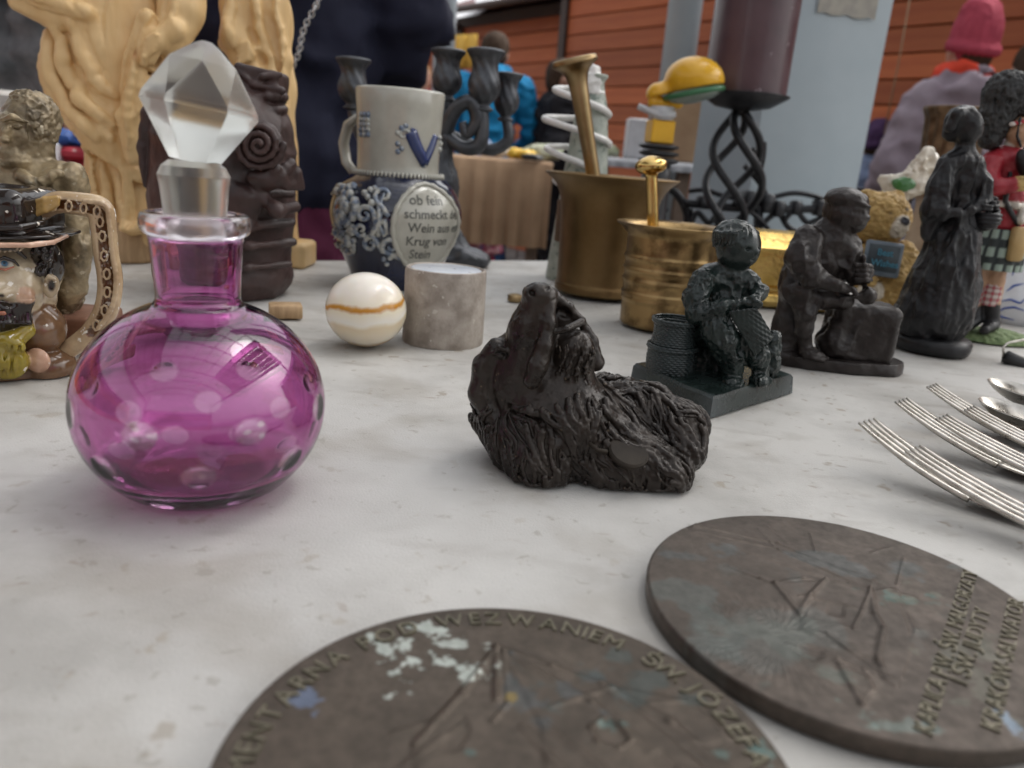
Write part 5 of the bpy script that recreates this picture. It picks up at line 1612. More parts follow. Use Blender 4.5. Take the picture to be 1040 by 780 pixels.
k.cap([(150, 18, -38), (138, 60, -40), (131, 120, -42), (136, 158, -38)], [9, 11, 12, 9], k=1.5)   # hanging fold
k.cap([(141, 22, -46), (129, 70, -47), (122, 128, -46)], [2.5, 3, 2], k=4, op=-1)
k.cap([(112, 30, -46), (104, 72, -48), (122, 106, -44)], [4, 5, 3], k=6, op=-1)
k.cap([(76, 26, -42), (72, 70, -46), (84, 100, -40)], [4, 5, 3], k=7, op=-1)
k.cap([(183, -40, -6), (184, 10, -14), (172, 44, -26)], [24, 21, 16], k=2)                     # sleeve and joined hand at the right
k.cap([(176, 30, -34), (160, 42, -42), (152, 60, -44)], [12, 9, 6], k=4)
for i in range(4): k.cap([(158 - i * 1, 36 + i * 5, -50), (150 - i, 40 + i * 6, -50), (146, 48 + i * 5, -46)], [3.6, 3.3, 2.8], k=1.2)
k.cap([(70, -30, -20), (60, 4, -30), (92, 22, -34)], [22, 18, 14], k=6)
k.cap([(92, 24, -36), (52, 14, -44), (20, 2, -50)], [12, 12, 10], k=1.5)                         # the arm stretched left
k.cap([(86, 12, -48), (40, -4, -56), (14, -14, -58)], [9, 10, 9], k=3)
k.cap([(88, 19, -54), (50, 8, -60), (20, -4, -62)], [1.6, 1.8, 1.4], k=2, op=-1)
k.cap([(100, 170, -18), (112, 234, -12)], [6, 5], k=10); k.cap([(128, 176, -28), (134, 234, -22)], [4, 4], k=8)
k.ell((136, 232, -24), (13, 14, 6), k=3)
k.ell((112, -135, -4), (26, 28, 33), k=8); k.ell((114, -118, -22), (18, 16, 24), k=8); k.ell((114, -138, -32), (5, 7, 8), k=4)
k.cap([(118, 8, -60), (121, 60, -50)], [2, 2], k=4, op=-1)
drape(k, [([(58, 36), (64, 80), (84, 112), (114, 142)], 6, 1), ([(72, 32), (80, 70), (98, 100), (128, 126)], 5, 1), ([(90, 30), (98, 60), (112, 84), (130, 100)], 4.5, 1), ([(54, 60), (62, 96), (84, 132)], 5, 1),
          ([(65, 34), (72, 76), (92, 108), (122, 136)], 3, -1), ([(82, 30), (90, 66), (106, 92), (130, 112)], 2.6, -1), ([(104, 26), (108, 52), (120, 74)], 2.6, -1),
          ([(94, 150), (98, 190), (112, 234)], 4, 1), ([(108, 166), (113, 200), (121, 234)], 4, 1), ([(122, 174), (126, 205), (132, 232)], 3.5, 1), ([(142, 172), (145, 200), (147, 230)], 4, 1),
          ([(101, 158), (106, 196), (117, 234)], 3, -1), ([(115, 170), (120, 204), (127, 234)], 2.5, -1), ([(133, 176), (138, 206), (140, 232)], 3, -1),
          ([(153, 66), (148, 110), (147, 150)], 3.5, 1), ([(163, 60), (157, 92), (153, 120)], 3, 1), ([(122, -10), (118, 20), (122, 48)], 3, -1), ([(100, -20), (96, 6), (104, 24)], 3, -1), ([(176, -10), (172, 20), (162, 36)], 2.6, -1), ([(186, -6), (182, 20)], 3, 1)])
k.obj('robed_figure', m_wood, st1, disp=lambda P, N: 1.8 * ridge(P / np.array((30, 30, 110)), 1) + 0.9 * np.abs(fbm(P / np.array((9, 9, 20)), 2)))
S = spot(287, 268)
st2 = thing('wooden_statue', S, 'smaller pale carved wooden figure behind the brown leather bottle', 'wooden statue', 'pair of carved wooden statues')
k = Sculpt(S, 1.6, k=2); k.box((283, 258, 0), (33, 24, 15), rnd=5); k.obj('pedestal', m_wood, st2, cut_z=0)
k = Sculpt(S, 1.5, k=9)
k.cap([(268, 20, 0), (272, 90, 0), (275, 160, 0), (280, 240, 0)], [26, 25, 25, 23]); k.ell((262, 10, 0), (32, 28, 48)); k.ell((262, -40, 0), (30, 26, 26))
k.cap([(236, -10, -10), (238, 36, -22), (256, 52, -28)], [14, 13, 9], k=6); k.cap([(284, 0, -14), (287, 60, -16), (284, 120, -14)], [10, 9, 8], k=6)
k.cap([(232, 44, -10), (245, 60, -20), (268, 76, -28), (284, 110, -22)], [10, 9, 7, 6], k=6)
for i in range(4): k.cap([(252, 44 + i * 5, -34), (243, 46 + i * 6, -34)], [3.4, 2.8], k=1.5)
k.cap([(266, 10, -30), (270, 60, -36), (276, 130, -30)], [3, 4, 3], k=5, op=-1)
k.ell((262, -82, -2), (18, 19, 23), k=6)
drape(k, [([(262, -20), (268, 30), (280, 70), (286, 110)], 5, 1), ([(252, -10), (258, 30), (272, 70), (280, 120)], 3, -1), ([(240, -10), (236, 24), (242, 50)], 4, 1), ([(280, -10), (288, 30), (290, 90)], 4, 1), ([(272, 0), (282, 50), (288, 84)], 3, -1),
          ([(250, 84), (258, 120), (262, 180)], 5, 1), ([(272, 96), (276, 140), (276, 220)], 5, 1), ([(264, 96), (268, 150), (270, 220)], 3.4, -1), ([(286, 120), (288, 170), (288, 230)], 4, 1)])
k.obj('robed_figure', m_wood, st2, disp=lambda P, N: 2.2 * fbm(P / np.array((22, 22, 50)), 2) + 0.8 * fbm(P / np.array((8, 8, 20)), 2))

# --- leather-covered bottle with a rose
S = spot_front(228, 307, 62)
lv = thing('leather_bottle', S, 'dark brown leather-covered bottle with a rolled leather rose, behind the purple decanter', 'leather bottle')
m_lea = M('dark brown leather', (0.022, 0.011, 0.010), (0.055, 0.028, 0.025), 0.42, ns=30, det=8, bump=0.4, bs=160, bdist=0.0012, spec=0.5, rough2=0.55)
k = Sculpt(S, 1.2, k=8)
k.cap([(228, 150, 0), (227, 210, 0), (228, 268, 0)], [70, 68, 64]); k.ell((228, 277, 0), (66, 66, 26)); k.ell((232, 130, 0), (60, 56, 46))
k.cap([(260, 118, 0), (263, 96, 0)], [26, 22], k=6); k.box((265, 86, 0), (22, 20, 15), rot=(0, 7, 0), rnd=4, k=3); k.cap([(243, 74, -18), (258, 86, -23), (286, 92, -16)], [2, 3.5, 3], k=3); k.cap([(246, 96, -18), (266, 78, -22), (285, 76, -16)], [2.5, 3, 2], k=3)
for (y, r_) in ((100, 25), (109, 27)):
    k.cap([(264 + 24 * math.cos(a), y + 2.5 * math.sin(a * 1 + y), 22 * math.sin(a)) for a in np.linspace(0, 2 * math.pi, 16)], 3, k=3)
for i, (x0, y0, x1, y1, w) in enumerate(((160, 170, 296, 196, 5), (158, 200, 296, 226, 6), (160, 238, 298, 246, 5), (166, 262, 294, 268, 4), (246, 190, 300, 210, 7))):
    k.cap([(x0, y0, -20), ((2 * x0 + x1) / 3, y0 + 10, -54), ((x0 + 2 * x1) / 3, y1 + 4, -62), (x1, y1, -24)], w * .7, k=9)
k.cap([(176, 96, -20), (152, 116, -26), (144, 150, -28), (147, 188, -30)], [12, 7, 5, 1.5], k=5)
for i in range(5): k.cap([(272 + i * 5, 180 + 3 * math.sin(i * 2), -58 + i * 5), (280 + i * 5, 172 + 6 * math.sin(i * 1.7), -60 + i * 5), (290 + i * 4, 190, -50 + i * 4)], [5, 6, 3], k=3)
k.ell((268, 182, -56), (16, 12, 10)); k.ell((240, 208, -58), (24, 10, 20), rot=(0, 25, 0), k=5)
k.obj('bottle', m_lea, lv, cut_z=0, disp=lambda P, N: 1.0 * ridge(P / np.array((40, 40, 22)) + 0.6 * fbm(P / 40, 1)[:, None], 1) + 0.5 * fbm(P / 9, 2))
k = Sculpt(S, 0.9, k=2)
pts = [(263 + (26 - 1.45 * i ** 1.0) * math.cos(i * 0.55), 147 + (26 - 1.45 * i) * math.sin(i * 0.55), -66 - i * 0.9) for i in range(18)]
k.ell((263, 147, -58), (25, 12, 25), k=4)
k.cap([(263 + (25 - 0.62 * i) * math.cos(i * 0.5), 147 + (25 - 0.62 * i) * math.sin(i * 0.5), -66 - i * 0.35) for i in range(38)], [3.6 - i * 0.03 for i in range(38)], k=.8)
k.obj('leather_rose', m_lea, lv, disp=lambda P, N: 0.5 * fbm(P / 6, 2))

# --- bust of an old man
S = spot(40, 352)
m_oldb = M('brown-gold patina', (0.075, 0.055, 0.030), (0.36, 0.28, 0.165), 0.32, metal=0.3, ns=45, det=8, bump=0.35, bs=220, bdist=0.001, spec=0.6, speck=(0.36, 0.31, 0.22), speck_s=120, speck_t=0.64, rough2=0.5)
bu = thing('old_man_bust', S, 'brown and gold bust of an old man facing left, behind the character jug', 'bust')
k = Sculpt(S, 1.5, k=3); k.box((62, 326, 8), (48, 34, 13), rnd=5); k.obj('base', M('red-brown base', (0.16, 0.075, 0.045), (0.25, 0.13, 0.09), 0.5, ns=60), bu, cut_z=0)
k = Sculpt(S, 0.95, k=6)
k.ell((30, 130, 4), (24, 26, 34), k=6); k.ell((34, 118, 8), (23, 26, 24)); k.ell((16, 138, -10), (17, 17, 24), k=6)      # skull and face
k.ell((7, 136, -26), (4.5, 8, 9), rot=(0, 14, 0), k=2); k.ell((5, 142, -31), (4.6, 5, 3.6), k=1.5); k.cap([(14, 136, -30), (22, 146, -28)], [1.4, 1.2], k=2, op=-1)
k.cap([(2, 122, -27), (12, 119, -30), (26, 124, -24)], [2.8, 3.6, 2.6], k=1.5)
k.ell((17, 128, -28), (7, 6, 4), k=1.5, op=-1); k.ell((17, 128.5, -23), (4.3, 4, 2.6), k=.6)
k.cap([(-2, 150, -30), (12, 151, -29)], 1.8, k=1.2, op=-1); k.ell((6, 154, -23), (6, 4, 3), k=3)
k.ell((14, 160, -14), (17, 15, 13), k=5); k.cap([(16, 142, -24), (20, 154, -22)], [1.5, 1.2], k=3, op=-1)
k.ell((39, 141, -6), (4.5, 5, 7.5), k=2.5); k.ell((39.5, 141, -11), (2, 2, 4), k=1.5, op=-1)
k.cap([(34, 156, 4), (34, 175, 4)], [19, 23])
k.ell((24, 196, 4), (50, 32, 30), k=8); k.ell((62, 184, 2), (22, 24, 20), k=6); k.ell((76, 182, -2), (12, 15, 17), k=5); k.ell((-10, 190, 0), (26, 26, 22))
k.cap([(20, 178, -22), (40, 186, -26), (58, 176, -20)], [5, 5, 4], k=4); k.cap([(34, 182, -28), (44, 204, -32), (40, 230, -30)], [3, 3.5, 3], k=4, op=-1)
k.cap([(76, 196, 0), (72, 220, -8), (80, 250, -12)], [13, 15, 12], k=6); k.ell((30, 250, 4), (44, 32, 40), k=8); k.ell((40, 300, 6), (42, 30, 24), k=8)
k.cap([(80, 250, -12), (70, 290, -10), (60, 312, -6)], [13, 15, 14], k=6)
gz = S(30, 118, 0) / S.s
k.obj('bust', m_oldb, bu, disp=lambda P, N: np.where((P[:, 2] > gz[2] - 22) & ((P[:, 0] > gz[0] + 7) | (P[:, 2] > gz[2] + 12 + (P[:, 0] - gz[0]) * -.3)), 2.0 * ridge(P / 5.5, 2), 0) * 0.8 + 1.2 * ridge(P / np.array((16, 16, 22)), 2) * (P[:, 2] < gz[2] - 40) + 0.7 * fbm(P / 6, 2))

# --- character jug
S = spot(6, 372)
m_jug = M('glazed jug colours', (0, 0, 0), (0.62, 0.55, 0.5), 0.16, ns=55, det=7, bump=0.2, bs=200, attr=True, coat=0.25, speck=(0.75, 0.70, 0.62), speck_s=150, speck_t=0.655, bdist=0.0006)
jug = thing('character_jug', S, 'glazed jug shaped as a bearded man in a black hat, at the left edge', 'character jug')
FC, BK, BRN, YE, PK, WH, BL, TN, LIP = range(9)
pal = [(0.56, 0.47, 0.33), (0.022, 0.016, 0.014), (0.19, 0.105, 0.055), (0.34, 0.27, 0.03), (0.66, 0.42, 0.30), (0.70, 0.66, 0.58), (0.10, 0.27, 0.45), (0.42, 0.28, 0.13), (0.42, 0.16, 0.10), (0.60, 0.40, 0.28)]
k = Sculpt(S, 0.8, k=5)
k.ell((0, 295, 0), (52, 46, 58), c=FC); k.ell((30, 270, 6), (30, 34, 34), c=FC)
k.cap([(0, 345, 0), (2, 372, 0)], [56, 60], c=BRN); k.ell((40, 334, -10), (25, 26, 26), c=BRN, k=8); k.ell((52, 372, -8), (24, 26, 20), c=BRN, k=4)
k.ell((38, 366, -34), (13, 6, 13), c=PK, k=2)
k.cap([(-14, 348, -50), (14, 346, -50), (28, 336, -40)], [9, 9, 7], c=YE, k=3); k.ell((6, 366, -48), (22, 16, 20), c=YE, k=3); k.ell((16, 352, -54), (10, 6, 8), c=YE, k=2)
for i in range(6): k.cap([(-8 + i * 7, 352, -62 + i * 1.5), (-10 + i * 7, 384, -62 + i * 1.5)], 1.3, k=3, op=-1)
# beard
k.ell((0, 330, -32), (30, 20, 19), c=BK, k=4); k.cap([(30, 322, -24), (22, 330, -34), (8, 340, -42)], [7, 9, 10], c=BK, k=4)
k.cap([(-14, 312, -50), (-4, 308, -52), (6, 314, -51), (14, 322, -45)], [3, 3, 3, 2.5], c=BK, k=2)
for i in range(16):
    x = -18 + i * 3.1
    k.cap([(x, 316 + abs(x - 4) * -.25, -54 + abs(x) * .5), (x + 2 * math.sin(i), 328, -56 + abs(x) * .5), (x + 1, 341 - abs(x) * .3, -50 + abs(x) * .4)], [1.6, 1.9, 1.2], c=BK, k=1)
k.cap([(-6, 318, -60), (4, 318, -59)], 2.1, c=LIP, k=1)
k.ell((-6, 292, -52), (7, 11, 11), c=FC, k=4); k.ell((2, 298, -52), (5, 7, 5), c=FC, k=2); k.ell((1, 301, -58), (2.4, 3, 1.6), c=BK, k=1, op=-1)
k.ell((18, 290, -27), (23, 20, 27), c=FC, k=14); k.ell((24, 300, -40), (9, 6, 8), c=9, k=8)                             # cheek
k.ell((5, 268, -44), (9.5, 6, 5.2), c=BK, k=2, op=-1); k.ell((5, 268, -40.5), (8, 5, 4.7), c=WH, k=.4)
k.ell((4.5, 267.5, -44.8), (3.3, 1.7, 3.1), c=BL, k=.2); k.ell((4.5, 267.5, -46.2), (1.3, 1, 1.3), c=BK, k=.1)
k.cap([(-5, 265, -47), (4, 261.5, -49), (14, 265, -46), (19, 270, -42)], [1.2, 1.8, 1.7, 1], c=BK, k=.6); k.cap([(-4, 272, -47), (5, 274, -48), (14, 271, -45)], [1, 1.3, .9], c=LIP, k=.6)
k.cap([(-8, 256, -48), (4, 251, -50), (16, 253, -46), (26, 262, -40)], [2.2, 3, 3, 1.8], c=BK, k=1.5)
for i in range(5): k.cap([(0 + i * 5, 256 - i * .3, -51 + i), (4 + i * 5, 249 + i * .6, -51 + i * 1.3)], [1, .8], c=FC, k=.5)
k.cap([(-8, 245, -46), (10, 243, -46), (24, 246, -40)], [1.4, 1.4, 1], k=2, op=-1)
# hair curls and ear
for i in range(8):
    x = 41 + (i % 2) * 7; y = 253 + (i // 2) * 7
    k.cap([(x + 4 * math.cos(a), y + 4.5 * math.sin(a), -26 + (i % 3) * 9 - a) for a in np.linspace(0, 4.5, 6)], [2.6, 2.6, 2.4, 2.2, 1.9, 1.4], c=BK, k=1)
k.ell((48, 268, 0), (12, 22, 24), c=BK, k=3); k.ell((42, 256, -16), (9, 12, 8), c=BK, k=3)
k.ell((52, 291, -20), (7, 7, 12), rot=(0, 14, 0), c=FC, k=2); k.ell((52, 290, -27), (3.6, 4, 7.5), rot=(0, 14, 0), c=BK, k=2, op=-1); k.cap([(47, 284, -26), (50, 281, -27), (56, 284, -26)], [1.5, 1.8, 1.4], c=FC, k=1)
# hat
k.cap([(-10, 246, 0), (4, 244, 0)], [2, 2], c=BK, k=1)
k.ell((4, 236, 2), (70, 64, 7.5), rot=(0, -3, 0), c=BK, k=2)
k.cap([(-30, 250, -50), (0, 249, -58), (30, 249, -48), (54, 246, -30), (68, 240, -6)], [2.6, 2.6, 2.6, 2.4, 2], c=PK, k=1.2)
k.box((0, 213, 0), (46, 44, 24), rnd=14, c=BK, k=3)
k.cap([(-40, 228, -30), (-10, 232, -49), (20, 231, -44), (44, 226, -20)], [3.6, 3.6, 3.6, 3], c=BK, k=1.5)
k.ell((-4, 186, 2), (30, 28, 12), k=4, op=-1)
k.obj('head', m_jug, jug, palette=pal, cut_z=0, smooth_col=2, disp=lambda P, N: 0.5 * fbm(P / np.array((14, 14, 10)), 2))
k = Sculpt(S, 0.8, k=3)
hp = [(36, 218, 2), (56, 206, 2), (80, 207, 2), (101, 212, 2), (105, 228, 2), (108, 258, 2), (112, 286, 2), (108, 314, 2), (94, 336, 2), (74, 352, 2), (56, 362, 2)]
hp0 = hp; hp = [tuple(np.array(q)) for q in smooth3([np.array(p, float) for p in hp0], 4)]; hp = [(float(a), float(b), float(c)) for a, b, c in hp]; hr = np.interp(np.linspace(0, 10, len(hp)), range(11), [9, 10, 10.5, 11.5, 11.5, 11, 11, 10.5, 9.5, 8.5, 9])
k.cap(hp, list(hr), c=0, k=3)
if 0: k.cap(hp, [9, 10, 10.5, 11.5, 11.5, 11, 11, 10.5, 9.5, 8.5, 9], c=0, k=3)
k.cap([(x - 2, y + 3, -9) for x, y, d in hp[4:33]], 4.6, c=1, k=2, op=-1)
k.cap([(x + 6, y - 3, -9) for x, y, d in hp[8:33]], 2.4, c=0, k=1.5)
for i in range(11):
    t = i / 10 * 6.6; j = int(t); f = t - j
    a, b = hp0[1 + j], hp0[min(2 + j, len(hp0) - 1)]
    x, y = a[0] * (1 - f) + b[0] * f - 2, a[1] * (1 - f) + b[1] * f + 3
    k.cap([(x + 3.4 * math.cos(q), y + 5.4 * math.sin(q), -8.5) for q in np.linspace(0, 2 * math.pi, 8)], 1.1, c=0, k=.8)
for i in range(3): k.cap([(32, 207 + i * 6, -10 - i), (46, 203 + i * 5, -11), (58, 201 + i * 3, -9)], [3.2, 3.5, 2.8], c=2, k=1.5)
k.obj('handle', m_jug, jug, palette=[(0.56, 0.42, 0.26), (0.15, 0.065, 0.025), (0.52, 0.34, 0.12)], smooth_col=1)

# --- the stoneware wine jug
S = spot_front(400, 294, 40)
stn = thing('stoneware_jug', S, 'grey and cobalt-blue stoneware wine jug with a verse in an oval medallion', 'jug')
m_grey = M('grey stoneware', (0.38, 0.37, 0.32), (0.46, 0.45, 0.39), 0.2, ns=30, bump=0.06, bs=90, coat=0.4)
m_cob = M('cobalt glaze', (0.005, 0.007, 0.022), (0.02, 0.026, 0.07), 0.1, ns=22, lo=.4, hi=.75, coat=0.6)
m_rel = M('blue-grey relief', (0.13, 0.17, 0.24), (0.44, 0.44, 0.40), 0.2, ns=110, lo=.42, hi=.56, coat=0.4)
body = [(38, 293), (40, 289), (44, 278), (52, 260), (61, 240), (66, 222), (65, 206), (58, 190), (48, 180), (43, 176)]
neck = [(42.5, 178), (41, 174), (41, 165), (42, 140), (44, 110), (45.5, 94), (44.5, 91.5), (42.5, 92), (42, 100), (40, 140), (38, 176)]
pb = smooth_prof(prof_from(S, body), 5); pn = prof_from(S, neck)
MB().lathe(pb, n=96).obj('body', m_cob, stn)
nk = MB().lathe(pn, n=96, close=False)
nk.obj('neck', m_grey, stn)
hb_ = hitter(S, pb); hn = hitter(S, [(r, z) for r, z in pn[:6]])
u_ = S.s
tb_ = MB()
ring_z = prof_from(S, [(1, 175), (1, 179)])
rr_ = 43.5 * u_
for i in range(72):
    a = 2 * math.pi * i / 72
    tb_.tube([(rr_ * math.cos(a), rr_ * math.sin(a), ring_z[0][1] + .001), ((rr_ + 1.2 * u_) * math.cos(a), (rr_ + 1.2 * u_) * math.sin(a), ring_z[1][1])], 1.3 * u_, 6)
tb_.obj('notched_collar', m_grey, stn)
hd_ = MB().tube([S(366, 118, 22), S(354, 126, 32), S(349, 145, 36), S(352, 165, 34), S(362, 178, 26)], [5.5 * u_, 6 * u_, 6 * u_, 6 * u_, 6 * u_], 14, flat=.7)
hd_.obj('handle', m_grey, stn)
def relief(name, curves, mat, hit, parent, off=0.0006, tap=0.55):
    m = MB()
    for pts, rad in curves:
        n = max(4, int(len(pts) * 4)) if len(pts) < 12 else len(pts)
        t = np.linspace(0, 1, n); q = np.linspace(0, 1, len(pts))
        xs = np.interp(t, q, [p[0] for p in pts]); ys = np.interp(t, q, [p[1] for p in pts])
        P = hit(xs, ys, off)
        r_ = [rad * u_ * (1 - tap * (i / (n - 1)) ** 2) if len(pts) > 2 else rad * u_ for i in range(n)]
        m.tube(P, r_, 7)
    return m.obj(name, mat, parent)
def spiral(x, y, r, turns, a0, sgn=1, tail=None):
    pts = []
    for i in range(22):
        t = i / 21; a = a0 + sgn * turns * 2 * math.pi * t; q = r * (1 - 0.82 * t)
        pts.append((x + q * math.cos(a), y + q * math.sin(a)))
    if tail: pts = [tail] + pts
    return pts
cur = [(spiral(397, 199, 10, 1.1, 1.9, 1, (402, 220)), 2.6), (spiral(378, 218, 9, 1.2, -0.4, -1, (392, 240)), 2.8), (spiral(374, 233, 7, 1.2, 0.8, 1), 2.4), (spiral(384, 248, 8, 1.1, -1.2, -1, (396, 256)), 2.6),
       (spiral(404, 250, 9, 1.1, 2.6, 1, (414, 262)), 2.8), (spiral(392, 222, 6, .8, 0, 1, (400, 238)), 2), ([(384, 240), (392, 226), (392, 210), (398, 196)], 2.8), ([(398, 240), (392, 228), (396, 214)], 2), (spiral(362, 254, 7, 1, -1.8, 1), 2.2), ([(404, 262), (412, 256), (416, 262)], 2)]
cur = [([(x - 7, y) for x, y in p_], w_) for p_, w_ in cur]
relief('scroll_ornament', cur, m_rel, hb_, stn, 0.0010)
bb = MB()
for (x, y, r) in [(371, 196, 3.4), (377, 193, 3.4), (374, 200, 3.2), (378, 206, 3.6), (381, 191, 2.8), (390, 263, 2.8), (396, 262, 2.6), (393, 268, 2.6)] + \
        [(350 + (i % 3) * 5 - (i // 3) * .5, 244 + (i // 3) * 4.6, 3) for i in range(9)]:
    p = hb_(x, y, 0.0008)[0]; bb.ball(p, r * u_, 10, 7)
bb.obj('berries', m_rel, stn)['kind'] = 'stuff'
lf = MB()
for i in range(34):
    x = 339 + RNG.rand() * 24; y = 188 + RNG.rand() * 62
    if (x - 366) > 6 * math.sin(y): pass
    p = hb_(x, y, 0.0002)[0]; lf.ball(p, (3.4 + 2.4 * RNG.rand()) * u_, 9, 6, (1, 1, .8 + .7 * RNG.rand()))
    lf.tube(hb_([x - 4, x, x + 5], [y + 3, y - 2, y + 2 * math.sin(i)], 0.0035), [.5 * u_, 1.2 * u_, .4 * u_], 6)
lf.obj('vine_leaves', m_rel, stn)['kind'] = 'stuff'
# medallion
mx, my, ra, rb_ = 436, 226, 39, 43
ml = MB(); V = []; Fs = []
NRG, NS = 10, 48
for i in range(NRG + 1):
    f_ = i / NRG
    for j in range(NS):
        a = 2 * math.pi * j / NS
        V.append((mx + ra * f_ * math.cos(a) * 1.0 + 2 * f_ * math.sin(a), my + rb_ * f_ * math.sin(a)))
offs = np.concatenate([np.full(NS, 0.0022 if i < NRG else 0.0008) for i in range(NRG + 1)])
# the medallion runs past the turned edge: carry it round the body
def wrap(xs, ys, off):
    """picture-like coordinates laid round the body: x by arc length, y by height"""
    xs = np.asarray(xs, float); ys = np.asarray(ys, float)
    zz = np.array([q[1] for q in prof_from(S, [(1, y) for y in np.linspace(170, 300, 27)])])
    z = np.interp(ys, np.linspace(170, 300, 27), zz)
    pz_ = np.array(pb); r = np.interp(z, pz_[:, 1], pz_[:, 0])
    th = (xs - 402) / 66.0 * 0.98
    a = -math.pi / 2 + th + 0.42 * 0
    view = math.atan2(S.B[1] - CAM[1], S.B[0] - CAM[0]) + math.pi
    a = view + th
    rr = r + off
    return np.stack([rr * np.cos(a), rr * np.sin(a), z], -1)
MX = 438
Pm = wrap([v[0] - mx + MX for v in V], [v[1] for v in V], offs)
for i in range(NRG):
    for j in range(NS):
        Fs.append((i * NS + j, i * NS + (j + 1) % NS, (i + 1) * NS + (j + 1) % NS, (i + 1) * NS + j))
Fs = [tuple(reversed(f_)) for f_ in Fs]
ml.add(Pm, Fs)
edge_ = [(MX + ra * math.cos(a) + 2 * math.sin(a), my + rb_ * math.sin(a)) for a in np.linspace(0, 2 * math.pi, 72, endpoint=False)]
ml.tube(wrap([e[0] for e in edge_], [e[1] for e in edge_], 0.0022), [u_ * (2.4 + 0.5 * math.sin(i * 2.0)) for i in range(72)], 8, closed=True)
ml.obj('medallion', m_grey, stn)
parts = []
for (s_, x, y, sz) in (('ob fein', -2, 200, 13), ('schmeckt der', -2, 213, 12.5), ('Wein aus em', 5, 226, 12.5), ('Krug von', 3, 239, 12.5), ('Stein', 2, 252, 12.5)):
    v, f = text_mesh(s_, sz, 0, 0.012 * sz, 'LEFT')
    wmax = v[:, 0].max()
    X = MX - 28 + x * .6 + v[:, 0] * (0.98 if 'c' in s_ or 'W' in s_ else 1.05) + (5 if s_ == 'ob fein' else 0) + (6 if s_ == 'Stein' else 0); Y = y - v[:, 1] + 2
    parts.append((wrap(X, Y, 0.0026), f))
m_ink = M('dark verse', (0.055, 0.06, 0.06), (0.13, 0.13, 0.11), 0.3, ns=150)
lt = join_text(parts, 'verse', stn, m_ink)
# the blue V with scrolls on the neck, grapes at its left
m_vbl = M('cobalt paint', (0.015, 0.025, 0.10), (0.03, 0.05, 0.16), 0.12, coat=.5)
relief('letter_mark', [([(417, 134), (422, 147), (431, 166)], 6.5), ([(431, 166), (438, 150), (442, 138)], 5.0), ([(417, 132), (422, 134)], 3)], m_vbl, hn, stn, -0.0016, .1)
relief('mark_scroll', [(spiral(410, 137, 6, 1.0, -0.2, -1, (420, 150)), 2), ([(419, 142), (430, 172), (442, 148)], 1.3)], m_rel, hn, stn, 0.0002)
gb = MB()
for (x, y) in [(408, 130), (404, 135), (412, 128), (404, 146), (408, 151), (404, 154)] + [(367 + (i % 3) * 3.6, 116 + (i // 3) * 5.2) for i in range(15)] + [(446, 140), (447, 146), (446, 152)]:
    gb.ball(hn(x, y, 0.0003)[0], 2.6 * u_, 9, 6)
gb.obj('grape_relief', m_rel, stn)['kind'] = 'stuff'

# --- pewter candelabrum
S = spot(462, 268)
cnd = thing('candelabrum', S, 'dark grey pewter candelabrum with curling arms, behind the stoneware jug', 'candelabrum')
m_pew = M('dark pewter', (0.06, 0.065, 0.075), (0.11, 0.115, 0.125), 0.36, metal=0.6, ns=50, bump=0.3, bs=160, bdist=0.001, rough2=0.5)
u_ = S.s
k = Sculpt(S, 1.2, k=5)
k.ell((462, 262, 0), (36, 30, 13)); k.cap([(458, 252, 0), (452, 222, 0)], [18, 10]); k.ell((448, 190, 0), (18, 18, 30)); k.cap([(449, 160, 0), (452, 120, 0), (453, 100, 0)], [10, 8, 7]); k.ell((450, 140, 0), (13, 13, 9))
k.cap([(470, 262, -20), (490, 266, -14)], [9, 7])
k.obj('stem', m_pew, cnd, cut_z=0, disp=lambda P, N: 0.8 * np.sin(np.arctan2(P[:, 1], P[:, 0] - (S(450, 200)[0] / S.s)) * 8 + P[:, 2] / 9) + .5 * fbm(P / 5, 2))
def arm(pts, rs):
    MB().tube(smooth3([S(*p) for p in pts]), list(np.interp(np.linspace(0, 1, (len(pts) - 1) * 6 + 1), np.linspace(0, 1, len(pts)), [r * u_ for r in rs])), 12, flat=.8).obj('arm', m_pew, cnd)
arm([(450, 140, -4), (462, 112, -12), (478, 104, -14), (484, 122, -14), (474, 136, -14), (470, 124, -16)], [8, 8, 8, 8, 6, 4])
arm([(454, 138, -4), (470, 150, -10), (486, 148, -12), (490, 130, -12), (490, 112, -12)], [7, 8, 9, 8, 7])
arm([(452, 134, 4), (476, 146, 14), (500, 152, 16), (516, 142, 16), (514, 120, 16)], [7, 7, 7.5, 7, 6])
arm([(446, 140, 0), (410, 160, 0), (376, 150, 0), (362, 128, 0), (358, 112, 0)], [7, 7, 7, 7, 6])
def cup(x, y0, y1, d, r, parent):
    c = S(x, y1, d); top = S(x, y0, d)
    h = top[2] - c[2]; m = S.sc(c) 
    pr = smooth_prof([(r * .35 * m, 0), (r * .62 * m, h * .05), (r * .4 * m, h * .12), (r * .8 * m, h * .26), (r * .92 * m, h * .45), (r * .74 * m, h * .68), (r * .78 * m, h * .82), (r * 1.06 * m, h * .93), (r * 1.1 * m, h * .98), (r * .95 * m, h), (r * .7 * m, h * .97), (r * .55 * m, h * .6)], 4)
    o = MB().lathe(pr, n=64, fn=lambda q, z, a: (q * (1 + 0.05 * math.sin(a * 9 + z * 260) * (0.15 < z / h < .9)), z)).obj('candle_cup', m_pew, parent)
    o.location = c + np.array((0, 0, 0))
cup(358, 59, 112, 0, 16, cnd); cup(453, 50, 104, 0, 16, cnd); cup(490, 50, 114, -12, 17.5, cnd); cup(513, 74, 124, 16, 13.5, cnd)

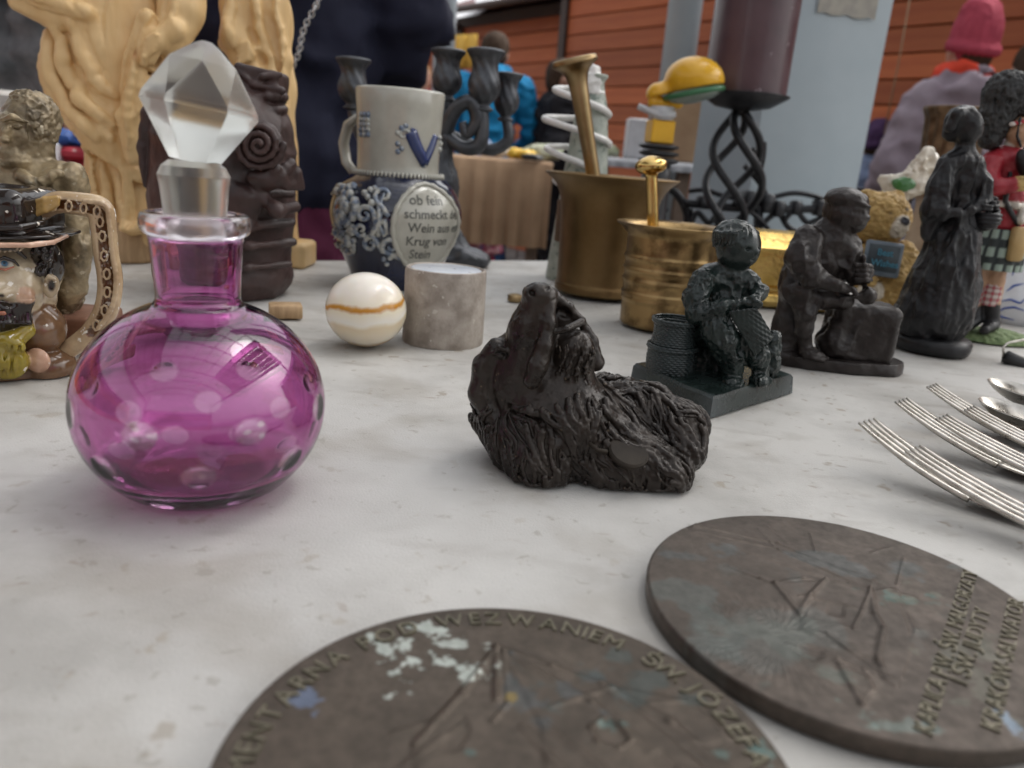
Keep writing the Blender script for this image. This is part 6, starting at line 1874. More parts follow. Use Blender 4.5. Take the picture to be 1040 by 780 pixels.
# --- wrought iron candle holder with a dark candle
S = Spot(plane(738, 262))
irn = thing('iron_candle_holder', S, 'black wrought-iron candle holder with a twisted open basket stem', 'candle holder')
m_iron = M('black iron', (0.016, 0.017, 0.02), (0.035, 0.036, 0.04), 0.42, metal=0.5, ns=60, bump=0.2, bs=150)
u_ = S.s
top = S(752, 106, 0); mid0 = S(747, 200, 0)
def cage(pt, pb2, rmax, turns, ph=0.0):
    pt = np.array(pt); pb2 = np.array(pb2)
    for j in range(4):
        pts = []
        for i in range(29):
            t = i / 28; c = pt * (1 - t) + pb2 * t
            r = u_ * (3 + (rmax - 3) * math.sin(math.pi * min(1, t)) ** 0.8)
            a = ph + j * math.pi / 2 + turns * 2 * math.pi * t
            pts.append(c + np.array((r * math.cos(a), r * math.sin(a), 0)))
        MB().tube(pts, 4.0 * u_, 8).obj('twisted_bar', m_iron, irn)
cage(S(752, 112, 0), S(740, 240, 0), 28, 0.62, 0.5)
MB().lathe([(0.5 * u_, S(752, 104)[2]), (8 * u_, S(752, 113)[2]), (5 * u_, S(752, 118)[2])][::-1], (S(752, 110)[0], 0, 0), 20).obj('neck', m_iron, irn)
MB().lathe([(4 * u_, -12 * u_), (26 * u_, -8 * u_), (42 * u_, 1.5 * u_), (43 * u_, 3 * u_), (41.5 * u_, 3.4 * u_), (24 * u_, -4 * u_), (0.5 * u_, -5 * u_)], tuple(S(755, 100)), 56).obj('drip_dish', m_iron, irn)
MB().lathe([(54 * u_, 0.0005), (54 * u_, 0.004), (44 * u_, 0.009), (20 * u_, 0.02), (8 * u_, 0.035)], (0, 0, 0), 40).obj('foot', m_iron, irn)
MB().tube([(0, 0, .03), S(740, 240, 0)], 6 * u_, 12).obj('shaft', m_iron, irn)
m_cdl = M('dark plum wax', (0.070, 0.036, 0.045), (0.095, 0.052, 0.062), 0.34, ns=16, det=8, bump=0.25, bs=50, bdist=0.002, speck=(0.30, 0.24, 0.26), speck_s=46, speck_t=0.69, rough2=0.48, coat=.2)
c0 = S(756, 97); c1 = S(767, -34)
h_ = c1[2] - c0[2]; rc = 38.5 * u_
cdl = MB().lathe([(rc * .97, 0), (rc, .002), (rc, h_ - .003), (rc * .97, h_), (rc * .3, h_ - .004), (0.001, h_ - .004)], n=56, fn=lambda r, z, a: (r * (1 + .004 * math.sin(2 * a + z * 30)), z))
cdo = thing('candle', S.B + c0 + np.array((0, 0, -3.2 * u_)), 'thick dark plum candle on the iron dish', 'candle')
sharp(cdl.obj('wax', m_cdl, cdo))
MB().tube([(0, 0, h_ - .005), (0.001, 0, h_ + .008), (.004, 0, h_ + .014)], .0012, 6).obj('wick', m_iron, cdo)
# the iron candle bracket lying behind it: bars, collars, leaves, scrolls
S = Spot(plane(790, 262) + np.array((0, .04, 0)))
ir2 = thing('iron_bracket', S, 'black wrought-iron bracket of bars, collars and scrolls spreading behind the candle holder', 'ironwork')
u_ = S.s
def bar(pts, r, name='bar', flat=1.0): MB().tube(smooth3([S(*p) for p in pts]) if len(pts) > 2 else [S(*p) for p in pts], r * u_, 9, flat=flat).obj(name, m_iron, ir2)
bar([(694, 206, 0), (760, 212, 0), (845, 212, 0)], 4.0); bar([(700, 194, 12), (716, 193, 6), (740, 200, 0), (790, 206, 0)], 2.6)
for (x, y, a, w) in ((712, 205, 0, 6), (760, 204, 0, 10), (778, 206, 0, 9), (790, 212, 0, 8), (808, 211, 0, 7), (832, 211, 0, 8)):
    MB().box(S(x, y, 0), (w * .7 * u_, w * .8 * u_, w * u_), 0.3, bev=2 * u_).obj('collar', m_iron, ir2)
bar([(786, 200, 4), (806, 196, 4), (826, 199, 4), (846, 206, 4)], 2.6); bar([(796, 224, 0), (808, 214, 0), (820, 226, 0), (836, 220, 0)], 2.8)
bar([(700, 232, 0), (708, 216, 0), (720, 226, 0), (730, 214, 0)], 3); bar([(694, 246, 6), (698, 220, 6), (690, 200, 6), (678, 192, 6), (668, 204, 6), (676, 216, 6)], 4.2)
bar([(771, 184, -6), (776, 160, -8), (777, 144, -8)], 1.6, 'spike'); bar([(764, 150, -4), (768, 158, -4), (764, 166, -4), (770, 180, -4)], 2.2)
bar([(776, 226, 6), (790, 216, 6), (800, 230, 6), (815, 238, 6)], 3); bar([(770, 262, 0), (770, 212, 0)], 5); bar([(705, 262, 6), (700, 212, 6)], 4); bar([(836, 262, 0), (838, 212, 0)], 4)
bar([(756, 168, 8), (772, 186, 8), (780, 204, 4)], 3); bar([(744, 205, -6), (766, 218, -8), (780, 232, -6)], 4.5, flat=.5)

# --- yellow lamp
S = Spot(plane(672, 232) + np.array((0, .10, 0)))
S = Spot(plane(668, 262))
lmp = thing('yellow_lamp', S, 'yellow lamp with a tilted round shade on a black ribbed base, behind the mortars', 'lamp')
m_yel = M('yellow plastic', (0.72, 0.38, 0.015), (0.80, 0.45, 0.03), 0.3, ns=30); m_blk2 = M('black rubber', (0.014, 0.015, 0.018), (0.03, 0.03, 0.035), 0.4)
m_clr = M('clear collar', (0.45, 0.46, 0.48), (0.6, 0.6, 0.6), 0.15, ns=60); m_gln = M('green rim', (0.03, 0.14, 0.06), (0.05, 0.18, 0.08), 0.35); m_lens = M('grey-green lens', (0.20, 0.25, 0.22), (0.27, 0.31, 0.28), 0.25)
u_ = S.s
c = S(666, 200)
zz_ = lambda y: S(668, y)[2]
MB().lathe([(30 * u_, 0.0005), (30 * u_, .01), (18 * u_, .02), (14 * u_, zz_(215)), (15 * u_, zz_(180)), (12 * u_, zz_(165))], (S(664, 200)[0], 0, 0), 36).obj('base_column', m_blk2, lmp)
for i, y in enumerate((163, 156, 149)):
    MB().lathe([(14 * u_, zz_(y + 3)), (19 * u_, zz_(y + 1)), (20 * u_, zz_(y - 1)), (14 * u_, zz_(y - 3))], (S(669, y)[0], 0, 0), 32).obj('rubber_rib', m_blk2, lmp)
sharp(MB().box(S(670, 134, 0), (11.5 * u_, 10 * u_, 11 * u_), .2, bev=1.5 * u_).obj('yellow_block', m_yel, lmp))
MB().lathe([(12 * u_, zz_(122)), (12.5 * u_, zz_(116)), (12 * u_, zz_(108))], (S(672, 115)[0], 0, 0), 24).obj('clear_collar', m_clr, lmp)
MB().tube([S(648, 108, -6), S(672, 118, -10), S(686, 116, -10)], 3.0 * u_, 8).obj('clip', m_clr, lmp)
k = Sculpt(S, 1.2, k=6)
k.ell((705, 82, 0), (30, 30, 23)); k.ell((668, 97, 0), (11, 12, 12), rot=(0, -30, 0)); k.cap([(668, 97, 0), (682, 92, 0)], [9, 9])
k.box((702, 106, 0), (60, 60, 14), rot=(0, -14, 0), rnd=1, op=-1, k=1)
k.cap([(664, 104, 0), (690, 106, 0)], [6, 4], k=4)
k.obj('shade', m_yel, lmp)
rim_m = Matrix.Rotation(R(-14), 3, 'Y')
cz_ = Vector(S(704, 95, 0))
rg_ = MB(); ring = [cz_ + rim_m @ Vector((27.5 * u_ * math.cos(a), 27.5 * u_ * math.sin(a), 0)) for a in np.linspace(0, 2 * math.pi, 40, endpoint=False)]
rg_.tube(ring, 2.6 * u_, 8, closed=True); rg_.obj('green_rim', m_gln, lmp)
ln_ = MB(); ln_.ball((0, 0, 0), 26.5 * u_, 28, 12, (1, 1, .34)); 
ln_o = ln_.obj('lens', m_lens, lmp); ln_o.location = cz_; ln_o.rotation_euler = (0, R(-14), 0)

# --- pale green vase wound with a white coil
S = Spot(plane(584, 283))
cv = thing('coil_wrapped_vase', S, 'pale green mottled vase wound with a white spiral, behind the large mortar', 'vase')
m_pale = M('mottled pale green', (0.28, 0.32, 0.27), (0.44, 0.47, 0.42), 0.4, ns=60, speck=(0.18, 0.22, 0.19), speck_s=90, speck_t=0.6, bump=.2, bs=80)
m_wht = M('white enamel', (0.70, 0.69, 0.66), (0.78, 0.77, 0.75), 0.3)
pr = prof_from(S, [(30, 283), (30, 278), (27, 240), (24, 200), (20, 150), (16, 112), (12, 95), (10, 84), (13, 78), (12, 76), (8, 84)])
MB().lathe(smooth_prof(pr, 3), n=48).obj('body', m_pale, cv)
u_ = S.s
co = MB(); pts = []
for i in range(150):
    t = i / 149; y = 78 + 130 * t; a = -0.6 + t * 4.3 * 2 * math.pi
    r = (15 + 16 * math.sin(math.pi * min(1, t * 1.25)) + 4 * t) * u_
    b = S(590 - 9 * t, y, 0)
    pts.append((b[0] + r * math.cos(a), b[1] + r * math.sin(a), b[2] - 3 * u_ * math.cos(a)))
co.tube(pts, 3.1 * u_, 9).obj('white_spiral', m_wht, cv)
k = Sculpt(S, 1.3, k=4); k.ell((598, 84, -4), (11, 10, 16)); k.ell((592, 74, -2), (8, 8, 8)); k.cap([(604, 72, -4), (606, 95, -4), (596, 104, -6)], [5, 6, 4])
k.obj('white_top', m_wht, cv, disp=lambda P, N: 1.4 * ridge(P / 7, 2))
MB().box(S(571, 224, -26), (6 * u_, 4 * u_, 20 * u_), bev=1.5 * u_).obj('brown_label', M('brown label', (0.12, 0.06, 0.03), (0.16, 0.09, 0.05), .5), cv)

# --- small things
S = spot(523, 306)
o = MB().lathe([(7 * S.s, 0), (8 * S.s, 1 * S.s), (8 * S.s, 6 * S.s), (6.5 * S.s, 7 * S.s), (4 * S.s, 5 * S.s)], n=24).obj('brass_stopper', m_brass4); o.location = S.B
tag(o, 'small dull brass stopper on the cloth just behind the dog muzzle', 'stopper')
S = spot(290, 322)
o = thing('wooden_block', S, 'small pale wooden block peeping out right of the decanter shoulder', 'block')
MB().box((0, 0, 7 * S.s), (16 * S.s, 12 * S.s, 6.6 * S.s), .35, bev=1.2 * S.s).obj('block', m_wood2, o)

# ================================================================== PEOPLE AND STALLS BEHIND
m_skin = M('skin', (0.42, 0.24, 0.17), (0.52, 0.31, 0.23), 0.5, ns=14)
def cloth_m(name, c, c2=None, **k):
    c2 = c2 or tuple(min(1, x * 1.35 + .004) for x in c)
    return M(name, c, c2, 0.8, ns=9, det=6, bump=0.25, bs=60, bdist=0.002, sheen=0.0, spec=0.2, **k)
m_navy = cloth_m('navy quilted coat', (0.011, 0.012, 0.026), (0.018, 0.020, 0.040))
m_burg = cloth_m('burgundy wool', (0.075, 0.012, 0.035))
m_black = cloth_m('black cloth', (0.008, 0.008, 0.010), (0.016, 0.016, 0.02))
m_jean = cloth_m('blue denim', (0.025, 0.055, 0.13))
m_turq = cloth_m('bright blue jacket', (0.01, 0.17, 0.36), (0.015, 0.22, 0.44))
m_lav = cloth_m('lavender grey jacket', (0.26, 0.21, 0.25), (0.32, 0.27, 0.31))
m_pinkh = cloth_m('pink knit', (0.36, 0.055, 0.085))
m_orng = cloth_m('orange-red scarf', (0.60, 0.06, 0.03))
m_teal = cloth_m('dark teal jacket', (0.035, 0.065, 0.085))
m_mag = cloth_m('magenta jacket', (0.20, 0.02, 0.08))
m_plaid = cloth_m('grey plaid', (0.08, 0.085, 0.09), (0.24, 0.24, 0.25))
m_purp = cloth_m('purple knit', (0.06, 0.03, 0.08))
m_palebl = cloth_m('pale blue-grey coat', (0.16, 0.20, 0.30))
m_floral = M('pink patterned cloth', (0.45, 0.25, 0.27), (0.25, 0.03, 0.08), 0.8, ns=34, det=2, lo=.45, hi=.55, speck=(0.08, 0.1, 0.3), speck_s=30, speck_t=.62)
m_pinkt = cloth_m('hot pink trousers', (0.50, 0.03, 0.10))
m_hairb = cloth_m('brown hair', (0.045, 0.028, 0.018)); m_hairf = cloth_m('fair hair', (0.30, 0.18, 0.08)); m_shoe = cloth_m('dark shoes', (0.015, 0.013, 0.012))
def person(px, Y, Hh, lab, jacket, trousers, hair, hat=None, rz=0.0, jz=0.86, arms=None, lean=0.0, girth=1.0, hood=None, scarf=None, skirt=False, hatf=None, sh=1.0, group='people walking behind the stalls'):
    g = at_y(px, 160, Y)
    rt = thing('person', (g[0], Y, GROUND), lab, 'person', group)
    rt.rotation_euler = (0, 0, R(rz))
    h = Hh / 1.7
    def q(x, y, z):                     # lean bends everything above the hips
        t = max(0.0, z - 0.95)
        return (x * h, (y + lean * t) * h, z * h)
    arms = arms or [((-.19, 0, 1.40), (-.245, .02, 1.13), (-.235, -.06, .90)), ((.19, 0, 1.40), (.245, .02, 1.13), (.235, -.06, .90))]
    k = Sculpt(None, 0.009, raw=True, k=0.03)
    k.ell(q(0, -.01, 1.585), (.072 * h, .09 * h, .108 * h)); k.ell(q(0, .015, 1.61), (.077 * h, .085 * h, .085 * h))
    k.ell(q(0, -.095, 1.575), (.012 * h, .02 * h, .022 * h), k=.01); k.ell(q(0, -.06, 1.515), (.04 * h, .035 * h, .03 * h))
    for s in (-1, 1):
        k.ell(q(s * .076, 0, 1.58), (.012 * h, .02 * h, .03 * h), k=.005); k.ell(q(s * .03, -.088, 1.60), (.012 * h, .008 * h, .008 * h), k=.004, op=-1)
    k.cap([q(-.02, -.088, 1.535), q(.02, -.088, 1.535)], .004 * h, k=.003, op=-1)
    k.cap([q(0, .01, 1.52), q(0, .015, 1.42)], [.052 * h, .06 * h])
    k.cap([q(0, 0, 1.36), q(0, 0, 1.10), q(0, 0, .95)], [.12 * h, .105 * h, .125 * h])
    for s in (-1, 1):
        k.cap([q(s * .09, 0, .92), q(s * .095, -.01, .49), q(s * .095, .02, .08)], [.075 * h, .05 * h, .036 * h]); k.cap([q(s * .095, .02, .06), q(s * .10, -.12, .035)], [.035 * h, .028 * h])
    for (a, b, c) in arms:
        k.cap([q(*a), q(*b), q(*c)], [.045 * h, .036 * h, .026 * h])
        d = np.array(q(*c)) - np.array(q(*b)); d /= np.linalg.norm(d); c = np.array(q(*c))
        k.ell(tuple(c + d * .045 * h), (.03 * h, .026 * h, .042 * h), k=.02)
        sdv = np.cross(d, (0, 1, 0)); sdv /= max(np.linalg.norm(sdv), 1e-6)
        for i in range(4): k.cap([tuple(c + d * .07 * h + sdv * (i - 1.5) * .018 * h), tuple(c + d * (.145 - .012 * abs(i - 1.3)) * h + sdv * (i - 1.5) * .019 * h + np.array((0, -.02, 0)) * h)], .0095 * h, k=.004)
        k.cap([tuple(c + d * .02 * h - sdv * .025 * h), tuple(c + d * .08 * h - sdv * .055 * h)], .011 * h, k=.008)
    k.obj('body', m_skin, rt, cut_z=0.0)
    G = girth
    wr = lambda P, N: 0.016 * ridge(P * np.array((6, 6, 12)) + 1.2 * fbm(P * 4, 1)[:, None], 2) + .005 * fbm(P * 30, 2)
    k = Sculpt(None, 0.013, raw=True, k=0.05)
    k.cap([q(0, .01, 1.36), q(0, .01, 1.15), q(0, .01, jz + .08)], [.145 * h * G, .15 * h * G, .165 * h * G]); k.ell(q(0, .01, 1.32), (.20 * h * G * sh, .13 * h * G, .13 * h)); k.ell(q(0, .01, jz + .1), (.20 * h * G, .155 * h * G, .12 * h))
    for (a, b, c) in arms: k.cap([q(*a), q(*b), q(*c)], [.078 * h * G, .066 * h * G, .05 * h * G], k=.03)
    k.cap([q(0, .01, 1.45), q(0, .01, 1.40)], [.075 * h, .10 * h])
    k.box(q(0, 0, jz - .22), (.6, .5, .22 * h), rnd=.01, k=.01, op=-1)
    if hood: k.ell(q(0, .11, 1.41), (.12 * h, .08 * h, .09 * h), k=.015); k.cap([q(-.085, .03, 1.47), q(0, .12, 1.475), q(.085, .03, 1.47)], .035 * h, k=.012); k.ell(q(0, .13, 1.47), (.05 * h, .06 * h, .02 * h), k=.01, op=-1)
    k.obj('jacket', jacket, rt, disp=wr)
    k = Sculpt(None, 0.014, raw=True, k=0.03)
    if skirt:
        k.cap([q(0, 0, .98), q(0, 0, .55)], [.15 * h * G, .21 * h * G])
        k.box(q(0, 0, .33), (.6, .5, .14 * h), rnd=.01, k=.01, op=-1)
        k.obj('skirt', trousers, rt, disp=wr)
    else:
        k.ell(q(0, .01, .93), (.165 * h, .125 * h, .12 * h))
        for s in (-1, 1): k.cap([q(s * .09, 0, .90), q(s * .095, -.01, .49), q(s * .095, .02, .10)], [.095 * h, .075 * h, .06 * h])
        k.obj('trousers', trousers, rt, disp=wr)
    for s in (-1, 1):
        k = Sculpt(None, 0.011, raw=True, k=0.02); k.cap([q(s * .095, .03, .05), q(s * .10, -.15, .035)], [.05 * h, .04 * h]); k.obj('shoe', m_shoe, rt, cut_z=0.001)
    k = Sculpt(None, 0.010, raw=True, k=0.02)
    k.ell(q(0, .025, 1.625), (.09 * h, .096 * h, .092 * h)); k.ell(q(0, .06, 1.57), (.082 * h, .06 * h, .09 * h)); k.ell(q(0, -.08, 1.55), (.062 * h, .06 * h, .07 * h), op=-1)
    k.obj('hair', hair, rt, disp=lambda P, N: (-.016 if hat is not None else 0.0) + .004 * ridge(P * np.array((60, 60, 14)), 2))
    if hat is not None:
        k = Sculpt(None, 0.009, raw=True, k=0.02)
        hf = hatf or 1.0
        k.ell(q(0, .02, 1.64), (.091 * h, .099 * h, .105 * h * hf)); k.cap([q(-.03, .02, 1.68 + .04 * hf), q(.03, .02, 1.68 + .04 * hf)], .045 * h)
        k.cap([(.084 * h * math.cos(a), q(0, .02, 1.62)[1] + .092 * h * math.sin(a), (1.59 - .02 * math.sin(a)) * h) for a in np.linspace(0, 2 * math.pi, 17)], .014 * h, k=.02)
        k.obj('knitted_hat', hat, rt, disp=lambda P, N: .003 * np.sin(np.arctan2(P[:, 1] - .02, P[:, 0]) * 34))
    if scarf is not None:
        k = Sculpt(None, 0.010, raw=True, k=0.02)
        k.cap([(.075 * h * math.cos(a), q(0, .01, 1.5)[1] + .085 * h * math.sin(a), q(0, 0, 1.485)[2]) for a in np.linspace(0, 2 * math.pi, 17)], .03 * h)
        k.obj('scarf', scarf, rt, disp=wr)
    return rt
# the near person in navy, right elbow bent out
person(300, 1.62, 1.72, 'person in a long navy coat over burgundy, elbow bent, standing close behind the stoneware jug', m_navy, m_burg, m_hairb, jz=0.80, girth=1.06, rz=180,
       arms=[((-.17, 0, 1.38), (-.215, .0, 1.17), (-.12, -.14, 1.03)), ((.19, 0, 1.40), (.24, .02, 1.13), (.235, -.06, .92))], skirt=True, group='people standing right behind the table')
person(46, 2.3, 1.75, 'person in black standing left of the large wooden statue', m_black, m_black, m_hairb, rz=160, jz=0.7, group='people standing right behind the table')
person(-18, 2.0, 1.70, 'person in a grey plaid coat at the left picture edge', m_plaid, m_jean, m_hairf, rz=170, jz=.95, group='people standing right behind the table')
person(494, 5.2, 1.68, 'person in a bright blue jacket and jeans, seen from behind', m_turq, m_jean, m_hairb, rz=172, lean=-.12, girth=1.0, hood=True,
       arms=[((-.19, 0, 1.38), (-.27, -.06, 1.14), (-.20, -.2, 1.0)), ((.19, 0, 1.38), (.27, -.06, 1.14), (.20, -.2, 1.0))])
person(489, 4.3, 1.0, 'small child in a pink patterned jacket and hot pink trousers', m_floral, m_pinkt, m_hairf, rz=200, jz=0.72, girth=1.25, hat=m_palebl)
person(424, 6.2, 1.56, 'person in a magenta jacket far back beside the thin grey post', m_mag, m_black, m_hairf, rz=20)
person(565, 5.2, 1.55, 'person in black behind the tall pestle', m_black, m_black, m_hairb, rz=90, girth=1.05)
person(960, 3.3, 1.60, 'person in a lavender-grey hooded jacket and a pink knitted hat, seen from behind', m_lav, m_black, m_hairb, hat=m_pinkh, hatf=1.35, rz=188, hood=True, scarf=m_orng, girth=1.05, sh=.88, arms=[((-.155, 0, 1.36), (-.225, .0, 1.12), (-.20, -.14, .95)), ((.155, 0, 1.36), (.225, .0, 1.12), (.20, -.14, .95))])
person(1026, 3.7, 1.60, 'person in a dark teal hooded jacket with brown hair at the right edge', m_teal, m_jean, m_hairb, rz=170, hood=True, girth=1.1)
person(889, 4.35, 1.25, 'small person in a purple hat and pale blue coat beside the broad pillar', m_palebl, m_mag, m_hairb, hat=m_purp, rz=120)

# the silver chain hanging on the navy coat
m_chain = M('silver chain', (0.6, 0.6, 0.6), (0.75, 0.75, 0.74), 0.25, metal=1.0)
Yc = 1.43
a_, b_ = at_y(326, -12, Yc), at_y(297, 66, Yc)
ch = thing('chain', a_, 'silver link chain hanging down the back of the navy coat', 'chain')
rgm = MB().tube([(0.0042 * math.cos(t) * 1.0, 0, 0.0062 * math.sin(t)) for t in np.linspace(0, 2 * math.pi, 14, endpoint=False)], 0.0013, 6, closed=True)
lme = mk('link', rgm.v, rgm.f); lme.materials.append(m_chain)
nl = 19; dvec = Vector(b_ - a_)
for i in range(nl):
    o = link('link', lme, ch, Vector(dvec) * (i / (nl - 1)) + Vector((0.003 * math.sin(i * .5), 0, 0)))
    o.rotation_euler = (0, math.atan2(dvec.x, dvec.z) + math.pi, 0); o.rotation_euler.rotate_axis('Z', math.pi / 2 * (i % 2) + .3)
    if i == 5: o.scale = (1.9, 1.6, 1.4)

# --- stalls and their goods
m_brc = M('brown table cloth', (0.30, 0.19, 0.11), (0.38, 0.25, 0.15), 0.8, ns=7, bump=.2, bs=30, bdist=.004)
m_shelf = M('weathered board', (0.10, 0.07, 0.05), (0.17, 0.12, 0.09), 0.7, ns=12)
def boxo(name, c, h, mat, lab, cat, rz=0.0, parent=None, bev=.004, group=None):
    o = sharp(MB().box((0, 0, h[2]), h, 0, bev=bev).obj(name, mat, parent)); o.location = c; o.rotation_euler = (0, 0, rz)
    if lab: tag(o, lab, cat, group)
    return o
def stall(name, x0, x1, Y, ztop, dep, drop, lab, mat, wave=0.02):
    rt = thing(name, (x0, Y, GROUND), lab, 'stall')
    L = x1 - x0; zt = ztop - GROUND
    boxo('tabletop', (L / 2, dep / 2, zt - 0.03), (L / 2, dep / 2, 0.012), m_shelf, None, None, parent=rt)
    for x in (0.05, L - 0.05):
        for y in (0.05, dep - 0.05): boxo('leg', (x, y, 0), (.025, .025, (zt - .03) / 2), m_shelf, None, None, parent=rt)
    for z in (0.18, 0.34): boxo('shelf', (L / 2, dep / 2, z), (L / 2 - .03, dep / 2 - .03, .01), m_shelf, None, None, parent=rt)
    n = 60; V = []; Fs = []
    for i in range(n + 1):
        x = -0.01 + (L + .02) * i / n; w = wave * math.sin(i * .9) + wave * .5 * math.sin(i * 2.3)
        for (y, z) in ((dep + .01, zt + .0), (dep * .5, zt + .001), (0.0, zt), (-.012, zt - .01), (-.016 + w * .3, zt - drop * .5), (-.02 + w, zt - drop)): V.append((x, y, z))
    for i in range(n):
        for j in range(5): a = i * 6 + j; Fs.append((a, a + 1, a + 7, a + 6))
    link('cloth', mk('cloth', V, Fs), rt, None, mat)
    return rt
xa, xb = at_y(396, 160, 3.4)[0], at_y(560, 160, 3.4)[0]
stall('market_stall', xa, xb, 3.4, 0.145, .9, 0.36, 'stall with a brown cloth hanging in front, behind the candelabrum and large mortar', m_brc)
xa2, xb2 = at_y(600, 160, 3.1)[0], at_y(712, 160, 3.1)[0]
m_gcl = M('grey sheet', (0.20, 0.21, 0.23), (0.27, 0.28, 0.30), 0.7, ns=8)
stall('market_stall', xa2, xb2, 3.1, 0.185, .7, 0.035, 'stall with a thin grey top, behind the yellow lamp', m_gcl, .003)
m_card = M('cardboard', (0.30, 0.19, 0.11), (0.37, 0.25, 0.15), 0.8, ns=10); m_paper = M('white card', (0.50, 0.50, 0.52), (0.58, 0.58, 0.6), 0.7)
c = at_y(698, 150, 3.25); boxo('cardboard_box', (c[0], 3.3, .187), (.085, .1, .12), m_card, 'brown cardboard box on the grey-topped stall behind the yellow lamp', 'box')
c = at_y(648, 150, 3.2); boxo('white_box', (c[0], 3.25, .187), (.045, .06, .075), m_paper, 'white box standing on the grey-topped stall left of the yellow lamp', 'box')
c = at_y(618, 150, 3.2); k = Sculpt(Spot((c[0], 3.25, .187)), 1.6, k=5)
def lump(px, py, Y, z, r, mat, name, lab, cat, n=6, seed=1, hh=.7):
    rs = np.random.RandomState(seed); g = at_y(px, py, Y); rt = Spot((g[0], Y, z))
    k = Sculpt(None, r * .09, raw=True, k=r * .25)
    for i in range(n): k.ell(((rs.rand() - .5) * r * 1.5, (rs.rand() - .5) * r, r * hh * (.2 + .5 * rs.rand())), (r * (.35 + .3 * rs.rand()), r * .45, r * hh * (.35 + .3 * rs.rand())))
    o = k.obj(name, mat, None, disp=lambda P, N: r * .06 * ridge(P / r * 4, 2), cut_z=0.0)
    o.location = rt.B
    tag(o, lab, cat)
    return o
m_g1 = M('greenish goods', (0.25, 0.30, 0.16), (0.5, 0.5, 0.4), .6, ns=30); m_yg = M('yellow goods', (0.65, 0.38, 0.03), (0.75, 0.5, 0.05), .5); m_bg = M('black goods', (.012, .012, .014), (.03, .03, .03), .4)
m_lg = M('light goods', (0.45, 0.42, 0.38), (0.6, 0.58, 0.55), .6, ns=30); m_bl = M('blue goods', (0.02, 0.07, 0.26), (0.03, 0.1, 0.34), .6); m_rg = M('red patterned cloth', (0.36, 0.02, 0.04), (0.5, 0.05, 0.07), .7, ns=30, speck=(0.75, 0.68, 0.62), speck_s=22, speck_t=.62)
lump(532, 150, 3.45, .148, .06, m_yg, 'yellow_toy', 'yellow toy lying on the brown-clothed stall', 'toy', seed=3)
lump(548, 150, 3.55, .148, .085, m_g1, 'bunch_of_flowers', 'pale green and cream bunch lying on the brown-clothed stall', 'flowers', seed=4, n=9)
lump(545, 152, 3.42, .148, .055, m_bg, 'dark_ornament', 'small dark ornament on the front edge of the brown-clothed stall', 'ornament', seed=5, hh=.4)
lump(430, 150, 3.5, .148, .09, m_lg, 'paper_parcel', 'light crumpled parcel on the brown-clothed stall behind the candelabrum', 'parcel', seed=6, hh=.5)
lump(505, 150, 3.6, .148, .06, m_lg, 'pale_ornament', 'small pale ornament on the brown-clothed stall right of the candelabrum', 'ornament', seed=8)
lump(616, 150, 3.2, .187, .06, m_g1, 'glass_ornament', 'small greenish ornament on the grey-topped stall behind the tall pestle', 'ornament', seed=9)
lump(470, 250, 3.8, GROUND + .36, .12, m_bg, 'dark_bag', 'dark bag on the shelf under the brown cloth', 'bag', seed=12)
# behind the left group: a second table with clothes and books
xc, xd = at_y(-60, 160, 1.75)[0], at_y(150, 160, 1.75)[0]
m_wcl = M('pale sheet', (0.45, 0.44, 0.43), (0.55, 0.54, 0.52), .7)
stall('market_stall', xc, xd, 1.62, -.015, .5, .3, 'stall of clothes and books behind the wooden statues', m_wcl)
g = at_y(84, 180, 1.66)
boxo('folded_cloth', (g[0] - .02, 1.72, -.013), (.075, .06, .045), m_rg, 'red patterned folded cloth between the bust and the wooden statue', 'cloth', .2, bev=.02)
boxo('folded_cloth', (g[0] - .04, 1.72, .079), (.07, .055, .014), m_rg, 'thin red cloth lying on top of the red patterned pile', 'cloth', .1, bev=.009)
lump(82, 130, 1.70, .107, .06, m_bl, 'knitted_beret', 'blue and dark beret lying on the red cloths behind the bust', 'beret', seed=21, hh=.5)
o = boxo('green_book', at_y(72, 124, 1.80), (.02, .03, .035), M('green cover', (0.05, 0.28, 0.06), (0.07, 0.33, 0.08), .5), 'green-covered book leaning behind the blue cap, left of the statue', 'book', .3)
o = boxo('white_package', at_y(58, 190, 1.66), (.012, .03, .045), m_paper, 'white package standing left of the red cloths', 'package', .1)
o = boxo('white_package', at_y(12, 122, 1.75), (.03, .03, .03), m_lg, 'pale package behind the head of the bust', 'package', .5, bev=.01)
boxo('floral_cloth', (g[0] + .0, 1.63, -.013), (.06, .025, .02), m_floral, 'pink flowered cloth folded in front of the red pile', 'cloth', .15, bev=.012)
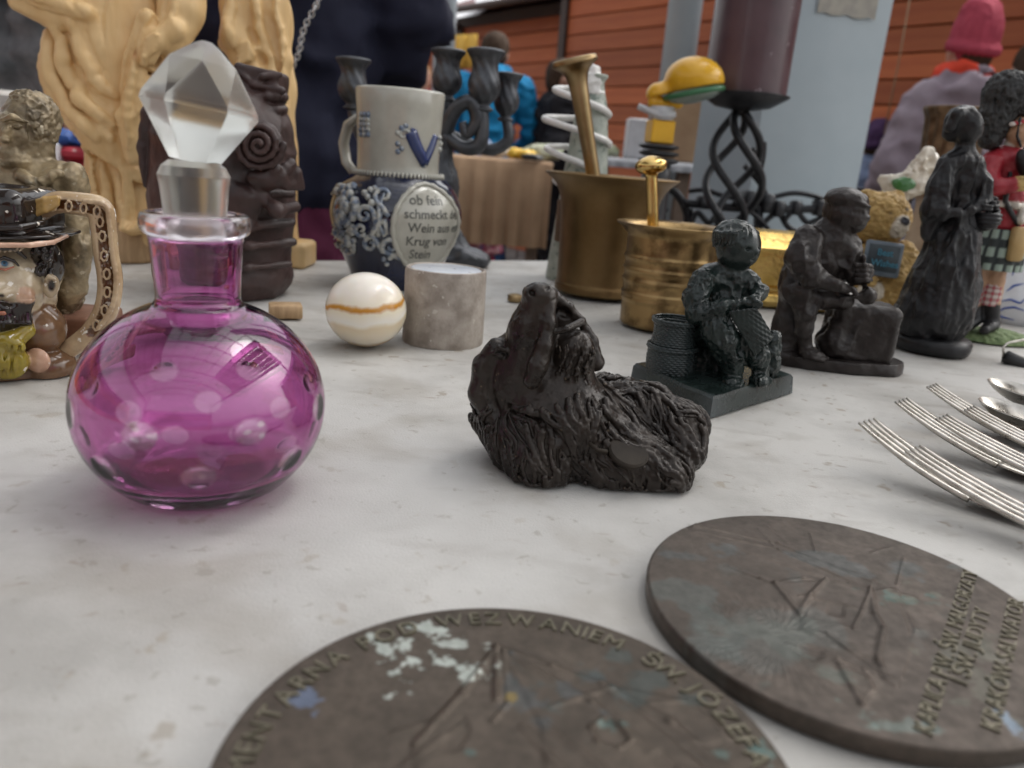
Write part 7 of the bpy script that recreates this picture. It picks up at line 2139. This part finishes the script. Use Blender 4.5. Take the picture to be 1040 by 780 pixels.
# yellow sheet hung on the far cabin
g0, g1 = at_y(448, 44, 8.4), at_y(489, 78, 8.4)
V = []; Fs = []
for i in range(21):
    x = g0[0] + (g1[0] - g0[0]) * i / 20
    for z in (g0[2], (g0[2] + g1[2]) / 2, g1[2]): V.append((x, 7.9 - .35 * i / 20 + .02 * math.sin(i * 1.3), z))
    for z in (g0[2], (g0[2] + g1[2]) / 2, g1[2]): V.append((x, 7.92 - .35 * i / 20 + .02 * math.sin(i * 1.3), z))
for i in range(20):
    b = i * 6
    for j in (0, 1): Fs += [(b + j, b + j + 1, b + j + 7, b + j + 6), (b + 3 + j, b + 9 + j, b + 10 + j, b + 4 + j)]
    Fs += [(b, b + 6, b + 9, b + 3), (b + 2, b + 5, b + 11, b + 8)]
yo = link('yellow_banner', mk('yellow_banner', V, Fs), None, None, M('yellow sheet', (0.65, 0.38, 0.05), (0.72, 0.45, 0.08), .7))
tag(yo, 'yellow sheet hung before the cabin left of the blue jacket', 'banner')
# right: black trays, red crate, white lampshade
xe, xf = at_y(862, 190, 3.6)[0], at_y(960, 190, 3.6)[0]
stall('market_stall', xe, xf, 3.6, .04, .42, .2, 'low stall with dark trays beside the broad pillar', m_black)
g = at_y(892, 180, 3.75); boxo('black_tray', (g[0], 3.8, .042), (.12, .1, .05), m_bg, 'black tray on the low stall right of the pillar', 'tray')
g = at_y(903, 180, 3.62); boxo('red_crate', (g[0], 3.66, .042), (.05, .05, .04), M('red plastic', (.4, .015, .03), (.5, .03, .05), .4), 'red crate beside the black tray', 'crate')
g = at_y(917, 138, 4.15); lo_ = thing('white_lamp', (g[0], 4.15, GROUND), 'white domed lamp standing right of the broad pillar', 'lamp')
zz0 = g[2] - GROUND
MB().lathe([(.055, zz0), (.056, zz0 + .01), (.05, zz0 + .06), (.03, zz0 + .095), (.001, zz0 + .105)], n=32).obj('lamp_shade', m_wht, lo_)
MB().lathe([(.12, 0), (.12, .02), (.012, .04), (.012, zz0 + .01)], n=20).obj('stand', m_dark, lo_)
# thin cord hanging in front of the right cabin
g0, g1 = at_y(925, -6, 4.0), at_y(898, 136, 4.0)
o = MB().tube([tuple(g0), tuple((g0 + g1) / 2 + np.array((.004, 0, 0))), tuple(g1)], .004, 6).obj('hanging_cord', m_card)
tag(o, 'thin pale cord hanging before the boards right of the pillar', 'cord')
